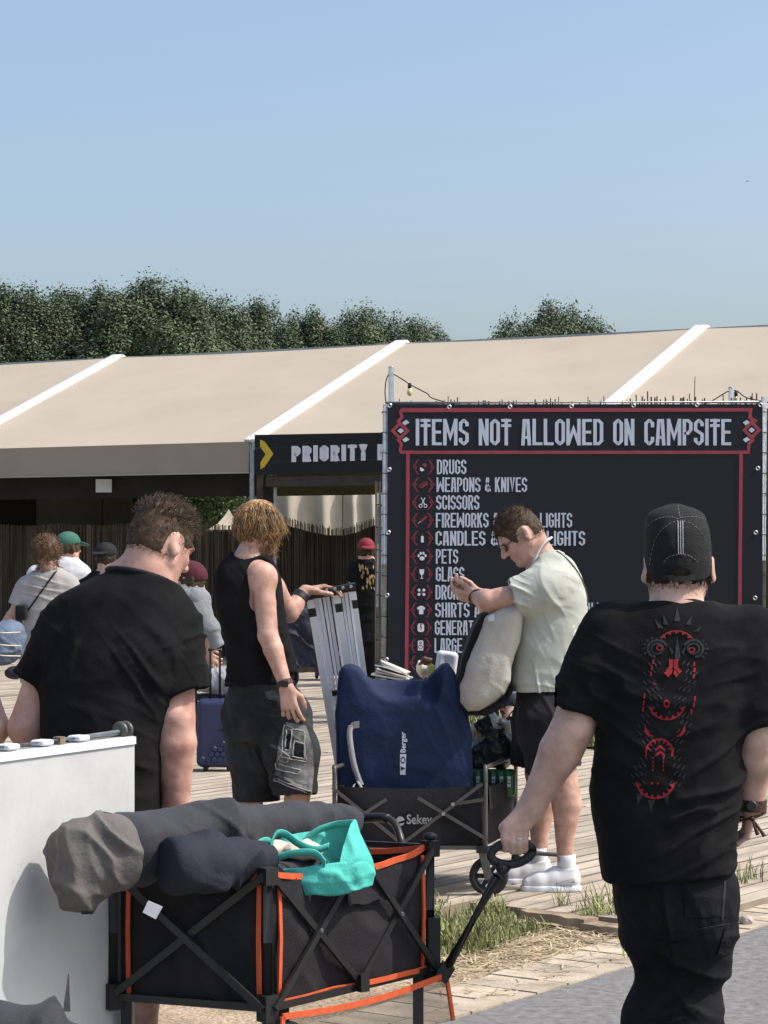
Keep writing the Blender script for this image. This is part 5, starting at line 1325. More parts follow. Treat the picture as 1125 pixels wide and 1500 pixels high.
# ================= blond person in a black vest, hand on the folded frame =================
def blond():
    s = 330.0; Z = F/s
    J = lambda px, py, dy=0: W(px, py, F/(Z+dy))
    base = W(390, HY+EYE*s, s); base.z = 0
    root = thing('person', 'blond person in black vest and baggy washed shorts resting a hand on folded frame', 'person', base)
    b = S((-.84, Z-.30, -.01), (-.14, Z+.36, 1.82), .005)
    hc = J(381, 776, .03); A = hframe((.62, .78, -.10)); Ph = head(b, hc, A, 1.0)
    b.chain([Ph(-.03, 0, -.05), J(362, 822, .0), J(358, 845, -.01)], [.055, .058, .075], .03)
    rows = torso_rows(s, Z, [(818, 340, 385, 0, .05), (832, 322, 402, 0, .08), (860, 318, 408, 0, .105), (900, 328, 414, 0, .112), (950, 336, 420, .005, .11), (990, 340, 424, .01, .10), (1040, 342, 424, .01, .11), (1070, 350, 420, .01, .10)])
    b.loft(rows, .03, yaw=R(0))
    shr, elr, wrr = J(384, 846, -.075), J(393, 930, -.135), J(419, 1006, -.185)
    arm(b, shr, elr, wrr, (.053, .045, .030)); b.ell(J(382, 846, -.07), (.060, .056, .060), None, .04)
    hand(b, wrr, (.16, .0, -1), (.25, 1, 0), (1, -.2, 0), ((.25, .45, .4), (.3, .5, .4), (.35, .5, .4), (.4, .6, .4)), 1.0, .12)
    shl, ell_, wll = J(398, 862, .12), J(424, 897, .20), J(447, 866, .27)
    arm(b, shl, ell_, wll, (.052, .044, .030))
    hand(b, wll, (1, .25, .22), (0, -.1, -1), (.2, -1, 0), ((.45, .5, .35), (.4, .5, .4), (.45, .55, .4), (.5, .6, .4)), 1.0, .1)
    for hp, kn, ak, dy in (((362, 1060), (368, 1165), (362, 1300), .06), ((415, 1060), (436, 1160), (432, 1300), -.06)):
        an = J(*ak, dy); an.z = .075; leg(b, J(*hp, dy), J(*kn, dy), an, an+Vector((.09, .13, -.05)), (.088, .058, .038))
    V, Q = b.mesh(1); mk('body', V, Q, 'skin', root, smooth=True)
    # vest
    t = S((-.82, Z-.22, .86), (-.28, Z+.24, 1.56), .005)
    tr = torso_rows(s, Z, [(806, 340, 378, 0, .05), (814, 330, 396, 0, .072), (826, 318, 404, 0, .098), (850, 312, 412, 0, .118), (880, 314, 416, 0, .124), (920, 324, 422, .004, .124), (955, 332, 428, .006, .124), (985, 332, 436, .008, .136), (1010, 328, 440, .01, .146)])
    zh = EYE-(1000-HY)/s
    t.loft(tr, .02, n=2.25, zbot=zh, slope=.10)
    # armholes and neck
    t.chain([J(386, 836, -.10), J(384, 880, -.10)], [.066, .060], .012, op='s'); t.chain([J(400, 800, -.16), J(388, 840, -.12)], [.06, .07], .012, op='s')
    t.chain([J(415, 850, .10), J(420, 890, .12)], [.06, .05], .012, op='s')
    t.chain([Ph(-.03, 0, -.05), J(361, 820, .0), J(358, 828, -.01)], [.062, .071, .067], .012, op='s')
    cloth(t, 'vest', 'black_tee', root, [(J(345, 960, -.1), .13, (.2, 0, 1), .035, .006), (J(400, 975, -.1), .12, (-.2, 0, 1), .035, .006), (J(340, 880, -.1), .12, (.8, 0, .4), .05, .004)], 21, .003)
    # shorts
    p = S((-.84, Z-.30, .40), (-.20, Z+.32, 1.02), .005)
    p.loft(torso_rows(s, Z, [(984, 340, 426, .01, .112), (1000, 336, 430, .01, .122), (1030, 330, 446, .01, .148), (1060, 332, 452, .01, .15), (1085, 338, 452, .01, .13)]), .02, n=2.3)
    for a, k_, e, r0, r1 in ((J(366, 1050, .05), J(372, 1110, .07), J(377, 1183, .08), .112, .102), (J(418, 1050, -.04), J(428, 1100, -.08), J(431, 1164, -.09), .118, .098)):
        p.cone(a, k_, r0, r0*.98, .04); p.cone(k_, e, r0*.98, r1, .03, cutb=True); p.cone(k_.lerp(e, .6), e+(e-k_)*.15, r1-.014, r1-.008, .006, op='s')
    sh = cloth(p, 'shorts', 'washed_denim', root, [(J(360, 1090, -.1), .2, (.9, 0, .5), .07, .010), (J(430, 1110, -.12), .15, (.5, 0, .9), .045, .010), (J(380, 1020, -.12), .12, (.2, 0, 1), .035, .006), (J(345, 1140, -.1), .14, (1, 0, .2), .06, .008)], 31, .005)
    bt = bvh_of(sh)
    g = G(); decal(g, [(419, 1058), (448, 1062), (458, 1092), (460, 1128), (457, 1160), (430, 1152), (402, 1140), (404, 1118), (410, 1080)], bt, s, .003, 5); g.mk('bleached_panel', 'grey_denim', root)
    g = G()
    for (pts) in ([(416, 1062), (446, 1072), (448, 1116), (412, 1108)], [(420, 1068), (428, 1070), (424, 1100), (417, 1098)], [(431, 1085), (446, 1090), (446, 1112), (428, 1108)], [(404, 1118), (440, 1128), (436, 1134), (404, 1126)], [(414, 1100), (424, 1108), (420, 1118), (408, 1112)], [(402, 1140), (456, 1160), (455, 1164), (402, 1144)]):
        for i in range(len(pts)):
            a, c = pts[i], pts[(i+1) % len(pts)]; o = []
            for k in range(9):
                x, y = a[0]+(c[0]-a[0])*k/8+rnd.gauss(0, .5), a[1]+(c[1]-a[1])*k/8+rnd.gauss(0, .5)
                d = (W(x, y, s)-Vector((0, 0, EYE))).normalized(); q = bt.ray_cast(Vector((0, 0, EYE)), d)
                if q[0]: o.append(q[0]-d*.005)
            if len(o) > 2: g.tube(o, .0028, 5)
    g.mk('frayed_seams', 'strap_grey', root, smooth=True)
    g = G(); decal(g, [(420, 1070), (427, 1072), (423, 1098), (418, 1096)], bt, s, .0045, 5); decal(g, [(431, 1088), (445, 1092), (445, 1110), (429, 1106)], bt, s, .0045, 5); g.mk('dark_patch', 'black_denim', root)
    # belt bag edge and loose strap at the waist
    G().tube(smoothpath([J(424, 985, -.11), J(434, 984, -.09), J(434, 998, -.09), J(430, 1003, -.1)], 4), .009, 8).mk('belt_loop', 'black_tee', root, smooth=True)
    # shoes
    for ak, dy in ((362, .03), (432, -.03)):
        c = J(ak, 1310, dy); c.z = 0; q = S(tuple(np.array(c)-.18), tuple(np.array(c)+np.array((.24, .3, .2))), .006)
        q.chain([c+Vector((-.03, -.04, .045)), c+Vector((.05, .06, .045)), c+Vector((.11, .15, .035))], [.043, .046, .034], .03); q.cutz(.002, False); V, Q = q.mesh(1); mk('shoe', V, Q, 'plastic_black', root, smooth=True)
    # hair: layered locks falling from the crown
    def th(f, l, u):
        line = -.036+.7*np.maximum(f-.02, 0)+1.2*np.maximum(f-.07, 0)
        return np.where(f < .105, np.clip((u-line)*.16, -.008, .007), -.008)+.006*np.clip((u-.05)/.06, 0, 1)
    ho, HV, HN = hair_shell(b, 'hair', 'hair_blond', root, b.d, hc, A, th, 5, .002, freq=40, stretch=(1.6, 1.6, .5))
    fw, lf, up = [Vector(A.col[i]) for i in range(3)]; crown = hc+up*.11-fw*.03
    def st(p, n, r):
        q = p-crown; d = q-n*q.dot(n); d = nrm(d+Vector((r.gauss(0, .012), r.gauss(0, .012), -.03))); L = r.uniform(.03, .075)*(1.0 if r.random() < .8 else 1.35)
        L *= .45+.55*min(1, max(0, (q.dot(up)+.14)/.10))
        n2 = nrm(n+Vector((r.gauss(0, .15), r.gauss(0, .15), 0))); lift = r.uniform(.001, .007); cl_ = np.array([tuple(p*26)]); swing = Vector((float(vnoise(cl_)[0])*.022+r.gauss(0, .004), float(vnoise(cl_+9)[0])*.022+r.gauss(0, .004), float(vnoise(cl_+5)[0])*.014)); d = nrm(d+Vector((float(vnoise(cl_*.6+3)[0]), float(vnoise(cl_*.6+7)[0]), 0))*.55)
        return [p-n*.001, p+d*L*.3+n2*lift, p+d*L*.6+n2*lift*1.3+swing*.4+Vector((0, 0, -.004)), p+d*L*.85+n2*lift*.9+swing*.8+Vector((0, 0, -.009)), p+d*L+n2*lift*.3+swing+Vector((0, 0, -.013))]
    strands('hair_strands', 'hair_blond', root, HV, HN, 5200, st, 6, w=.0021)
    ringband('watch', 'leather', root, J(416, 998, -.178), J(418.5, 1005, -.184), .0335, .004); G().box(J(417, 1002, -.218), (.03, .008, .026)).mk('watch_face', 'cart_metal', root)
    ringband('wristband', 'plastic_black', root, J(438, 878, .24), J(443, 871, .255), .034, .004)
blond()

# ================= man with glasses looking at a phone =================
def phone_man():
    s = 325.0; Z = F/s
    J = lambda px, py, dy=0: W(px, py, F/(Z+dy))
    base = W(812, HY+EYE*s, s); base.z = 0
    root = thing('person', 'man in pale sage tee and black shorts bending over a phone by the sign', 'person', base)
    b = S((.30, Z-.40, -.01), (.98, Z+.44, 1.76), .005)
    hc = J(761, 785, .0); A = hframe((-.76, -.14, -.62), (-.6, 0, .8)); Ph = head(b, hc, A, 1.0, ear=1.0, nose=1.03)
    b.chain([Ph(-.045, 0, -.03), J(795, 822, .02), J(803, 845, .02)], [.058, .064, .085], .03)
    rows = torso_rows(s, Z, [(822, 782, 818, .02, .09), (840, 772, 838, .02, .15), (870, 765, 850, .02, .17), (930, 758, 848, .02, .16), (1000, 760, 838, .02, .16), (1050, 768, 832, .02, .15), (1080, 775, 826, .02, .12)])
    b.loft(rows, .04)
    # near arm raised in front, far arm beside it
    sh, el, wr = J(800, 868, -.15), J(716, 880, -.13), J(699, 876, .04)
    arm(b, sh, el, wr, (.060, .050, .033)); 
    hand(b, wr, (-.80, .45, .12), (.35, .5, .75), (.1, -.4, .9), ((.35, .7, .5), (.4, .8, .5), (.45, .9, .6), (.5, .9, .6)), 1.0, .10)
    sh2, el2, wr2 = J(795, 868, .19), J(722, 905, .27), J(706, 872, .16)
    arm(b, sh2, el2, wr2, (.058, .048, .032))
    hand(b, wr2, (-.85, -.25, .12), (.3, -.5, .8), (.2, .4, .9), ((.5, .7, .4),)*4, 1.0, .1)
    for hp, kn, ak, dy in (((800, 1075), (824, 1132), (829, 1258), -.10), ((796, 1075), (790, 1132), (790, 1240), .14)):
        an = J(*ak, dy); an.z = .085; toe = an+Vector((-.15, -.02, -.06)); leg(b, J(*hp, dy), J(*kn, dy), an, toe, (.086, .066, .036))
    V, Q = b.mesh(1); V = V+vnormals(V, Q)*(.0012*fbm(V*25, 2)*(V[:, 2] < 1.4))[:, None]; V0, N0 = V, vnormals(V, Q); mk('body', V, Q, 'skin', root, smooth=True)
    # tee
    t = S((.36, Z-.32, .82), (.99, Z+.36, 1.52), .005)
    tr = torso_rows(s, Z, [(806, 796, 812, .02, .07), (812, 786, 828, .02, .11), (824, 776, 842, .02, .16), (845, 766, 853, .02, .195), (880, 758, 861, .02, .205), (915, 752, 861, .02, .20), (950, 748, 856, .02, .20), (985, 747, 848, .02, .198), (1010, 748, 842, .02, .196), (1030, 748, 842, .02, .196)])
    zh = EYE-(1012-HY)/s
    t.loft(tr, .02, n=2.3, zbot=zh)
    e0, e1 = J(796, 862, -.15), J(752, 874, -.145)
    t.cone(e0, e1, .094, .086, .06, cutb=True); t.cone(J(765, 870, -.147), J(745, 876, -.143), .066, .079, .006, op='s')
    e0, e1 = J(796, 862, .19), J(752, 882, .22); t.cone(e0, e1, .09, .08, .06, cutb=True)
    t.loft(tr, .004, 's', n=2.3, grow=-.012, zbot=-1, ztop=zh+.04)
    t.chain([Ph(-.045, 0, -.03), J(795, 818, .02), J(801, 828, .02)], [.064, .073, .073], .01, op='s')
    tee = cloth(t, 'tshirt', 'sage_tee', root, [(J(775, 880, -.2), .12, (.5, 0, 1), .04, .009), (J(830, 900, -.15), .2, (.9, 0, .4), .07, .004), (J(770, 960, -.18), .16, (.2, 0, 1), .05, .005), (J(800, 1000, -.18), .1, (1, 0, .2), .04, .005), (J(815, 850, -.15), .1, (.3, 0, 1), .05, .006)], 41, .003)
    bv = bvh_of(tee)
    def on(pts, off):
        o = []
        for x, y in pts:
            d = (W(x, y, s)-Vector((0, 0, EYE))).normalized(); q = bv.ray_cast(Vector((0, 0, EYE)), d)
            if q[0]: o.append(q[0]-d*off)
        return o
    g = G()
    for k in range(46):
        x, y = rnd.gauss(843, 6), rnd.gauss(948, 13)
        if y < 918 or x > 855: continue
        a = rnd.uniform(-1, 1); L = rnd.uniform(3, 8); decal(g, [(x-1, y), (x+1, y+.8), (x+L*.6+1, y-L*a-1), (x+L*.6-.5, y-L*a-1.5)], bv, s, .002, 4)
    g.mk('shirt_print', 'print_white', root)
    # collar, towel-like pale band and cross body strap
    ring = []
    for a in np.linspace(0, 2*math.pi, 40)[:-1]:
        o = J(800, 820, .02)+Vector((.078*math.cos(a), .078*math.sin(a), .2)); h = bv.ray_cast(o, Vector((0, 0, -1)))
        if h[0] and h[0].z > 1.2: ring.append(h[0])
    if len(ring) > 20: G().tube(ring, .006, 8, closed=True).mk('collar', 'sage_tee', root, smooth=True)
    G().strap(smoothpath([J(782, 822, -.085), J(788, 809, -.083), J(796, 797, -.076), J(803, 791, -.05), J(806, 790, .0)], 5), .030, (.55, -.2, .6), .006).mk('neck_band', 'white_cloth', root, smooth=True)
    st = on(lin_([(802, 801), (822, 812), (840, 830), (853, 852), (859, 872), (860, 888)], 6), .003)
    if len(st) > 3: G().strap(st, .011, (.8, -.2, .4), .003).mk('crossbody_strap', 'curtain_grey', root)
    # shorts
    p = S((.40, Z-.34, .48), (.98, Z+.38, .98), .006)
    p.loft(torso_rows(s, Z, [(990, 760, 838, .02, .17), (1020, 757, 838, .02, .18), (1060, 757, 838, .02, .185), (1090, 760, 838, .02, .17)]), .02)
    for a, e, r in ((J(800, 1060, -.09), J(812, 1128, -.10), .135), (J(790, 1060, .11), J(785, 1122, .13), .13)): p.cone(a, e, r*.98, r*.9, .04, cutb=True); p.cone(a.lerp(e, .7), e+(e-a)*.1, r*.80, r*.84, .006, op='s')
    cloth(p, 'shorts', 'black_rib', root, [(J(790, 1080, -.2), .18, (.9, 0, .4), .06, .007)], 7, .004)
    # hair
    def th(f, l, u):
        line = -.045+.42*np.maximum(f+.02, 0)+2.4*np.maximum(f-.045, 0)
        ear = np.exp(-((f+.010)**2+(u+.004)**2)/.00055)*.03*(np.abs(l) > .05)
        return np.where(f < .09, np.clip((u-line)*.10, -.008, .0028)+.008*np.clip((u-.04)/.05, 0, 1)-ear, -.008)
    ho, HV, HN = hair_shell(b, 'hair', 'hair_brown', root, b.d, hc, A, th, 8, .0007, freq=110)
    fw, lf, up = [Vector(A.col[i]) for i in range(3)]
    def st2(p_, n, r):
        u = (p_-hc).dot(up); L = r.uniform(.004, .008)+(.010 if u > .06 else 0); d = nrm(n*(.6 if u > .05 else .2)+fw*r.gauss(.3, .3)-up*.6*(u < .04)+lf*r.gauss(0, .25)); return [p_-n*.001, p_+d*L*.6, p_+d*L]
    strands('hair_strands', 'strand_dark', root, HV, HN, 4200, st2, 9, w=.0011)
    fade(root, 'strand_dark', V0, N0, hc, A, lambda f, l: -.045+.42*np.maximum(f+.02, 0), 600, 1.0, w=.0007)
    # glasses: lenses and the near temple
    gl = G(); 
    for d in (-1, 1):
        c = Ph(.098, d*.033, .002); gl.tube([c+A @ Vector((-.004*abs(math.cos(a)), .025*math.cos(a), .018*math.sin(a))) for a in np.linspace(0, 6.28, 20)[:-1]], .0022, 6, closed=True)
        gl.tube([Ph(.094, d*.058, .006), Ph(.06, d*.080, .008), Ph(-.012, d*.086, .012)], .0030, 6)
    gl.tube([Ph(.102, -.009, .004), Ph(.104, 0, .006), Ph(.102, .009, .004)], .002, 6)
    go = gl.mk('glasses', 'plastic_black', root, smooth=True)
    for d in (-1, 1):
        c = Ph(.0975, d*.033, .002); G().face([c+A @ Vector((-.004*abs(math.cos(a)), .024*math.cos(a), .017*math.sin(a))) for a in np.linspace(0, 6.28, 20)[:-1]]).mk('lens', 'glass_dark', root)
    # shoes and socks
    for ak, dy, a in ((829, -.10, 0), (788, .14, 0)):
        c = J(ak, 1290, dy); c.z = 0.0; q = S(tuple(np.array(c)+np.array((-.26, -.10, -.02))), tuple(np.array(c)+np.array((.12, .1, .2))), .004)
        q.chain([c+Vector((.022, 0, .05)), c+Vector((-.05, -.002, .052)), c+Vector((-.12, -.006, .042)), c+Vector((-.165, -.008, .036))], [.042, .045, .042, .033], .02)
        q.cone(c+Vector((.02, 0, .06)), c+Vector((.012, 0, .105)), .040, .043, .02, cutb=True); q.cone(c+Vector((-.02, 0, .07)), c+Vector((-.05, 0, .085)), .04, .02, .03); q.cutz(.003, False)
        V, Q = q.mesh(1); so = mk('shoe', V, Q, 'white_cloth', root, smooth=True)
        q = S(tuple(np.array(c)+np.array((-.28, -.10, -.02))), tuple(np.array(c)+np.array((.12, .1, .1))), .004)
        q.chain([c+Vector((.022, 0, .012)), c+Vector((-.05, -.002, .012)), c+Vector((-.12, -.006, .012)), c+Vector((-.168, -.008, .014))], [.048, .050, .047, .038], .02); q.cutz(.028, True); q.cutz(.002, False); V, Q = q.mesh(0); mk('sole', V, Q, 'white_plastic', so.parent, smooth=True)
        g = G()
        for k in range(6): 
            x = -.035-.017*k; z = .104-.0075*k; g.tube([c+Vector((x-.004, -.028, z-.010)), c+Vector((x, -.012, z)), c+Vector((x+.002, .012, z+.001)), c+Vector((x, .026, z-.010))], .003, 6)
        g.mk('laces', 'strap_grey', root, smooth=True)
        g = G(); g.tube([c+Vector((.03, -.043, .06)), c+Vector((-.02, -.0485, .05)), c+Vector((-.05, -.048, .035)), c+Vector((-.02, -.05, .036)), c+Vector((.035, -.046, .042))], .003, 6, closed=True); g.mk('side_stripe', 'strap_grey', root, smooth=True)
        G().lathe([(.039, 0), (.0425, .03), (.0405, .05), (.0425, .074), (.036, .076)], c+Vector((.004, 0, .088)), (-.03, 0, 1), 20).mk('sock', 'white_cloth', root, smooth=True)
    ringband('watch', 'plastic_black', root, J(699.5, 876.5, .02), J(698.5, 875.5, .045), .036, .004)
    # the phone lies across both hands
    ph = thing('phone', 'dark phone held in both hands of the man with glasses', 'phone', J(690, 866, .12))
    M3 = Matrix.Rotation(R(55), 3, 'Y') @ Matrix.Rotation(R(8), 3, 'X')
    G().box(J(688, 867, .125), (.15, .075, .009), M3).mk('case', 'phone', ph); G().box(J(688, 867, .125)+M3 @ Vector((0, 0, .0052)), (.142, .068, .001), M3).mk('screen', 'glass_dark', ph)
def lin_(P, n): return [tuple(v)[:2] for v in smoothpath([Vector((x, y, 0)) for x, y in P], n)]
phone_man()
# ------------------------------------------------------------------ small builders for luggage
def soft(name, mat, parent, b, terms=(), seed=0, base=.004, smooth=1, **k): return cloth(b, name, mat, parent, terms, seed, base, smooth, **k)
def Sbox(pts, m, h): lo, hi = bounds(pts, m); return S(lo, hi, h)
def wheel(parent, c, r, w, axis, hub='plastic_black', spokes=5):
    ax = nrm(axis); c = Vector(c)
    o = G().lathe([(r*.70, -w/2), (r*.94, -w/2), (r, -w*.3), (r, w*.3), (r*.94, w/2), (r*.70, w/2), (r*.66, 0)], c, ax, 32, close=True).mk('wheel', 'rubber', parent, smooth=True)
    g = G(); g.lathe([(r*.60, -w*.4), (r*.74, -w*.4), (r*.74, w*.4), (r*.60, w*.4)], c, ax, 32, close=True); g.lathe([(.0, -w*.55), (r*.22, -w*.55), (r*.22, w*.55), (0, w*.55)], c, ax, 20)
    x, y, _ = frame(ax)
    for k in range(spokes):
        a = 2*math.pi*k/spokes; d = x*math.cos(a)+y*math.sin(a); g.bar(c+d*r*.18, c+d*r*.8, r*.22, w*.5, ax)
    g.mk('rim', hub, parent)
    return o
def textmesh(txt, size, bold=0.0):
    cu = bpy.data.curves.new('t', 'FONT'); cu.body = txt; cu.size = size; cu.offset = bold; cu.resolution_u = 3
    o = bpy.data.objects.new('t', cu); COL.objects.link(o); bpy.context.view_layer.update()
    me = o.to_mesh(); V = [v.co.copy() for v in me.vertices]; Fc = [tuple(p.vertices) for p in me.polygons]; o.to_mesh_clear()
    bpy.data.objects.remove(o); bpy.data.curves.remove(cu); return V, Fc

# ================= the orange trimmed folding wagon in front =================
def front_wagon():
    zt, zb = .665, .315
    def at(px, s, z): 
        p = W(px, 813, s); p.z = z; return p
    A, B, C = at(392, 560, zt), at(630, 512, zt), at(166, 545, zt); D = B+(C-A)
    A0, B0, C0, D0 = [Vector((p.x, p.y, zb)) for p in (A, B, C, D)]
    mid = (A+D)/2; root = thing('folding_wagon', 'black folding wagon with orange trim, packed with bags in front of the white board', 'wagon', (mid.x, mid.y, 0))
    inw = lambda p: p+(Vector((mid.x, mid.y, p.z))-p)*.045
    def side(P, Q, P0, Q0, sag, name='fabric_side', seed=0):
        P, Q, P0, Q0 = [inw(v) for v in (P, Q, P0, Q0)]; d = (Q-P); n = Vector((d.y, -d.x, 0)).normalized(); n = n if n.dot(P-mid) > 0 else -n
        def fn(a, b_):
            e = P0.lerp(Q0, a).lerp(P.lerp(Q, a), b_); z = -sag*math.sin(math.pi*a)**.8*b_**2
            w = .014*float(fbm(np.array([[e.x*7+seed, e.y*7, e.z*5]]), 2)[0])+.012*(1-min(1, abs(float(vnoise(np.array([[a*5+b_*3+seed, b_*2.2-a*2, seed*3.3]]))[0]))*2.4))**1.5+.018*math.sin(math.pi*a)*math.sin(math.pi*b_)
            return e+n*(w*math.sin(math.pi*a)**.3)+Vector((0, 0, z))
        g = G().grid(fn, 44, 24); g.mk(name, 'cart_black', root, smooth=True)
        top = [fn(i/30, 1)+n*.002 for i in range(31)]; bot = [fn(i/30, .02)+n*.006 for i in range(31)]
        return top, bot, n
    tAB, bAB, nAB = side(A, B, A0, B0, .035, seed=1); tCA, bCA, nCA = side(C, A, C0, A0, .03, seed=4); tDB, _, nDB = side(D, B, D0, B0, .02, seed=7); tCD, _, nCD = side(C, D, C0, D0, .03, seed=9)
    G().face([inw(p)+Vector((0, 0, .01)) for p in (A0, B0, D0, C0)]).mk('fabric_floor', 'cart_black', root)
    for t_, n in ((tAB, nAB), (tCA, nCA), (tDB, nDB), (tCD, nCD)): G().strap(smoothpath(t_[::3], 3), .016, (0, 0, 1), .008).mk('orange_trim', 'orange', root, smooth=False)
    G().strap([p+nAB*.006 for p in bAB[::3]], .014, (0, 0, 1), .005).mk('orange_trim', 'orange', root)
    for P, P0, n in ((A, A0, nAB), (B, B0, nAB), (C, C0, nCA), (A, A0, nCA)):
        a = inw(P)+n*.012; b_ = inw(P0)+n*.012; q = (inw(B)-inw(A))*.045 if n is nAB and P is A else ((inw(A)-inw(B))*.03 if n is nAB else ((inw(A)-inw(C))*.07 if P is C else (inw(C)-inw(A))*.045))
        G().strap([a+q+Vector((0, 0, -.02)), (a+b_)/2+q+n*.006, b_+q], .012, (Vector((-n.y, n.x, 0))), .005).mk('orange_trim', 'orange', root)
    for P, P0 in ((A, A0), (B, B0), (C, C0), (D, D0)):
        G().tube([P0+Vector((0, 0, -.02)), P+Vector((0, 0, .01))], .0125, 12).mk('post', 'cart_metal', root, smooth=True)
        G().box(P+Vector((0, 0, -.005)), (.04, .04, .045), Matrix.Rotation(R(40), 3, 'Z')).mk('corner_joint', 'plastic_black', root)
        G().box(P0, (.042, .042, .07), Matrix.Rotation(R(40), 3, 'Z')).mk('corner_joint', 'plastic_black', root)
    G().ball(B+Vector((.0, 0, .03)), (.020, .020, .012), 14, 8).mk('post_cap', 'plastic_black', root, smooth=True)
    G().bar(B0+Vector((.012, -.006, .0)), B0+Vector((.012, -.006, .15)), .035, .04).mk('handle_bracket', 'plastic_black', root)
    # crossed bars: two pairs on the long side, one on the short side
    oA = nAB*.03; M0, Mt = A0.lerp(B0, .52)+Vector((0, 0, .015)), A.lerp(B, .52)+Vector((0, 0, .012))
    for p, q, o in ((A0, Mt, .026), (A, M0, .014), (Mt, B0, .026), (M0, B, .014)): G().bar(p+nAB*o, q+nAB*o, .018, .010, nAB).mk('cross_bar', 'cart_metal', root)
    for p in (Mt, M0): G().box(p+nAB*.022, (.030, .030, .048), Matrix.Rotation(R(40), 3, 'Z')).mk('centre_joint', 'plastic_black', root)
    for p, q, o in ((C, A0, .030), (C0, A, .016)): G().bar(p+nCA*o, q+nCA*o, .020, .010, nCA).mk('cross_bar', 'cart_metal', root)
    g = G()
    for p in (A.lerp(M0, .5), A0.lerp(Mt, .5), Mt.lerp(B0, .5), M0.lerp(B, .5), Mt, M0): g.lathe([(0, .034), (.005, .034), (.006, .030)], p, nAB, 10)
    g.mk('rivets', 'steel', root)
    for P, Q in ((C, D), (D, B)): G().bar(P, Q, .016, .016).mk('top_rail', 'cart_metal', root)
    # flap pocket on the long side
    def fl(a, b_): return inw(A0).lerp(inw(B0), .44+.26*a)+nAB*(.022+.010*b_)+Vector((0, 0, .29-.06*b_+.004*math.sin(a*11)))
    G().grid(fl, 8, 4).mk('pocket_flap', 'cart_black', root, smooth=True)
    # folded push handle arching up at the far end
    hp = smoothpath([W(500, 1203, 492), W(540, 1198, 494), W(566, 1199, 497), W(580, 1210, 500), W(588, 1235, 503), W(592, 1270, 505), W(594, 1300, 505)], 6)
    G().tube(hp, .0115, 12).mk('push_handle', 'cart_metal', root, smooth=True); G().tube(hp[2:14], .0145, 12).mk('hand_grip', 'plastic_black', root, smooth=True)
    # net pocket below the long side
    nn = nAB*.035; q0, q1 = A0.lerp(B0, .02)+nn, B0+nn*.8; a1, b1 = q0+Vector((0, 0, -.02)), q1+Vector((.02, -.005, -.012)); a2, b2 = a1+Vector((0, 0, -.13)), b1+Vector((.02, 0, -.13))
    G().grid(lambda a, b_: a2.lerp(b2, a).lerp(a1.lerp(b1, a)-Vector((0, 0, .018*math.sin(math.pi*a))), b_), 16, 6).mk('net_pocket', 'black_net', root)
    G().strap([a1.lerp(b1, k/12)+nAB*.004-Vector((0, 0, .018*math.sin(math.pi*k/12))) for k in range(13)], .016, (0, 0, 1), .006).mk('orange_trim', 'orange', root)
    G().strap([b1+nAB*.004, b2+nAB*.004], .014, (b1-a1), .006).mk('orange_trim', 'orange', root); G().strap([a1+nAB*.004, a2+nAB*.004], .014, (b1-a1), .006).mk('orange_trim', 'orange', root)
    # undercarriage
    for P in (A0, B0, C0, D0):
        c = Vector((P.x, P.y, .085))+(Vector((mid.x, mid.y, .085))-Vector((P.x, P.y, .085)))*.08; c.z = .055
        G().bar(Vector((c.x, c.y, .1)), Vector((c.x, c.y, .30)), .03).mk('fork', 'plastic_black', root); wheel(root, c, .085, .055, nAB)
    G().bar(A0, B0, .02).mk('bottom_rail', 'cart_metal', root); G().bar(C0, D0, .02).mk('bottom_rail', 'cart_metal', root); G().bar(C0, A0, .02).mk('bottom_rail', 'cart_metal', root); G().bar(D0, B0, .02).mk('bottom_rail', 'cart_metal', root)
    # pull handle: pole, stem and ring grip
    p0 = W(651, 1424, 514); p1 = W(729, 1283, 521)
    G().tube([p0, p1], .0160, 14).mk('pull_pole', 'plastic_black', root, smooth=True)
    G().box(p0, (.04, .04, .05), Matrix.Rotation(R(30), 3, 'Y')).mk('pole_joint', 'plastic_black', root)
    G().tube([p1, W(733, 1277, 521), W(739, 1267, 521)], [.017, .019, .021], 14).mk('grip_stem', 'plastic_black', root, smooth=True)
    rc = W(749.5, 1250, 521); rc.y = F/520-.004
    ringp = [rc+Vector((.0555*math.cos(a)*(1+.05*math.cos(2*a)), .004*math.sin(a), .0315*math.sin(a)+.0105*math.cos(a)*.6)) for a in np.linspace(0, 2*math.pi, 41)[:-1]]
    G().tube(ringp, .0128, 14, closed=True).mk('ring_grip', 'plastic_black', root, smooth=True)
front_wagon()
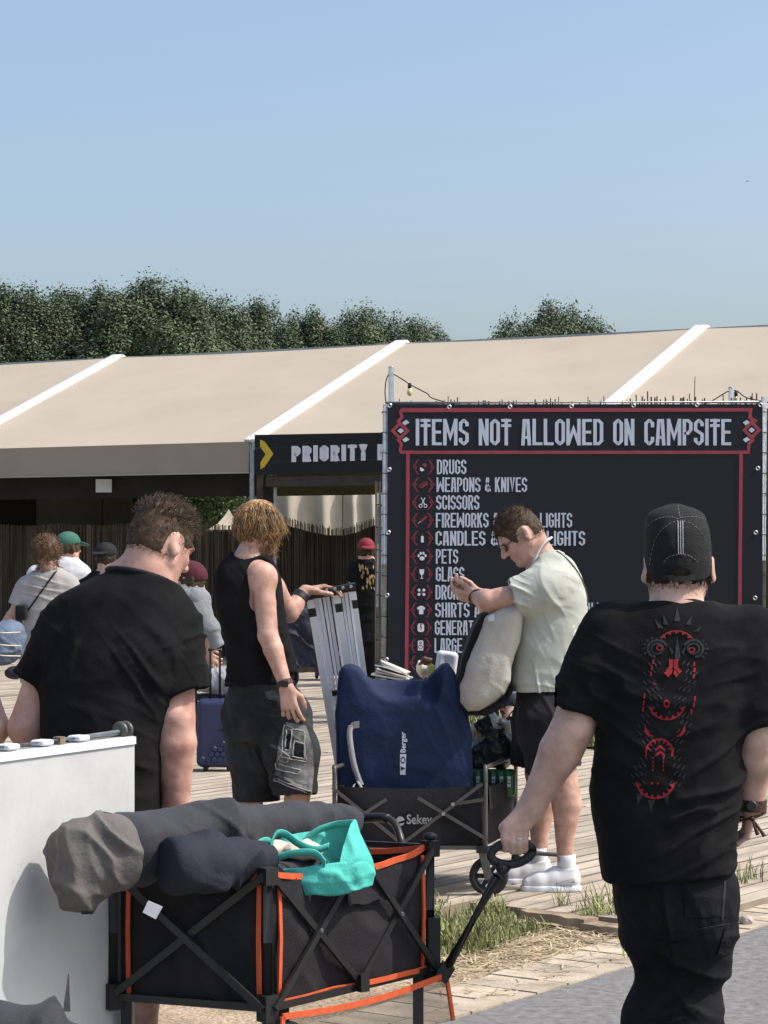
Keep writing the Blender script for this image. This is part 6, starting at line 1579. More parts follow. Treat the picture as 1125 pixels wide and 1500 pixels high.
# ---- bags in the front wagon
def rolls():
    k = [W(196, 1243, 566), W(260, 1228, 555), W(340, 1216, 540), W(430, 1204, 520), W(500, 1199, 500), W(518, 1198, 495)]
    root = thing('long_bag', 'long charcoal roll bag with a taupe end lying across the orange trimmed wagon', 'bag', k[2]-Vector((0, 0, .08)))
    b = Sbox(k, .16, .005); b.chain(k, [.098, .080, .066, .055, .040, .020], .03); b.ell(W(300, 1205, 548), (.10, .07, .05), None, .05)
    soft('tube', 'charcoal', root, b, [(k[2], .18, (.5, .3, .8), .08, .012), (k[1], .14, (.4, 0, 1), .07, .010), (k[4], .14, (.3, 0, 1), .05, .012)], 3, .004)
    e = [W(97, 1266, 580), W(120, 1260, 578), W(160, 1250, 574), W(186, 1243, 571)]
    b = Sbox(e, .17, .005); b.chain(e, [.088, .098, .090, .076], .03, side=(0, 1, 0), fl=.9); b.ell(W(114, 1298, 579), (.050, .07, .055), None, .04); b.ell(W(172, 1262, 572), (.03, .06, .04), None, .05)
    d = nrm(e[1]-e[3]); A_ = frame(d)
    # the flat sewn end faces left
    X = b.ax[0][:, None, None]; Y = b.ax[1][None, :, None]; Zz = b.ax[2][None, None, :]; pl = ((X-e[0].x)*d.x+(Y-e[0].y)*d.y+(Zz-e[0].z)*d.z-.022).astype(np.float32)
    hh = np.maximum(.02-np.abs(b.d-pl), 0)/.02; b.d = np.maximum(b.d, pl)+hh*hh*.02*.25
    pl2 = (-((X-e[3].x)*d.x+(Y-e[3].y)*d.y+(Zz-e[3].z)*d.z)-.0).astype(np.float32); b.d = np.maximum(b.d, pl2)
    soft('end_sleeve', 'taupe', root, b, [(W(150, 1228, 575)+Vector((0, -.06, 0)), .12, (.7, 0, .7), .06, .020), (W(100, 1290, 583), .12, (1, 0, .3), .08, .016)], 8, .005)
    G().box(W(157, 1196, 572), (.030, .03, .018), Matrix.Rotation(R(12), 3, 'Y')).mk('buckle', 'plastic_black', root); G().box(W(128, 1335, 580), (.028, .02, .012)).mk('strap_end', 'plastic_black', root)
    k = [W(262, 1267, 574), W(300, 1262, 566), W(345, 1260, 556), W(385, 1258, 548)]
    root = thing('short_bag', 'dark navy roll bag with a flat round end hanging over the wagon rim', 'bag', k[1]-Vector((0, 0, .08)))
    b = Sbox(k, .14, .005); b.chain(k, [.079, .074, .060, .045], .03); d = nrm(Vector((-.86, -.5, .05)))
    X = b.ax[0][:, None, None]; Y = b.ax[1][None, :, None]; Zz = b.ax[2][None, None, :]; c = W(252, 1268, 576); pl = ((X-c.x)*d.x+(Y-c.y)*d.y+(Zz-c.z)*d.z-.014).astype(np.float32)
    hh = np.maximum(.014-np.abs(b.d-pl), 0)/.014; b.d = np.maximum(b.d, pl)+hh*hh*.014*.25
    soft('tube', 'navy_roll', root, b, [(k[1], .11, (.6, 0, .8), .08, .010), (k[2], .10, (1, 0, -.3), .06, .008)], 14, .003)
    b = Sbox([W(200, 1268, 560)], .12, .005); b.ell(W(203, 1268, 560), (.06, .07, .045), None, 0); b.ell(W(212, 1256, 562), (.035, .05, .035), None, .02)
    soft('cloth', 'navy_bag', None, b, [(W(203, 1262, 562), .08, (.7, 0, .7), .03, .012)], 2, .006, label='bright blue crumpled cloth wedged between the two roll bags', cat='cloth')
    b = Sbox([W(420, 1262, 545)], .22, .006); b.box(W(400, 1292, 540)+Vector((0, .16, -.02)), (.26, .20, .09), Matrix.Rotation(R(50), 3, 'Z'), .05); soft('packed_bag', 'charcoal', None, b, (), 1, .01, label='dark bag filling the bottom of the orange trimmed wagon', cat='bag')
    t_ = [W(222, 1312, 575), W(243, 1321, 575), W(233, 1339, 575), W(214, 1329, 575)]
    t_ = [p-Vector((0, .085, 0)) for p in t_]; G().prism(t_, (0, .002, 0)).mk('paper_tag', 'paper', label='small white tag under the navy roll bag end', cat='tag')
rolls()
def teal():
    s = 540; P = lambda x, y: (lambda v: (v.x, v.z))(W(x, y, s)); Z = F/s+.03
    root = thing('tote_bag', 'turquoise tote bag with cream cloth inside on the wagon rim', 'bag', (W(455, 1292, s).x, Z, W(455, 1292, s).z))
    def sheet(rows_, seed, amp, nu=34, nv=14):
        # rows_: polylines (px, py, dy) from bottom to top, lofted into one folded sheet
        cur = [smoothpath([W(x, y, s)+Vector((0, dy, 0)) for x, y, dy in r_], 8) for r_ in rows_]
        def at_(c_, a): k = a*(len(c_)-1); i0 = min(int(k), len(c_)-2); return c_[i0].lerp(c_[i0+1], k-i0)
        g = G()
        def fn(a, b_):
            k = b_*(len(cur)-1); i0 = min(int(k), len(cur)-2); p = at_(cur[i0], a).lerp(at_(cur[i0+1], a), k-i0)
            q = np.array([[p.x*16+seed, p.y*9, p.z*16]]); n = float(vnoise(q)[0]); r2 = float((1-min(1, abs(float(vnoise(np.array([[p.x*24+p.z*14+seed, p.z*9-p.x*5, 2.2+seed]]))[0]))*2.4))**1.6)
            return p+Vector((0, -1, .45))*(amp*(n*.7+r2*.9))
        g.grid(fn, nu, nv); o = g.mk('panel', 'teal', root, smooth=True); m = o.modifiers.new('thick', 'SOLIDIFY'); m.thickness = .0022; return o
    sheet([[(378, 1300, -.05), (430, 1306, -.085), (500, 1304, -.085), (546, 1294, -.04)], [(372, 1284, -.06), (430, 1286, -.10), (500, 1284, -.10), (550, 1276, -.03)], [(369, 1262, -.05), (405, 1268, -.08), (450, 1264, -.09), (500, 1258, -.08), (540, 1264, -.02)]], 1.3, .017)
    sheet([[(372, 1278, .0), (430, 1276, .03), (500, 1270, .05), (545, 1272, .0)], [(380, 1252, .06), (430, 1240, .08), (490, 1232, .08), (534, 1240, .03)], [(392, 1240, .07), (436, 1226, .09), (478, 1217, .09), (519, 1204, .05)]], 4.1, .016)
    sheet([[(500, 1300, -.08), (530, 1298, -.05), (551, 1284, .02)], [(497, 1262, -.085), (528, 1255, -.05), (546, 1262, .02)], [(503, 1236, -.06), (517, 1222, -.02), (528, 1224, .03)], [(514, 1208, .0), (519, 1203, .03), (522, 1206, .05)]], 7.7, .010, 18, 18)
    hnd = [[(376, 1262, -.09), (371, 1246, -.08), (381, 1231, -.06), (394, 1230, -.03), (402, 1242, .0)], [(402, 1262, -.09), (398, 1238, -.10), (406, 1217, -.09), (420, 1217, -.08), (438, 1230, -.08), (462, 1240, -.07), (482, 1236, -.05)],
           [(440, 1240, .05), (460, 1222, .05), (490, 1212, .06), (516, 1208, .03)], [(402, 1252, -.10), (430, 1243, -.105), (462, 1243, -.10), (478, 1258, -.105)]]
    for h in hnd: G().strap(smoothpath([W(x, y, s)+Vector((0, dy, 0)) for x, y, dy in h], 6), .024, (.15, -.45, .75), .003).mk('handle', 'teal', root, smooth=True)
    c = W(415, 1246, s)+Vector((0, .03, .0)); b = Sbox([c], .14, .005); b.ell(c+Vector((-.03, .0, .0)), (.05, .055, .026), None, 0); b.ell(c+Vector((.05, -.02, .0)), (.06, .05, .022), None, .01)
    soft('cloth', 'cream', None, b, [(c, .12, (.8, 0, .6), .03, .010)], 4, .006, label='cream cloth bundled inside the turquoise tote bag', cat='cloth')
    c = W(545, 1258, 506); g = G()
    for k in range(4): g.tube(smoothpath([c+Vector((-.02+.012*k, 0, -.03)), c+Vector((-.016+.012*k, -.01, .005)), c+Vector((-.004+.010*k, .0, .022))], 4), [.008+.002*math.sin(i/8*3.14) for i in range(9)], 8)
    g.mk('bananas', 'yellow', label='small yellow bunch beside the dark hat in the wagon', cat='fruit', smooth=True)
    hc = W(566, 1278, 503); b = Sbox([hc], .15, .004); b.ell(hc, (.062, .075, .072), None, 0); b.ell(hc+Vector((.012, -.03, -.012)), (.052, .07, .062), None, .004, 's'); b.ell(hc+Vector((-.05, -.04, -.02)), (.05, .03, .05), None, .004, 's')
    soft('hat', 'cap_black', None, b, [(hc, .1, (1, 0, .5), .02, .002)], 4, .002, label='dark hat standing on edge inside the wagon near its far handle', cat='hat')
teal()

# ================= the scuffed white board =================
def board():
    zt = 1.005; p1 = W(197, 813, 535); p0 = W(0, 813, 586); d = (p1-p0); p0 = p0-d*.5; p0.z = p1.z = 0; d = nrm(p1-p0); n = Vector((-d.y, d.x, 0)); n = n if n.y > 0 else -n
    root = thing('hinged_board', 'large scuffed white board with a hinge rod along its top edge', 'board', ((p0+p1)/2).to_tuple()[:2]+(0,))
    def q(a, z, o=0): return p0.lerp(p1, a)+Vector((0, 0, z))+n*o
    g = G().prism([q(0, .05), q(1, .05), q(1, zt-.004), q(.996, zt), q(0, zt)], n*.045); g.mk('panel', 'panel_white', root)
    G().bar(q(0, zt-.012, -.003), q(.999, zt-.012, -.003), .006, .02).mk('edge_strip', 'white_plastic', root)
    G().tube([q(.1, zt+.012, .02), q(.965, zt+.012, .02)], .008, 10).mk('hinge_rod', 'galv', root, smooth=True)
    for a in (.40, .56, .74): 
        b = Sbox([q(a, zt+.012, .02)], .05, .004); b.box(q(a, zt+.010, .02), (.026, .022, .008), Matrix((d, n, (0, 0, 1))).transposed(), .004); V, Q = b.mesh(1); mk('hinge_clip', V, Q, 'white_plastic', root, smooth=True)
    G().bar(q(.63, zt+.010, .02), q(.655, zt+.010, .02), .024, .02).mk('rod_joint', 'timber', root)
    for a in (.955, .985): G().lathe([(0, -.006), (.022, -.006), (.026, 0), (.022, .006), (0, .006)], q(a, zt+.016, .02), d, 22).mk('roller', 'cart_metal_grey', root, smooth=True)
    for a in (.05, .95): G().bar(q(a, 0, .02), q(a, .052, .02), .04, .04).mk('foot', 'white_plastic', root)
board()
def corner_bag():
    c = W(50, 1524, 615); b = Sbox([c], .28, .006); b.ell(c+Vector((-.06, 0, -.035)), (.17, .10, .085), None, 0); b.ell(W(118, 1522, 610)+Vector((0, 0, -.05)), (.05, .09, .07), None, .04)
    root = thing('bag', 'dark crumpled bag at the bottom left corner below the white board', 'bag', c-Vector((0, 0, .12)))
    soft('bag_body', 'charcoal', root, b, [(c, .2, (.7, 0, .7), .07, .03)], 6, .004)
    G().prism([W(92, 1482, 612), W(103, 1482, 612), W(101, 1427, 612), W(99.5, 1427, 612)], (0, .004, 0)).mk('strap_end', 'taupe', root)
corner_bag()

# ================= the second wagon, its load =================
def back_wagon():
    s1, s0 = 333.0, 315.0; zt, zb = .485, .215
    def at(px, s, z): p = W(px, 813, s); p.z = z; return p
    A, B = at(707, s1, zt), at(494, s1, zt); C, D = at(752, s0, zt), at(549, s0, zt); A0, B0, C0, D0 = [Vector((p.x, p.y, zb)) for p in (A, B, C, D)]
    root = thing('folding_wagon', 'black folding wagon with grey frame carrying a blue bag and folded metal frame', 'wagon', ((A.x+D.x)/2, (A.y+D.y)/2, 0))
    n = Vector((0, -1, 0)); e = nrm(C-A)
    def side(P, Q, P0, Q0, nn, seed):
        def fn(a, b_): 
            v = P0.lerp(Q0, a).lerp(P.lerp(Q, a), b_); return v+nn*(.010*float(fbm(np.array([[v.x*8+seed, v.y*8, v.z*6]]), 2)[0])+.012*math.sin(math.pi*a)*math.sin(math.pi*b_))-Vector((0, 0, .012*math.sin(math.pi*a)*b_))
        G().grid(fn, 26, 10).mk('fabric_side', 'cart_black', root, smooth=True)
    side(B, A, B0, A0, n, 1); side(A, C, A0, C0, Vector((1, -.1, 0)), 3); side(D, C, D0, C0, -n, 5); side(B, D, B0, D0, Vector((-1, 0, 0)), 7)
    G().face([p+Vector((0, 0, .008)) for p in (A0, B0, D0, C0)]).mk('fabric_floor', 'cart_black', root)
    o = n*.022
    def X(p, q): G().bar(W(*p, s1)+o, W(*q, s1)+o*1.5, .014, .008, n).mk('cross_bar', 'cart_metal_grey', root)
    X((593, 1232), (706, 1147)); X((612, 1168), (714, 1229)); X((487, 1153), (585, 1232)); X((566, 1170), (497, 1214)); X((664, 1177), (709, 1170))
    g = G()
    for p in ((529, 1192), (649, 1191), (663, 1177)): g.lathe([(0, .034), (.008, .034), (.009, .028)], W(*p, s1), n, 10)
    g.mk('rivets', 'steel', root)
    for P, P0, Q, Q0 in ((A, A0, C, C0), (B, B0, D, D0)):
        ux = Vector((.012 if P is A else -.012, 0, 0)); h = .565
        a, c = P+ux, Q+ux; pts = [Vector((a.x, a.y-.015, .14)), Vector((a.x, a.y-.015, h-.03)), Vector((a.x, a.y+.005, h-.006)), Vector((a.x+.012, a.y+.04, h)), Vector((c.x-.012, c.y-.02, h)), Vector((c.x, c.y+.005, h-.02)), Vector((c.x, c.y+.015, h-.06)), Vector((c.x, c.y+.015, .14))]
        G().tube(smoothpath(pts, 4), .0095, 10).mk('end_frame', 'cart_metal_grey', root, smooth=True)
    G().bar(B0+o, A0+o, .016).mk('bottom_rail', 'cart_metal_grey', root); G().bar(D0, C0, .016).mk('bottom_rail', 'cart_metal_grey', root)
    def flp(a, b_): return A.lerp(C, .08+.84*a)+Vector((.016+.006*b_, -.008, -.01-.10*b_))
    G().grid(flp, 8, 4).mk('end_pocket', 'cart_black', root, smooth=True)
    for c, sp in ((W(716, 1275, s1), 1), (W(776, 1264, s0), 1), (W(505, 1275, s1), 1), (W(552, 1264, s0), 1)):
        c = c.copy(); c.z = .088; wheel(root, c, .086, .045, (.10, 1, 0), 'plastic_black', 6)
        for dy in (-.034, .034): G().bar(c+Vector((.0, dy, -.01)), c+Vector((-.03, dy, .115)), .036, .008, (0, 1, 0)).mk('fork', 'cart_metal_grey', root)
        G().box(c+Vector((-.03, 0, .12)), (.05, .08, .03)).mk('fork_head', 'plastic_black', root)
    G().tube(smoothpath([A0+Vector((.02, .25, -.03)), A0+Vector((.2, .25, -.055)), A0+Vector((.42, .25, -.07))], 5), .010, 10).mk('pull_pole', 'cart_metal_grey', root, smooth=True)
    # maker's mark on the side
    V, Fc = textmesh('Sekey', .062, .0012); bb = W(592, 1206, s1)+o*.9; g = G(); w = max(v.x for v in V)
    for f in Fc: g.face([bb+Vector((v.x/w*.112+.010, 0, v.y*.95)).__add__(Vector((0, 0, 0))) for v in [V[i] for i in f]])
    gs = G()
    for i in range(len(g.V)): pass
    g.mk('side_lettering', 'strap_grey', root)
    g = G(); cc = W(586.5, 1202, s1)+o*.92; g.face([cc+Vector((.019*math.cos(a), 0, .021*math.sin(a))) for a in np.linspace(.2, 3.5, 14)]); g.face([cc+Vector((.019*math.cos(a), 0, .021*math.sin(a))) for a in np.linspace(3.75, 5.9, 10)]); g.mk('side_emblem', 'strap_grey', root)
back_wagon()
def blue_bag():
    s = 326.5; Z = F/s; P = lambda x, y: (lambda v: (v.x, v.z))(W(x, y, s))
    root = thing('chair_bag', 'dark blue zipped flat bag with grey strap standing in the grey framed wagon', 'bag', (W(592, 813, s).x, Z, .23))
    b = S((-.26, Z-.2, .24), (.44, Z+.2, 1.03), .005)
    pts = [(494, 1225), (494, 1150), (492, 1058), (494, 1015), (497, 984), (503, 975), (514, 973), (526, 977), (535, 990), (546, 996), (575, 998), (625, 996), (636, 984), (648, 973), (657, 972), (666, 984), (675, 1020), (682, 1045), (690, 1080), (692, 1150), (692, 1225)]
    b.poly([P(*p) for p in pts], Z, .075, .018, 0, bulge=.025)
    b.ell(W(582, 985, s)+Vector((0, -.13, .03)), (.155, .125, .155), None, .02, 's')
    b.ell(W(630, 1000, s)+Vector((0, -.13, .0)), (.05, .11, .11), None, .02, 's')
    o = soft('bag_body', 'navy_bag', root, b, [(W(600, 1020, s), .12, (.5, 0, .9), .09, .006), (W(510, 1030, s), .12, (.9, 0, .35), .06, .004), (W(670, 1050, s), .14, (.9, 0, .4), .06, .005), (W(590, 1090, s), .16, (.2, 0, 1), .10, .0035)], 2, .002)
    bv = bvh_of(o)
    def on(x, y, off=.003):
        d = (W(x, y, s)-Vector((0, 0, EYE))).normalized(); q = bv.ray_cast(Vector((0, 0, EYE)), d); return (q[0]-d*off) if q[0] else W(x, y, s)-Vector((0, .13, 0))
    G().strap([on(526, 1061), on(519, 1062), on(514, 1064)], .030, (0, 0, 1), .004).mk('strap_patch', 'strap_grey', root)
    pp = [on(514, 1062, .004), on(512, 1075, .010), on(514, 1095, .016), on(518, 1118, .018), on(524, 1138, .010), on(529, 1150, .006)]
    G().strap(smoothpath(pp, 6), .026, (1, 0, .12), .003).mk('strap', 'strap_grey', root, smooth=True)
    lp = [W(523, 1143, 329), W(530, 1155, 331), W(530, 1172, 332), W(524, 1181, 332), W(516, 1178, 332), W(514, 1165, 332), W(519, 1148, 331)]
    G().strap(smoothpath([p+Vector((0, -.02, 0)) for p in lp], 6), .014, (.5, .5, .3), .003).mk('strap', 'strap_grey', root, smooth=True)
    V, Fc = textmesh('Berger', 12.5, .28); w = max(v.x for v in V); g = G()
    for f in Fc: g.face([on(594.0-V[i].y*.86, 1103-V[i].x/w*31, .003) for i in f][::-1])
    g.mk('bag_lettering', 'sign_white', root)
    g = G(); decal(g, [(586, 1104.5), (595, 1104.5), (594, 1135), (586, 1135)], bv, s, .003, 4); g.mk('bag_emblem', 'sign_white', root)
    g = G(); decal(g, [(587, 1129), (594, 1125.5), (587, 1122.5)], bv, s, .0042, 3)
    for a0 in (0, 180): decal(g, arcband(590.3, 1113.5, 2.2, 3.6, a0, a0+180, 8, 1.5), bv, s, .0042, 3)
    g.mk('emblem_marks', 'navy_print', root)
blue_bag()
def gazebo():
    s = 326.0; root = thing('folded_gazebo', 'folded silver gazebo frame with black joints leaning in the grey framed wagon', 'frame', W(505, 1200, 318))
    sx = [(454, 497, 873, .032, -.05), (461.5, 503, 872, .015, .0), (467.5, 508, 871, .016, -.035), (473.5, 513, 870, .012, .01), (479.5, 519, 869, .016, -.03), (486, 525, 867, .012, .0), (493, 532, 866, .030, -.05),
          (500.5, 538, 864, .012, .0), (506, 542, 863, .015, -.03), (511.5, 546, 862, .012, .0), (517, 551, 861, .024, -.04)]
    for i, (xt, xb, yt, w, dy) in enumerate(sx):
        a = W(xt, yt, 319.5)+Vector((0, dy, 0)); b_ = W(xb+(xb-xt)*.32, 1210, 313)+Vector((0, dy*.4, 0)); b_.z = .24; w *= 1.0
        G().bar(b_, a, w, w*.9, (0, 1, 0)).mk('tube', 'alu', root)
        d = nrm(b_-a); G().bar(a-d*.022, a+d*.014, w*1.12, w*1.12, (0, 1, 0)).mk('joint', 'plastic_black', root)
        if w > .02: G().bar(a+d*.055, a+d*.095, w*1.06, w*.97, (0, 1, 0)).mk('tape_band', 'plastic_black', root)
        if i in (2, 4): 
            c = a+d*.47; G().bar(c-d*.012, c+d*.012, w*1.5, w*1.5, (0, 1, 0)).mk('joint', 'plastic_black', root)
    g = G(); a = W(450, 868, 319.5)+Vector((0, -.085, .0)); b_ = W(520, 858, 319.5)+Vector((0, -.075, .0)); g.bar(a, b_, .010, .022, (0, 0, 1)); g.mk('top_bar', 'plastic_black', root)
    g = G()
    for k in range(6):
        p = a.lerp(b_, .08+k*.168); g.lathe([(0, .014), (.006, .014), (.008, .010)], p, (0, -1, 0), 10)
    g.mk('bolts', 'steel', root)
gazebo()
def duffel():
    s = 326.0; Z = F/s; P = lambda x, y: (lambda v: (v.x, v.z))(W(x, y, s))
    root = thing('backpack', 'large cream backpack with black edges hanging before the man with glasses', 'backpack', (W(712, 813, s).x, Z, W(712, 1045, s).z))
    b = S((.30, Z-.28, .74), (.66, Z+.28, 1.36), .005)
    b.poly([P(*v) for v in ((712, 902), (735, 888), (764, 878), (764, 905), (757, 940), (748, 975), (747, 996), (738, 1012), (722, 1026), (703, 1037), (684, 1039), (675, 1026), (674, 1006), (683, 972), (697, 935))], Z-.01, .15, .05, 0, bulge=.03)
    soft('bag_body', 'bag_cream', root, b, [(W(720, 1020, s), .1, (.7, 0, .7), .04, .006), (W(755, 920, s), .08, (1, 0, .2), .03, .008), (W(700, 960, s), .14, (.6, 0, .5), .09, .005)], 7, .004)
    b = S((.28, Z-.26, .74), (.62, Z+.26, 1.34), .006)
    b.poly([P(*v) for v in ((704, 900), (716, 897), (700, 935), (684, 975), (675, 1012), (676, 1030), (690, 1042), (716, 1038), (740, 1022), (750, 1003), (752, 1008), (738, 1034), (712, 1046), (686, 1046), (671, 1032), (668, 1004), (678, 960), (692, 920))], Z+.03, .13, .01, 0)
    soft('bag_edging', 'black_rib', root, b, (), 3, .003)
    G().strap([W(750, 1040, s)+Vector((0, -.05, 0)), W(744, 1048, s)+Vector((0, -.05, 0))], .02, (0, 1, 0), .004).mk('strap_end', 'black_rib', root)
    bv = bvh_of(root.children[0]); g = G(); decal(g, [(716, 902), (724, 899), (724, 909), (715, 911)], bv, s, .003, 4); g.mk('care_tag', 'white_cloth', root)
    c = W(722, 1084, 316); b = Sbox([c], .22, .006); b.ell(c, (.105, .13, .115), None, 0); b.ell(c+Vector((.045, -.03, -.03)), (.07, .09, .09), None, .04); b.box(c+Vector((-.02, 0, -.07)), (.09, .12, .05), None, .03, .04)
    soft('bin_bag', 'binbag', None, b, [(c, .2, (.6, 0, .8), .06, .024), (c+Vector((.05, -.1, 0)), .14, (-.6, 0, .8), .05, .018)], 12, .005, label='shiny dark grey bin bag squeezed under the cream backpack', cat='bin bag')
    for i in range(5):
        c0 = W(699+11.4*i, 1158, 321); cn = thing('drink_can', 'green drink can with pale vertical lettering in the row below the bin bag', 'can', (c0.x, c0.y, .40), 'green cans in the wagon')
        z0 = .40; G().lathe([(0, 0), (.026, 0), (.0165*2, .008), (.0165*2, .108), (.027, .120), (.025, .122), (.023, .118), (0, .118)], (c0.x, c0.y, z0), (0, 0, 1), 20).mk('can_body', 'can_green', cn, smooth=True)
        g = G()
        for k, ch in enumerate('KSN'):
            lettering(g, ch, 0, 1, 0, 1, lambda px, py, o, k=k: Vector((c0.x-.006+.016*(1-py), c0.y-.0334-o*.3, z0+.045+.017*k+.014*px)), t=.22, off=.001)
        g.mk('can_lettering', 'sign_white', cn)
    # odds and ends on top of the load
    c = W(654, 972, 313); b = Sbox([c], .14, .004); b.box(c, (.050, .04, .058), Matrix.Rotation(R(8), 3, 'Y'), .02, 0); b.ell(c+Vector((0, -.05, .01)), (.03, .015, .035), None, .01, 's'); V, Q = b.mesh(1); mk('container', V, Q, 'white_plastic', smooth=True, label='translucent white plastic container on top of the blue bag load', cat='container')
    c = W(577, 985, 312); root = thing('paper_stack', 'stack of white papers and a clear bag lying behind the blue bag', 'papers', c-Vector((0, 0, .04)))
    for k in range(6):
        M3 = Matrix.Rotation(R(rnd.uniform(-10, 16)), 3, 'Z') @ Matrix.Rotation(R(10+k*3), 3, 'Y'); G().box(c+Vector((rnd.uniform(-.03, .03), rnd.uniform(-.02, .02), -.02+.010*k)), (.17-.012*k, .16, .006), M3).mk('sheet', 'paper' if k % 2 else 'cream', root)
    c = W(622, 980, 312); b = Sbox([c], .13, .004); b.ell(c, (.045, .05, .045), None, 0); b.ell(c+Vector((0, -.02, .03)), (.026, .03, .035), None, .006, 's')
    soft('cloth_pouch', 'cream', None, b, [(c, .08, (1, 0, .3), .02, .010)], 3, .005, label='cream cloth pouch holding snack packets behind the blue bag', cat='pouch')
    for (dx, dz, m, lab) in ((.004, .034, 'brown_pack', 'brown snack packet sticking out of the cream pouch'), (.022, .006, 'lime', 'lime green packet beside the brown snack packet')):
        b = Sbox([c+Vector((dx, -.03, dz))], .07, .004); b.box(c+Vector((dx, -.035, dz)), (.024, .010, .022), Matrix.Rotation(R(20), 3, 'Y'), .008, 0); soft('snack_packet', m, None, b, [(c, .1, (1, 0, .5), .014, .004)], 2, .002, label=lab, cat='packet')
duffel()

# ================= luggage and people further back =================
def simple(label, s, px, head_at, fwd, rows, mat, sleeves, arms, legs, trousers, skin='skin', hair=None, cap=None, hs=1.0, tilt=(0, 0, 1), h=.008, group=None, hem=None, neck=None):
    Z = F/s; J = lambda x, y, dy=0: W(x, y, F/(Z+dy))
    base = W(px, 813, s); base.z = 0; root = thing('person', label, 'person', base, group)
    allp = [J(r[1], r[0]) for r in rows]+[J(r[2], r[0]) for r in rows]+[J(*p) for a in arms for p in a]+[J(*head_at)+Vector((0, 0, .16))]+[J(*p) for l in legs for p in l]
    lo, hi = bounds(allp, .12); lo[1] = min(lo[1], Z-.32); hi[1] = max(hi[1], Z+.32); lo[2] = -.02
    b = S(lo, hi, h); A = hframe(fwd, tilt); hc = J(*head_at); Ph = head(b, hc, A, hs)
    nk = neck or ((rows[0][1]+rows[0][2])/2, rows[0][0]+8, 0); b.chain([Ph(-.03, 0, -.04), J(*nk)], [.056, .068], .03)
    tr = torso_rows(s, Z, rows); b.loft([(r[0], r[1], r[2], r[3]*.86, r[4]*.86) for r in tr], .04)
    for a in arms: arm(b, *[J(*p) for p in a], r=(.052, .044, .030)); hand(b, J(*a[2]), J(*a[2])-J(*a[1]), (0, 1, 0) if abs((J(*a[2])-J(*a[1])).normalized().y) < .8 else (0, 0, 1), (1, 0, .1), ((.4, .6, .5),)*4)
    for l in legs:
        an = J(*l[2]); leg(b, J(*l[0]), J(*l[1]), an, an+Vector((.03, .15, -.05)))
    V, Q = b.mesh(1); mk('body', V, Q, skin, root, smooth=True)
    t = S(lo, hi, h*.85); zb = EYE-((hem or rows[-1][0])-HY)/s; t.loft(tr, .02, zbot=zb)
    for a, e, r0, r1 in sleeves: t.cone(J(*a), J(*e), r0, r1, .05, cutb=True)
    to = cloth(t, 'top', mat, root, [(J((r[1]+r[2])/2, r[0], -.1), .18, (.3, 0, 1), .06, .006) for r in rows[2::2]], int(px) % 17, .005)
    p = S(lo, hi, h); zt = zb+.08
    p.loft([(zt, tr[-1][1], tr[-1][2], tr[-1][3]*.93, tr[-1][4]*.93), (zt-.3, tr[-1][1], tr[-1][2], tr[-1][3]*.93, tr[-1][4]*.93)], .02)
    for l in legs:
        hp, kn, an = J(*l[0]), J(*l[1]), J(*l[2]); p.cone(hp, kn, .10, .085, .03); p.cone(kn, an, .085, .07, .02)
    cloth(p, 'trousers', trousers, root, (), 3, .005)
    for l in legs:
        c = J(*l[2]); q = Sbox([c], .26, .008); q.chain([c+Vector((0, -.04, -.03)), c+Vector((.01, .06, -.03)), c+Vector((.03, .15, -.04))], [.045, .046, .034], .03); q.cutz(.002, False); V, Q = q.mesh(1)
        if len(V): mk('shoe', V, Q, 'plastic_black', root, smooth=True)
    fw, lf, up = [Vector(A.col[i]) for i in range(3)]
    if hair:
        m, thick, n, L, w = hair
        def th(f, l, u): line = -.055+.5*np.maximum(f, 0); return np.where(f < .095, np.clip((u-line)*.2, -.01, thick), -.01)
        ho, HV, HN = hair_shell(b, 'hair', m, root, b.d, hc, A, th, 3, .003, freq=50, s=hs)
        if n: strands('hair_strands', m, root, HV, HN, n, lambda p_, nn, r: [p_, p_+nn*L*.5+Vector((r.gauss(0, L*.3), 0, 0)), p_+nn*L*r.uniform(.5, 1)+Vector((r.gauss(0, L*.5), r.gauss(0, L*.5), r.gauss(-.3, .4)*L))], 5, w=w)
    if cap:
        m, kind = cap
        c = Sbox([hc], .24, .006)
        c.ell(Ph(-.010, 0, .045), (.112*hs, .090*hs, .092*hs), A, 0); cut = Ph(0, 0, .028 if kind != 'beanie' else .0)
        X = c.ax[0][:, None, None]; Y = c.ax[1][None, :, None]; Zz = c.ax[2][None, None, :]; nrm_ = nrm(up+fw*(-.18 if kind != 'beanie' else -.5)); c.d = np.maximum(c.d, (-((X-cut.x)*nrm_.x+(Y-cut.y)*nrm_.y+(Zz-cut.z)*nrm_.z)).astype(np.float32))
        V, Q = c.mesh(1); mk('cap' if kind != 'beanie' else 'beanie', V, Q, m, root, smooth=True)
        if kind in ('cap', 'backwards'):
            d = 1 if kind == 'cap' else -1; v = Sbox([hc], .30, .006); v.ell(Ph(d*.125, 0, .040), (.075, .075, .010), A @ Matrix.Rotation(d*R(14), 3, 'Y'), 0); V, Q = v.mesh(1); mk('visor', V, Q, m, root, smooth=True)
    return root, J, to, b
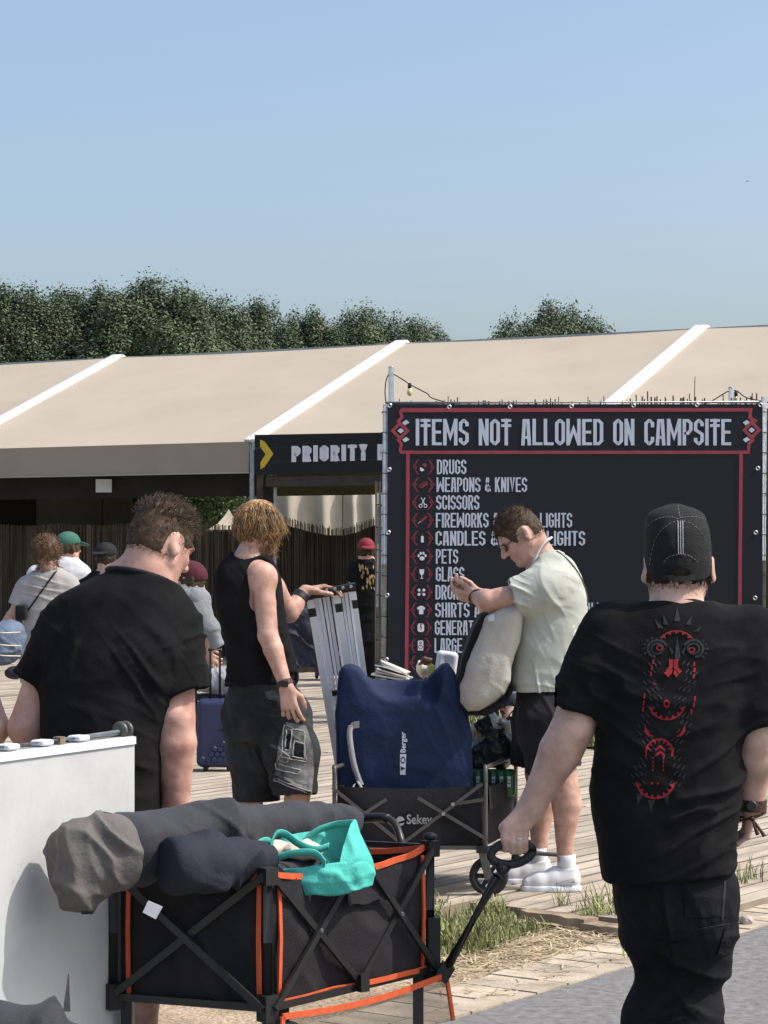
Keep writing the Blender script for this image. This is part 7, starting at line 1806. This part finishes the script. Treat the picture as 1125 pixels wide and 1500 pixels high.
def crowd():
    r, J, to, b = simple('man with curly brown hair in pale grey tee with a black shoulder strap', 190.0, 68, (69, 811, 0), (.1, 1, -.1), [(832, 57, 90, 0, .06), (840, 43, 100, 0, .10), (856, 33, 109, 0, .12), (890, 32, 106, 0, .13), (940, 33, 103, 0, .13), (1000, 31, 103, 0, .135)], 'grey_tee',
        [((38, 856, 0), (24, 888, -.01), .07, .072), ((103, 856, 0), (112, 892, -.01), .07, .072)], [((38, 858, 0), (22, 896, -.03), (3, 918, .02)), ((103, 858, 0), (112, 900, 0), (110, 940, .05))], [((52, 1000, 0), (52, 1050, 0), (52, 1084, 0)), ((84, 1000, 0), (84, 1050, 0), (84, 1082, 0))], 'washed_denim', hair=('hair_curly', .022, 1400, .03, .003))
    bv = bvh_of(to); o = []
    for k in range(12):
        x, y = 81-k*4.3, 838+k*6.0; d = (W(x, y, 190)-Vector((0, 0, EYE))).normalized(); q = bv.ray_cast(Vector((0, 0, EYE)), d)
        if q[0]: o.append(q[0]-d*.006)
    G().strap(o, .038, (.8, 0, .6), .006).mk('shoulder_strap', 'black_rib', r)
    q = Sbox([J(31, 898, -.12)], .12, .006); q.box(J(31, 897, -.12), (.045, .04, .06), None, .02, 0); soft('pouch', 'black_rib', r, q, (), 2, .004)
    q = Sbox([W(6, 945, 195)], .34, .008); c = W(8, 940, 195); q.ell(c, (.14, .16, .17), None, 0); q.ell(c+Vector((-.1, 0, -.03)), (.16, .16, .15), None, .05)
    dr = thing('duffel_bag', 'blue grey bag with pale cords under the hand of the curly haired man', 'bag', c-Vector((0, 0, .18))); soft('bag_body', 'blue_bag', dr, q, [(c, .2, (.5, 0, .9), .05, .016)], 4, .012)
    for (y0, y1) in ((926, 926), (942, 946), (958, 961)): G().tube(smoothpath([W(-14, y0, 206), W(6, (y0+y1)/2+1, 207), W(30, y1, 203)], 5), .004, 6).mk('cord', 'cream', dr, smooth=True)
    q = Sbox([c+Vector((.06, -.05, -.26))], .14, .008); q.ell(c+Vector((.07, -.05, -.23)), (.07, .07, .05), None, 0); soft('base_strap', 'dark_navy', dr, q, (), 2, .004)
    simple('man in a green cap and white tee behind the curly haired man', 172.0, 90, (101, 802, 0), (.75, .66, -.05), [(815, 75, 112, 0, .07), (822, 60, 120, 0, .11), (838, 48, 127, 0, .13), (870, 48, 126, 0, .14), (930, 52, 122, 0, .14), (980, 52, 122, 0, .14)], 'white_tee',
        [((54, 842, 0), (46, 880, 0), .08, .08), ((120, 842, 0), (126, 880, 0), .08, .08)], [((54, 842, 0), (46, 890, 0), (52, 925, .1)), ((120, 842, 0), (126, 890, 0), (118, 925, .1))], [((70, 970, 0), (70, 1025, 0), (70, 1060, 0)), ((104, 970, 0), (104, 1025, 0), (104, 1060, 0))], 'black_denim', cap=('cap_green', 'cap'), hair=('hair_brown', .003, 0, 0, 0))
    simple('man in a black cap and black top half hidden by the broad man', 175.0, 158, (156, 818, 0), (.35, .93, -.05), [(836, 136, 176, 0, .07), (843, 126, 188, 0, .11), (860, 116, 198, 0, .13), (900, 116, 198, 0, .13), (980, 120, 194, 0, .13)], 'black_tee',
        [((122, 860, 0), (116, 895, 0), .07, .07), ((192, 860, 0), (198, 895, 0), .07, .07)], [((122, 860, 0), (114, 900, 0), (120, 940, .1)), ((192, 860, 0), (200, 900, 0), (192, 940, .1))], [((140, 970, 0), (140, 1030, 0), (140, 1066, 0)), ((174, 970, 0), (174, 1030, 0), (174, 1066, 0))], 'black_denim', cap=('cap_black', 'backwards'), hair=('hair_dark', .003, 0, 0, 0), skin='skin_pale')
    r, J, to, b = simple('person in maroon beanie and grey hoodie stooping over the navy suitcase', 207.0, 262, (280, 850, 0), (.85, .3, -.45), [(858, 250, 296, 0, .08), (870, 238, 304, 0, .12), (895, 232, 306, 0, .14), (930, 230, 296, 0, .14), (980, 230, 284, 0, .14), (1015, 230, 280, 0, .14)], 'hoodie',
        [((292, 882, -.02), (307, 925, -.06), .075, .065), ((307, 922, -.06), (318, 948, -.03), .062, .055), ((245, 885, .05), (262, 930, .1), .075, .065)], [((290, 885, -.02), (306, 928, -.06), (306, 962, .0)), ((245, 885, .05), (262, 930, .1), (296, 955, .08))], [((242, 1010, 0), (248, 1065, 0), (244, 1112, 0)), ((268, 1010, 0), (272, 1065, 0), (268, 1110, 0))], 'black_denim', cap=('beanie', 'beanie'), hair=('hair_dark', .002, 0, 0, 0))
    q = Sbox([J(276, 872, 0)], .18, .007); q.chain([J(262, 864, .08), J(284, 876, -.06), J(300, 884, -.02)], [.05, .06, .045], .04); soft('hood', 'hoodie', r, q, [(J(280, 875, -.05), .12, (.5, 0, .9), .035, .014)], 3, .008)
    r, J, to, b = simple('person in red cap and black tee with a gold print by the bins', 141.0, 538, (536, 807, 0), (-.2, .97, 0), [(818, 526, 548, 0, .06), (822, 519, 556, 0, .10), (835, 514, 562, 0, .12), (870, 517, 559, 0, .12), (910, 518, 558, 0, .12)], 'black_tee',
        [((519, 834, 0), (515, 852, 0), .07, .07), ((558, 834, 0), (561, 852, 0), .07, .07)], [((519, 834, 0), (517, 858, 0), (520, 882, .1)), ((558, 834, 0), (561, 860, 0), (556, 882, .1))], [((529, 910, 0), (529, 950, 0), (529, 1010, 0)), ((548, 910, 0), (548, 950, 0), (548, 1010, 0))], 'black_denim', cap=('cap_red', 'backwards'), hair=('hair_dark', .003, 0, 0, 0), skin='skin_pale')
    bv = bvh_of(to); g = G()
    for k in range(34):
        x, y = rnd.uniform(526, 551), rnd.uniform(826, 864); w = rnd.uniform(.8, 1.8); L = rnd.uniform(3, 9); decal(g, [(x-w, y), (x, y-L*.6), (x+w, y), (x+w*.3, y+L*.6)], bv, 141.0, .003+.0006*(k % 4), 4)
    g.mk('shirt_print', MT['print_gold'], r)
    simple('person just outside the left edge with only a bare arm showing', 505.0, -95, (-100, 800, 0), (.1, 1, 0), [(850, -170, -100, 0, .07), (880, -240, -45, 0, .11), (950, -245, -45, 0, .13), (1050, -235, -55, 0, .13), (1190, -235, -60, 0, .13)], 'grey_tee',
        [((-72, 905, 0), (-55, 955, 0), .07, .07), ((-210, 905, 0), (-220, 960, 0), .075, .075)], [((-66, 910, 0), (-8, 1066, -.06), (-60, 1180, .12)), ((-215, 910, 0), (-235, 1060, 0), (-220, 1180, .1))], [((-150, 1190, 0), (-150, 1380, 0), (-150, 1530, 0)), ((-70, 1190, 0), (-70, 1380, 0), (-70, 1530, 0))], 'black_denim', hair=('hair_brown', .006, 0, 0, 0), skin='skin_pale')
    # someone sitting on the grass behind the man with glasses
    s = 172.0; Z = F/s; J = lambda x, y, dy=0: W(x, y, F/(Z+dy))
    root = thing('person', 'person sitting on the grass, a sliver of pale blue showing behind the shorts', 'person', (J(776, 1060).x, Z, .02))
    b = S(tuple(J(735, 1075)-Vector((.05, .4, .1))), tuple(J(815, 930)+Vector((.1, .45, .1))), .009); A = hframe((-.6, -.7, -.2)); hc = J(786, 962, 0); Ph = head(b, hc, A, 1.0)
    tr = torso_rows(s, Z, [(985, 772, 800, 0, .07), (995, 760, 810, 0, .10), (1020, 757, 812, 0, .12), (1058, 758, 812, 0, .13)]); b.chain([Ph(-.03, 0, -.04), J(786, 992)], [.055, .066], .03); b.loft(tr, .03)
    for d in (-1, 1): k = J(752 if d < 0 else 800, 1030, -.28); b.chain([J(778, 1052, -.02), k, Vector((k.x-.05, k.y-.12, .07))], [.08, .058, .04], .02); arm(b, J(762 if d < 0 else 806, 1004), J(750 if d < 0 else 812, 1035, -.1), J(754 if d < 0 else 800, 1040, -.26))
    V, Q = b.mesh(1); mk('body', V, Q, 'skin', root, smooth=True)
    t = S(tuple(J(735, 1075)-Vector((.05, .4, .1))), tuple(J(815, 930)+Vector((.1, .45, .1))), .009); t.loft([(r_[0], r_[1], r_[2], r_[3]+.02, r_[4]+.02) for r_ in tr], .02); t.cone(J(762, 1004), J(753, 1026, -.06), .07, .07, .04, cutb=True); cloth(t, 'top', 'denim_blue', root, (), 3, .008)
    p = S(tuple(J(730, 1085)-Vector((.05, .55, .1))), tuple(J(815, 930)+Vector((.1, .3, .1))), .009)
    for d in (-1, 1): k = J(752 if d < 0 else 800, 1030, -.28); p.cone(J(778, 1052, -.02), k, .10, .08, .03)
    p.cutz(.02, False); cloth(p, 'shorts', 'dark_navy', root, (), 3, .006)
    ho, HV, HN = hair_shell(b, 'hair', 'hair_dark', root, b.d, hc, A, lambda f, l, u: np.where(f < .095, np.clip((u+.05-.5*np.maximum(f, 0))*.2, -.01, .008), -.01), 3, .003)
MT['print_gold'] = M('print_gold', (.25, .13, .06), .85, .4, 60, col2=(.42, .32, .14))
crowd()
def luggage():
    s = 211.0; Z = F/s; root = thing('suitcase', 'navy hard shell suitcase with raised hexagons on small wheels', 'suitcase', (W(316, 813, s).x, Z, 0))
    c = W(317, 1073, s); b = Sbox([c], .34, .005); b.box(c, (.133, .11, .235), None, .045, 0); V, Q = b.mesh(1)
    V = V+vnormals(V, Q)*0; mk('shell', V, Q, 'suit_navy', root, smooth=True)
    g = G()
    for i in range(9):
        for j in range(6):
            x = 294+i*8.6+(4.3 if j % 2 else 0); y = 1088+j*7.6; 
            if x > 343 or y > 1118 or (x-294)*.75+(y-1088) < 22 : continue
            hx = [W(x+4.6*math.cos(R(60*k+30)), y+4.6*math.sin(R(60*k+30)), s) for k in range(6)]; hy = [W(x+3.4*math.cos(R(60*k+30)), y+3.4*math.sin(R(60*k+30)), s) for k in range(6)]
            n0 = len(g.V); g.V += [p+Vector((0, -.111, 0)) for p in hx]+[p+Vector((0, -.118, 0)) for p in hy]
            for k in range(6): g.F.append((n0+k, n0+(k+1) % 6, n0+6+(k+1) % 6, n0+6+k))
            g.F.append(tuple(n0+6+k for k in range(6)))
    g.mk('hexagon_relief', 'suit_navy', root)
    q = Sbox([W(308, 1071, s)], .09, .004); q.box(W(308, 1071, s)+Vector((0, -.125, 0)), (.048, .014, .024), Matrix.Rotation(R(-14), 3, 'Y'), .010, 0); V, Q = q.mesh(1); mk('side_handle', V, Q, 'strap_grey', root, smooth=True)
    G().tube(smoothpath([W(322, 1069, s)+Vector((0, -.12, 0)), W(334, 1064, s)+Vector((0, -.122, 0)), W(346, 1057, s)+Vector((0, -.12, 0))], 4), .006, 6).mk('strap', 'black_rib', root, smooth=True)
    for x in (302, 336):
        for dy in (-.06, .06): G().box(W(x, 1124, s)+Vector((0, dy, .005)), (.03, .03, .03)).mk('wheel_fork', 'plastic_black', root); p = W(x, 813, s); G().lathe([(0, -.01), (.020, -.01), (.024, 0), (.020, .01), (0, .01)], (p.x, Z+dy, .0245), (1, 0, 0), 18).mk('wheel', 'rubber', root, smooth=True)
    for x in (308, 322): G().tube([W(x, 1028, s), W(x, 952, s)], .008, 8).mk('telescopic_pole', 'plastic_black', root, smooth=True)
    G().tube([W(305, 952, s), W(325, 952, s)], .012, 8).mk('top_grip', 'plastic_black', root, smooth=True)
    c = W(318, 997, 209); q = Sbox([c], .30, .006); q.cone(c+Vector((-.10, .0, 0)), c+Vector((.12, 0, .0)), .085, .09, 0); q.cutz(1.5-(1020-813)/211, False)
    du = thing('sleeping_bag', 'light grey soft roll lying on top of the navy suitcase', 'roll', c-Vector((0, 0, .09)), None); soft('roll', 'duffel_grey', du, q, [(c, .2, (.9, 0, .3), .04, .012), (c, .2, (.3, 0, 1), .04, .008)], 6, .006)
    q = Sbox([W(310, 1020, 209)], .24, .006); q.box(W(314, 1021, 208), (.14, .10, .022), None, .015, 0); soft('lower_bag', 'dark_navy', du, q, (), 3, .004)
    # bins and crates in the shade
    for (px, s_, pt, lab, w) in ((538, 128.0, 893, 'black wheeled bin with a flat lid in front of the red capped person', .44), (484, 122.0, 905, 'dark wheeled bin half hidden by the folded silver frame', .44)):
        z1 = EYE-(pt-HY)/s_; Zc = F/s_; x = W(px, 813, s_).x; r = thing('wheeled_bin', lab, 'bin', (x, Zc, 0))
        g = G(); n0 = 0
        for z, k in ((.06, .80), (.30, .86), (z1-.06, .98), (z1-.05, 1.03), (z1-.02, 1.03)): g.V += [Vector((x+a*w/2*k, Zc+b_*w/2*k, z)) for a, b_ in ((-1, -1), (1, -1), (1, 1), (-1, 1))]
        for i in range(4):
            for k in range(4): g.F.append((4*i+k, 4*i+(k+1) % 4, 4*i+4+(k+1) % 4, 4*i+4+k))
        g.F.append((3, 2, 1, 0)); g.mk('bin_body', 'plastic_black', r)
        g = G(); g.prism([Vector((x-.25, Zc-.25, z1-.02)), Vector((x+.25, Zc-.25, z1-.02)), Vector((x+.25, Zc-.25, z1+.005)), Vector((x, Zc-.25, z1+.02)), Vector((x-.25, Zc-.25, z1+.005))], (0, .52, 0)); g.mk('lid', 'plastic_black', r)
        for d in (-1, 1): G().lathe([(0, -.02), (.08, -.02), (.09, 0), (.08, .02), (0, .02)], (x+d*.17, Zc+.2, .09), (1, 0, 0), 18).mk('wheel', 'rubber', r)
        G().tube([(x-.2, Zc+.28, z1-.03), (x+.2, Zc+.28, z1-.03)], .014, 8).mk('handle', 'plastic_black', r)
        g = G()
        for k in range(5): a = rnd.uniform(-.16, .16); zz = rnd.uniform(.3, z1-.15); g.face([Vector((x+a, Zc-w/2*.985-.006, zz)), Vector((x+a+.05, Zc-w/2*.985-.006, zz+rnd.uniform(-.02, .02))), Vector((x+a+.04, Zc-w/2*.985-.006, zz+.04))])
        g.mk('scraps_of_sticker', 'strap_grey', r)
    c = WZ(436, 930, 30.0); c.z = .42; q = Sbox([c], .62, .012); q.box(c, (.33, .3, .40), None, .06, 0); r = thing('tarp_stack', 'stack under a crumpled dark navy tarp by the dipped reed fence', 'stack', (c.x, c.y, 0)); soft('tarp', 'dark_navy', r, q, [(c, .5, (.6, 0, .8), .10, .03)], 4, .02); G().box((c.x, c.y, .03), (.8, .7, .06)).mk('pallet', 'dark_timber', r)
    r = thing('barrier', 'low black barrier rail behind the folded silver frame', 'barrier', WZ(492, 813, 31.5)-Vector((0, 0, 1.5)))
    a, b_ = WZ(418, 871, 31.5), WZ(520, 867, 31.5); G().bar(a, b_, .05).mk('rail', 'plastic_black', r); G().bar(a-Vector((0, 0, .45)), b_-Vector((0, 0, .45)), .05).mk('rail', 'plastic_black', r)
    for t_ in (0, .5, 1): p = a.lerp(b_, t_); G().bar(Vector((p.x, p.y+.05, 0)), p+Vector((0, .05, 0)), .05).mk('post', 'plastic_black', r)
    g = G(); p = WZ(1095, 265.5, 400); 
    for sx in (-1, 1): g.tube(smoothpath([p, p+Vector((sx*.16, 0, .06)), p+Vector((sx*.34, .05, .0))], 4), [.05, .05, .045, .045, .04, .04, .03, .02, .01], 6)
    g.ball(p, (.07, .22, .07), 10, 6); g.mk('bird', 'cable', label='tiny dark bird high in the sky at the right', cat='bird', smooth=True)
luggage()
# ------------------------------------------------------------------ details hang under the part they belong to
SUB = {'hair_strands': ('hair',), 'collar': ('tshirt', 'vest'), 'shirt_print': ('tshirt', 'top'), 'visor': ('cap',), 'stitching': ('cap', 'trousers'), 'cap_stripe': ('cap',), 'cap_button': ('cap',), 'cap_strap': ('cap',),
       'back_pocket': ('trousers',), 'side_pocket': ('trousers',), 'rivet': ('trousers',), 'bleached_panel': ('shorts',), 'frayed_seams': ('shorts',), 'dark_patch': ('shorts',), 'watch_face': ('watch',), 'lens': ('glasses',),
       'sole': ('shoe',), 'laces': ('shoe',), 'side_stripe': ('shoe',), 'rim': ('wheel',), 'bag_lettering': ('bag_body',), 'bag_emblem': ('bag_body',), 'emblem_marks': ('bag_body',), 'strap_patch': ('bag_body',), 'care_tag': ('bag_body',), 'screen': ('case',),
       'arrow': ('board',), 'lettering': ('board',), 'heading': ('banner',), 'item_list': ('banner',), 'item_icons': ('banner',), 'icon_brackets': ('banner',), 'border': ('banner',), 'eyelets': ('banner',),
       'side_lettering': ('fabric_side',), 'side_emblem': ('fabric_side',), 'hexagon_relief': ('shell',), 'side_handle': ('shell',), 'can_lettering': ('can_body',), 'hood': ('top',), 'lid': ('bin_body',), 'scraps_of_sticker': ('bin_body',), 'pocket_flap': ('fabric_side',), 'end_pocket': ('fabric_side',), 'socket': ('cable',)}
def bare(n): return n.split('.')[0]
def centre(o): return sum((Vector(c) for c in o.bound_box), Vector())/8
bpy.context.view_layer.update()
for root in [o for o in COL.objects if o.parent is None and o.type == 'EMPTY']:
    ch = list(root.children)
    for o in ch:
        cand = [p for p in ch if bare(p.name) in SUB.get(bare(o.name), ())]
        if cand and o.type == 'MESH':
            o.parent = min(cand, key=lambda p: (centre(p)-centre(o)).length)
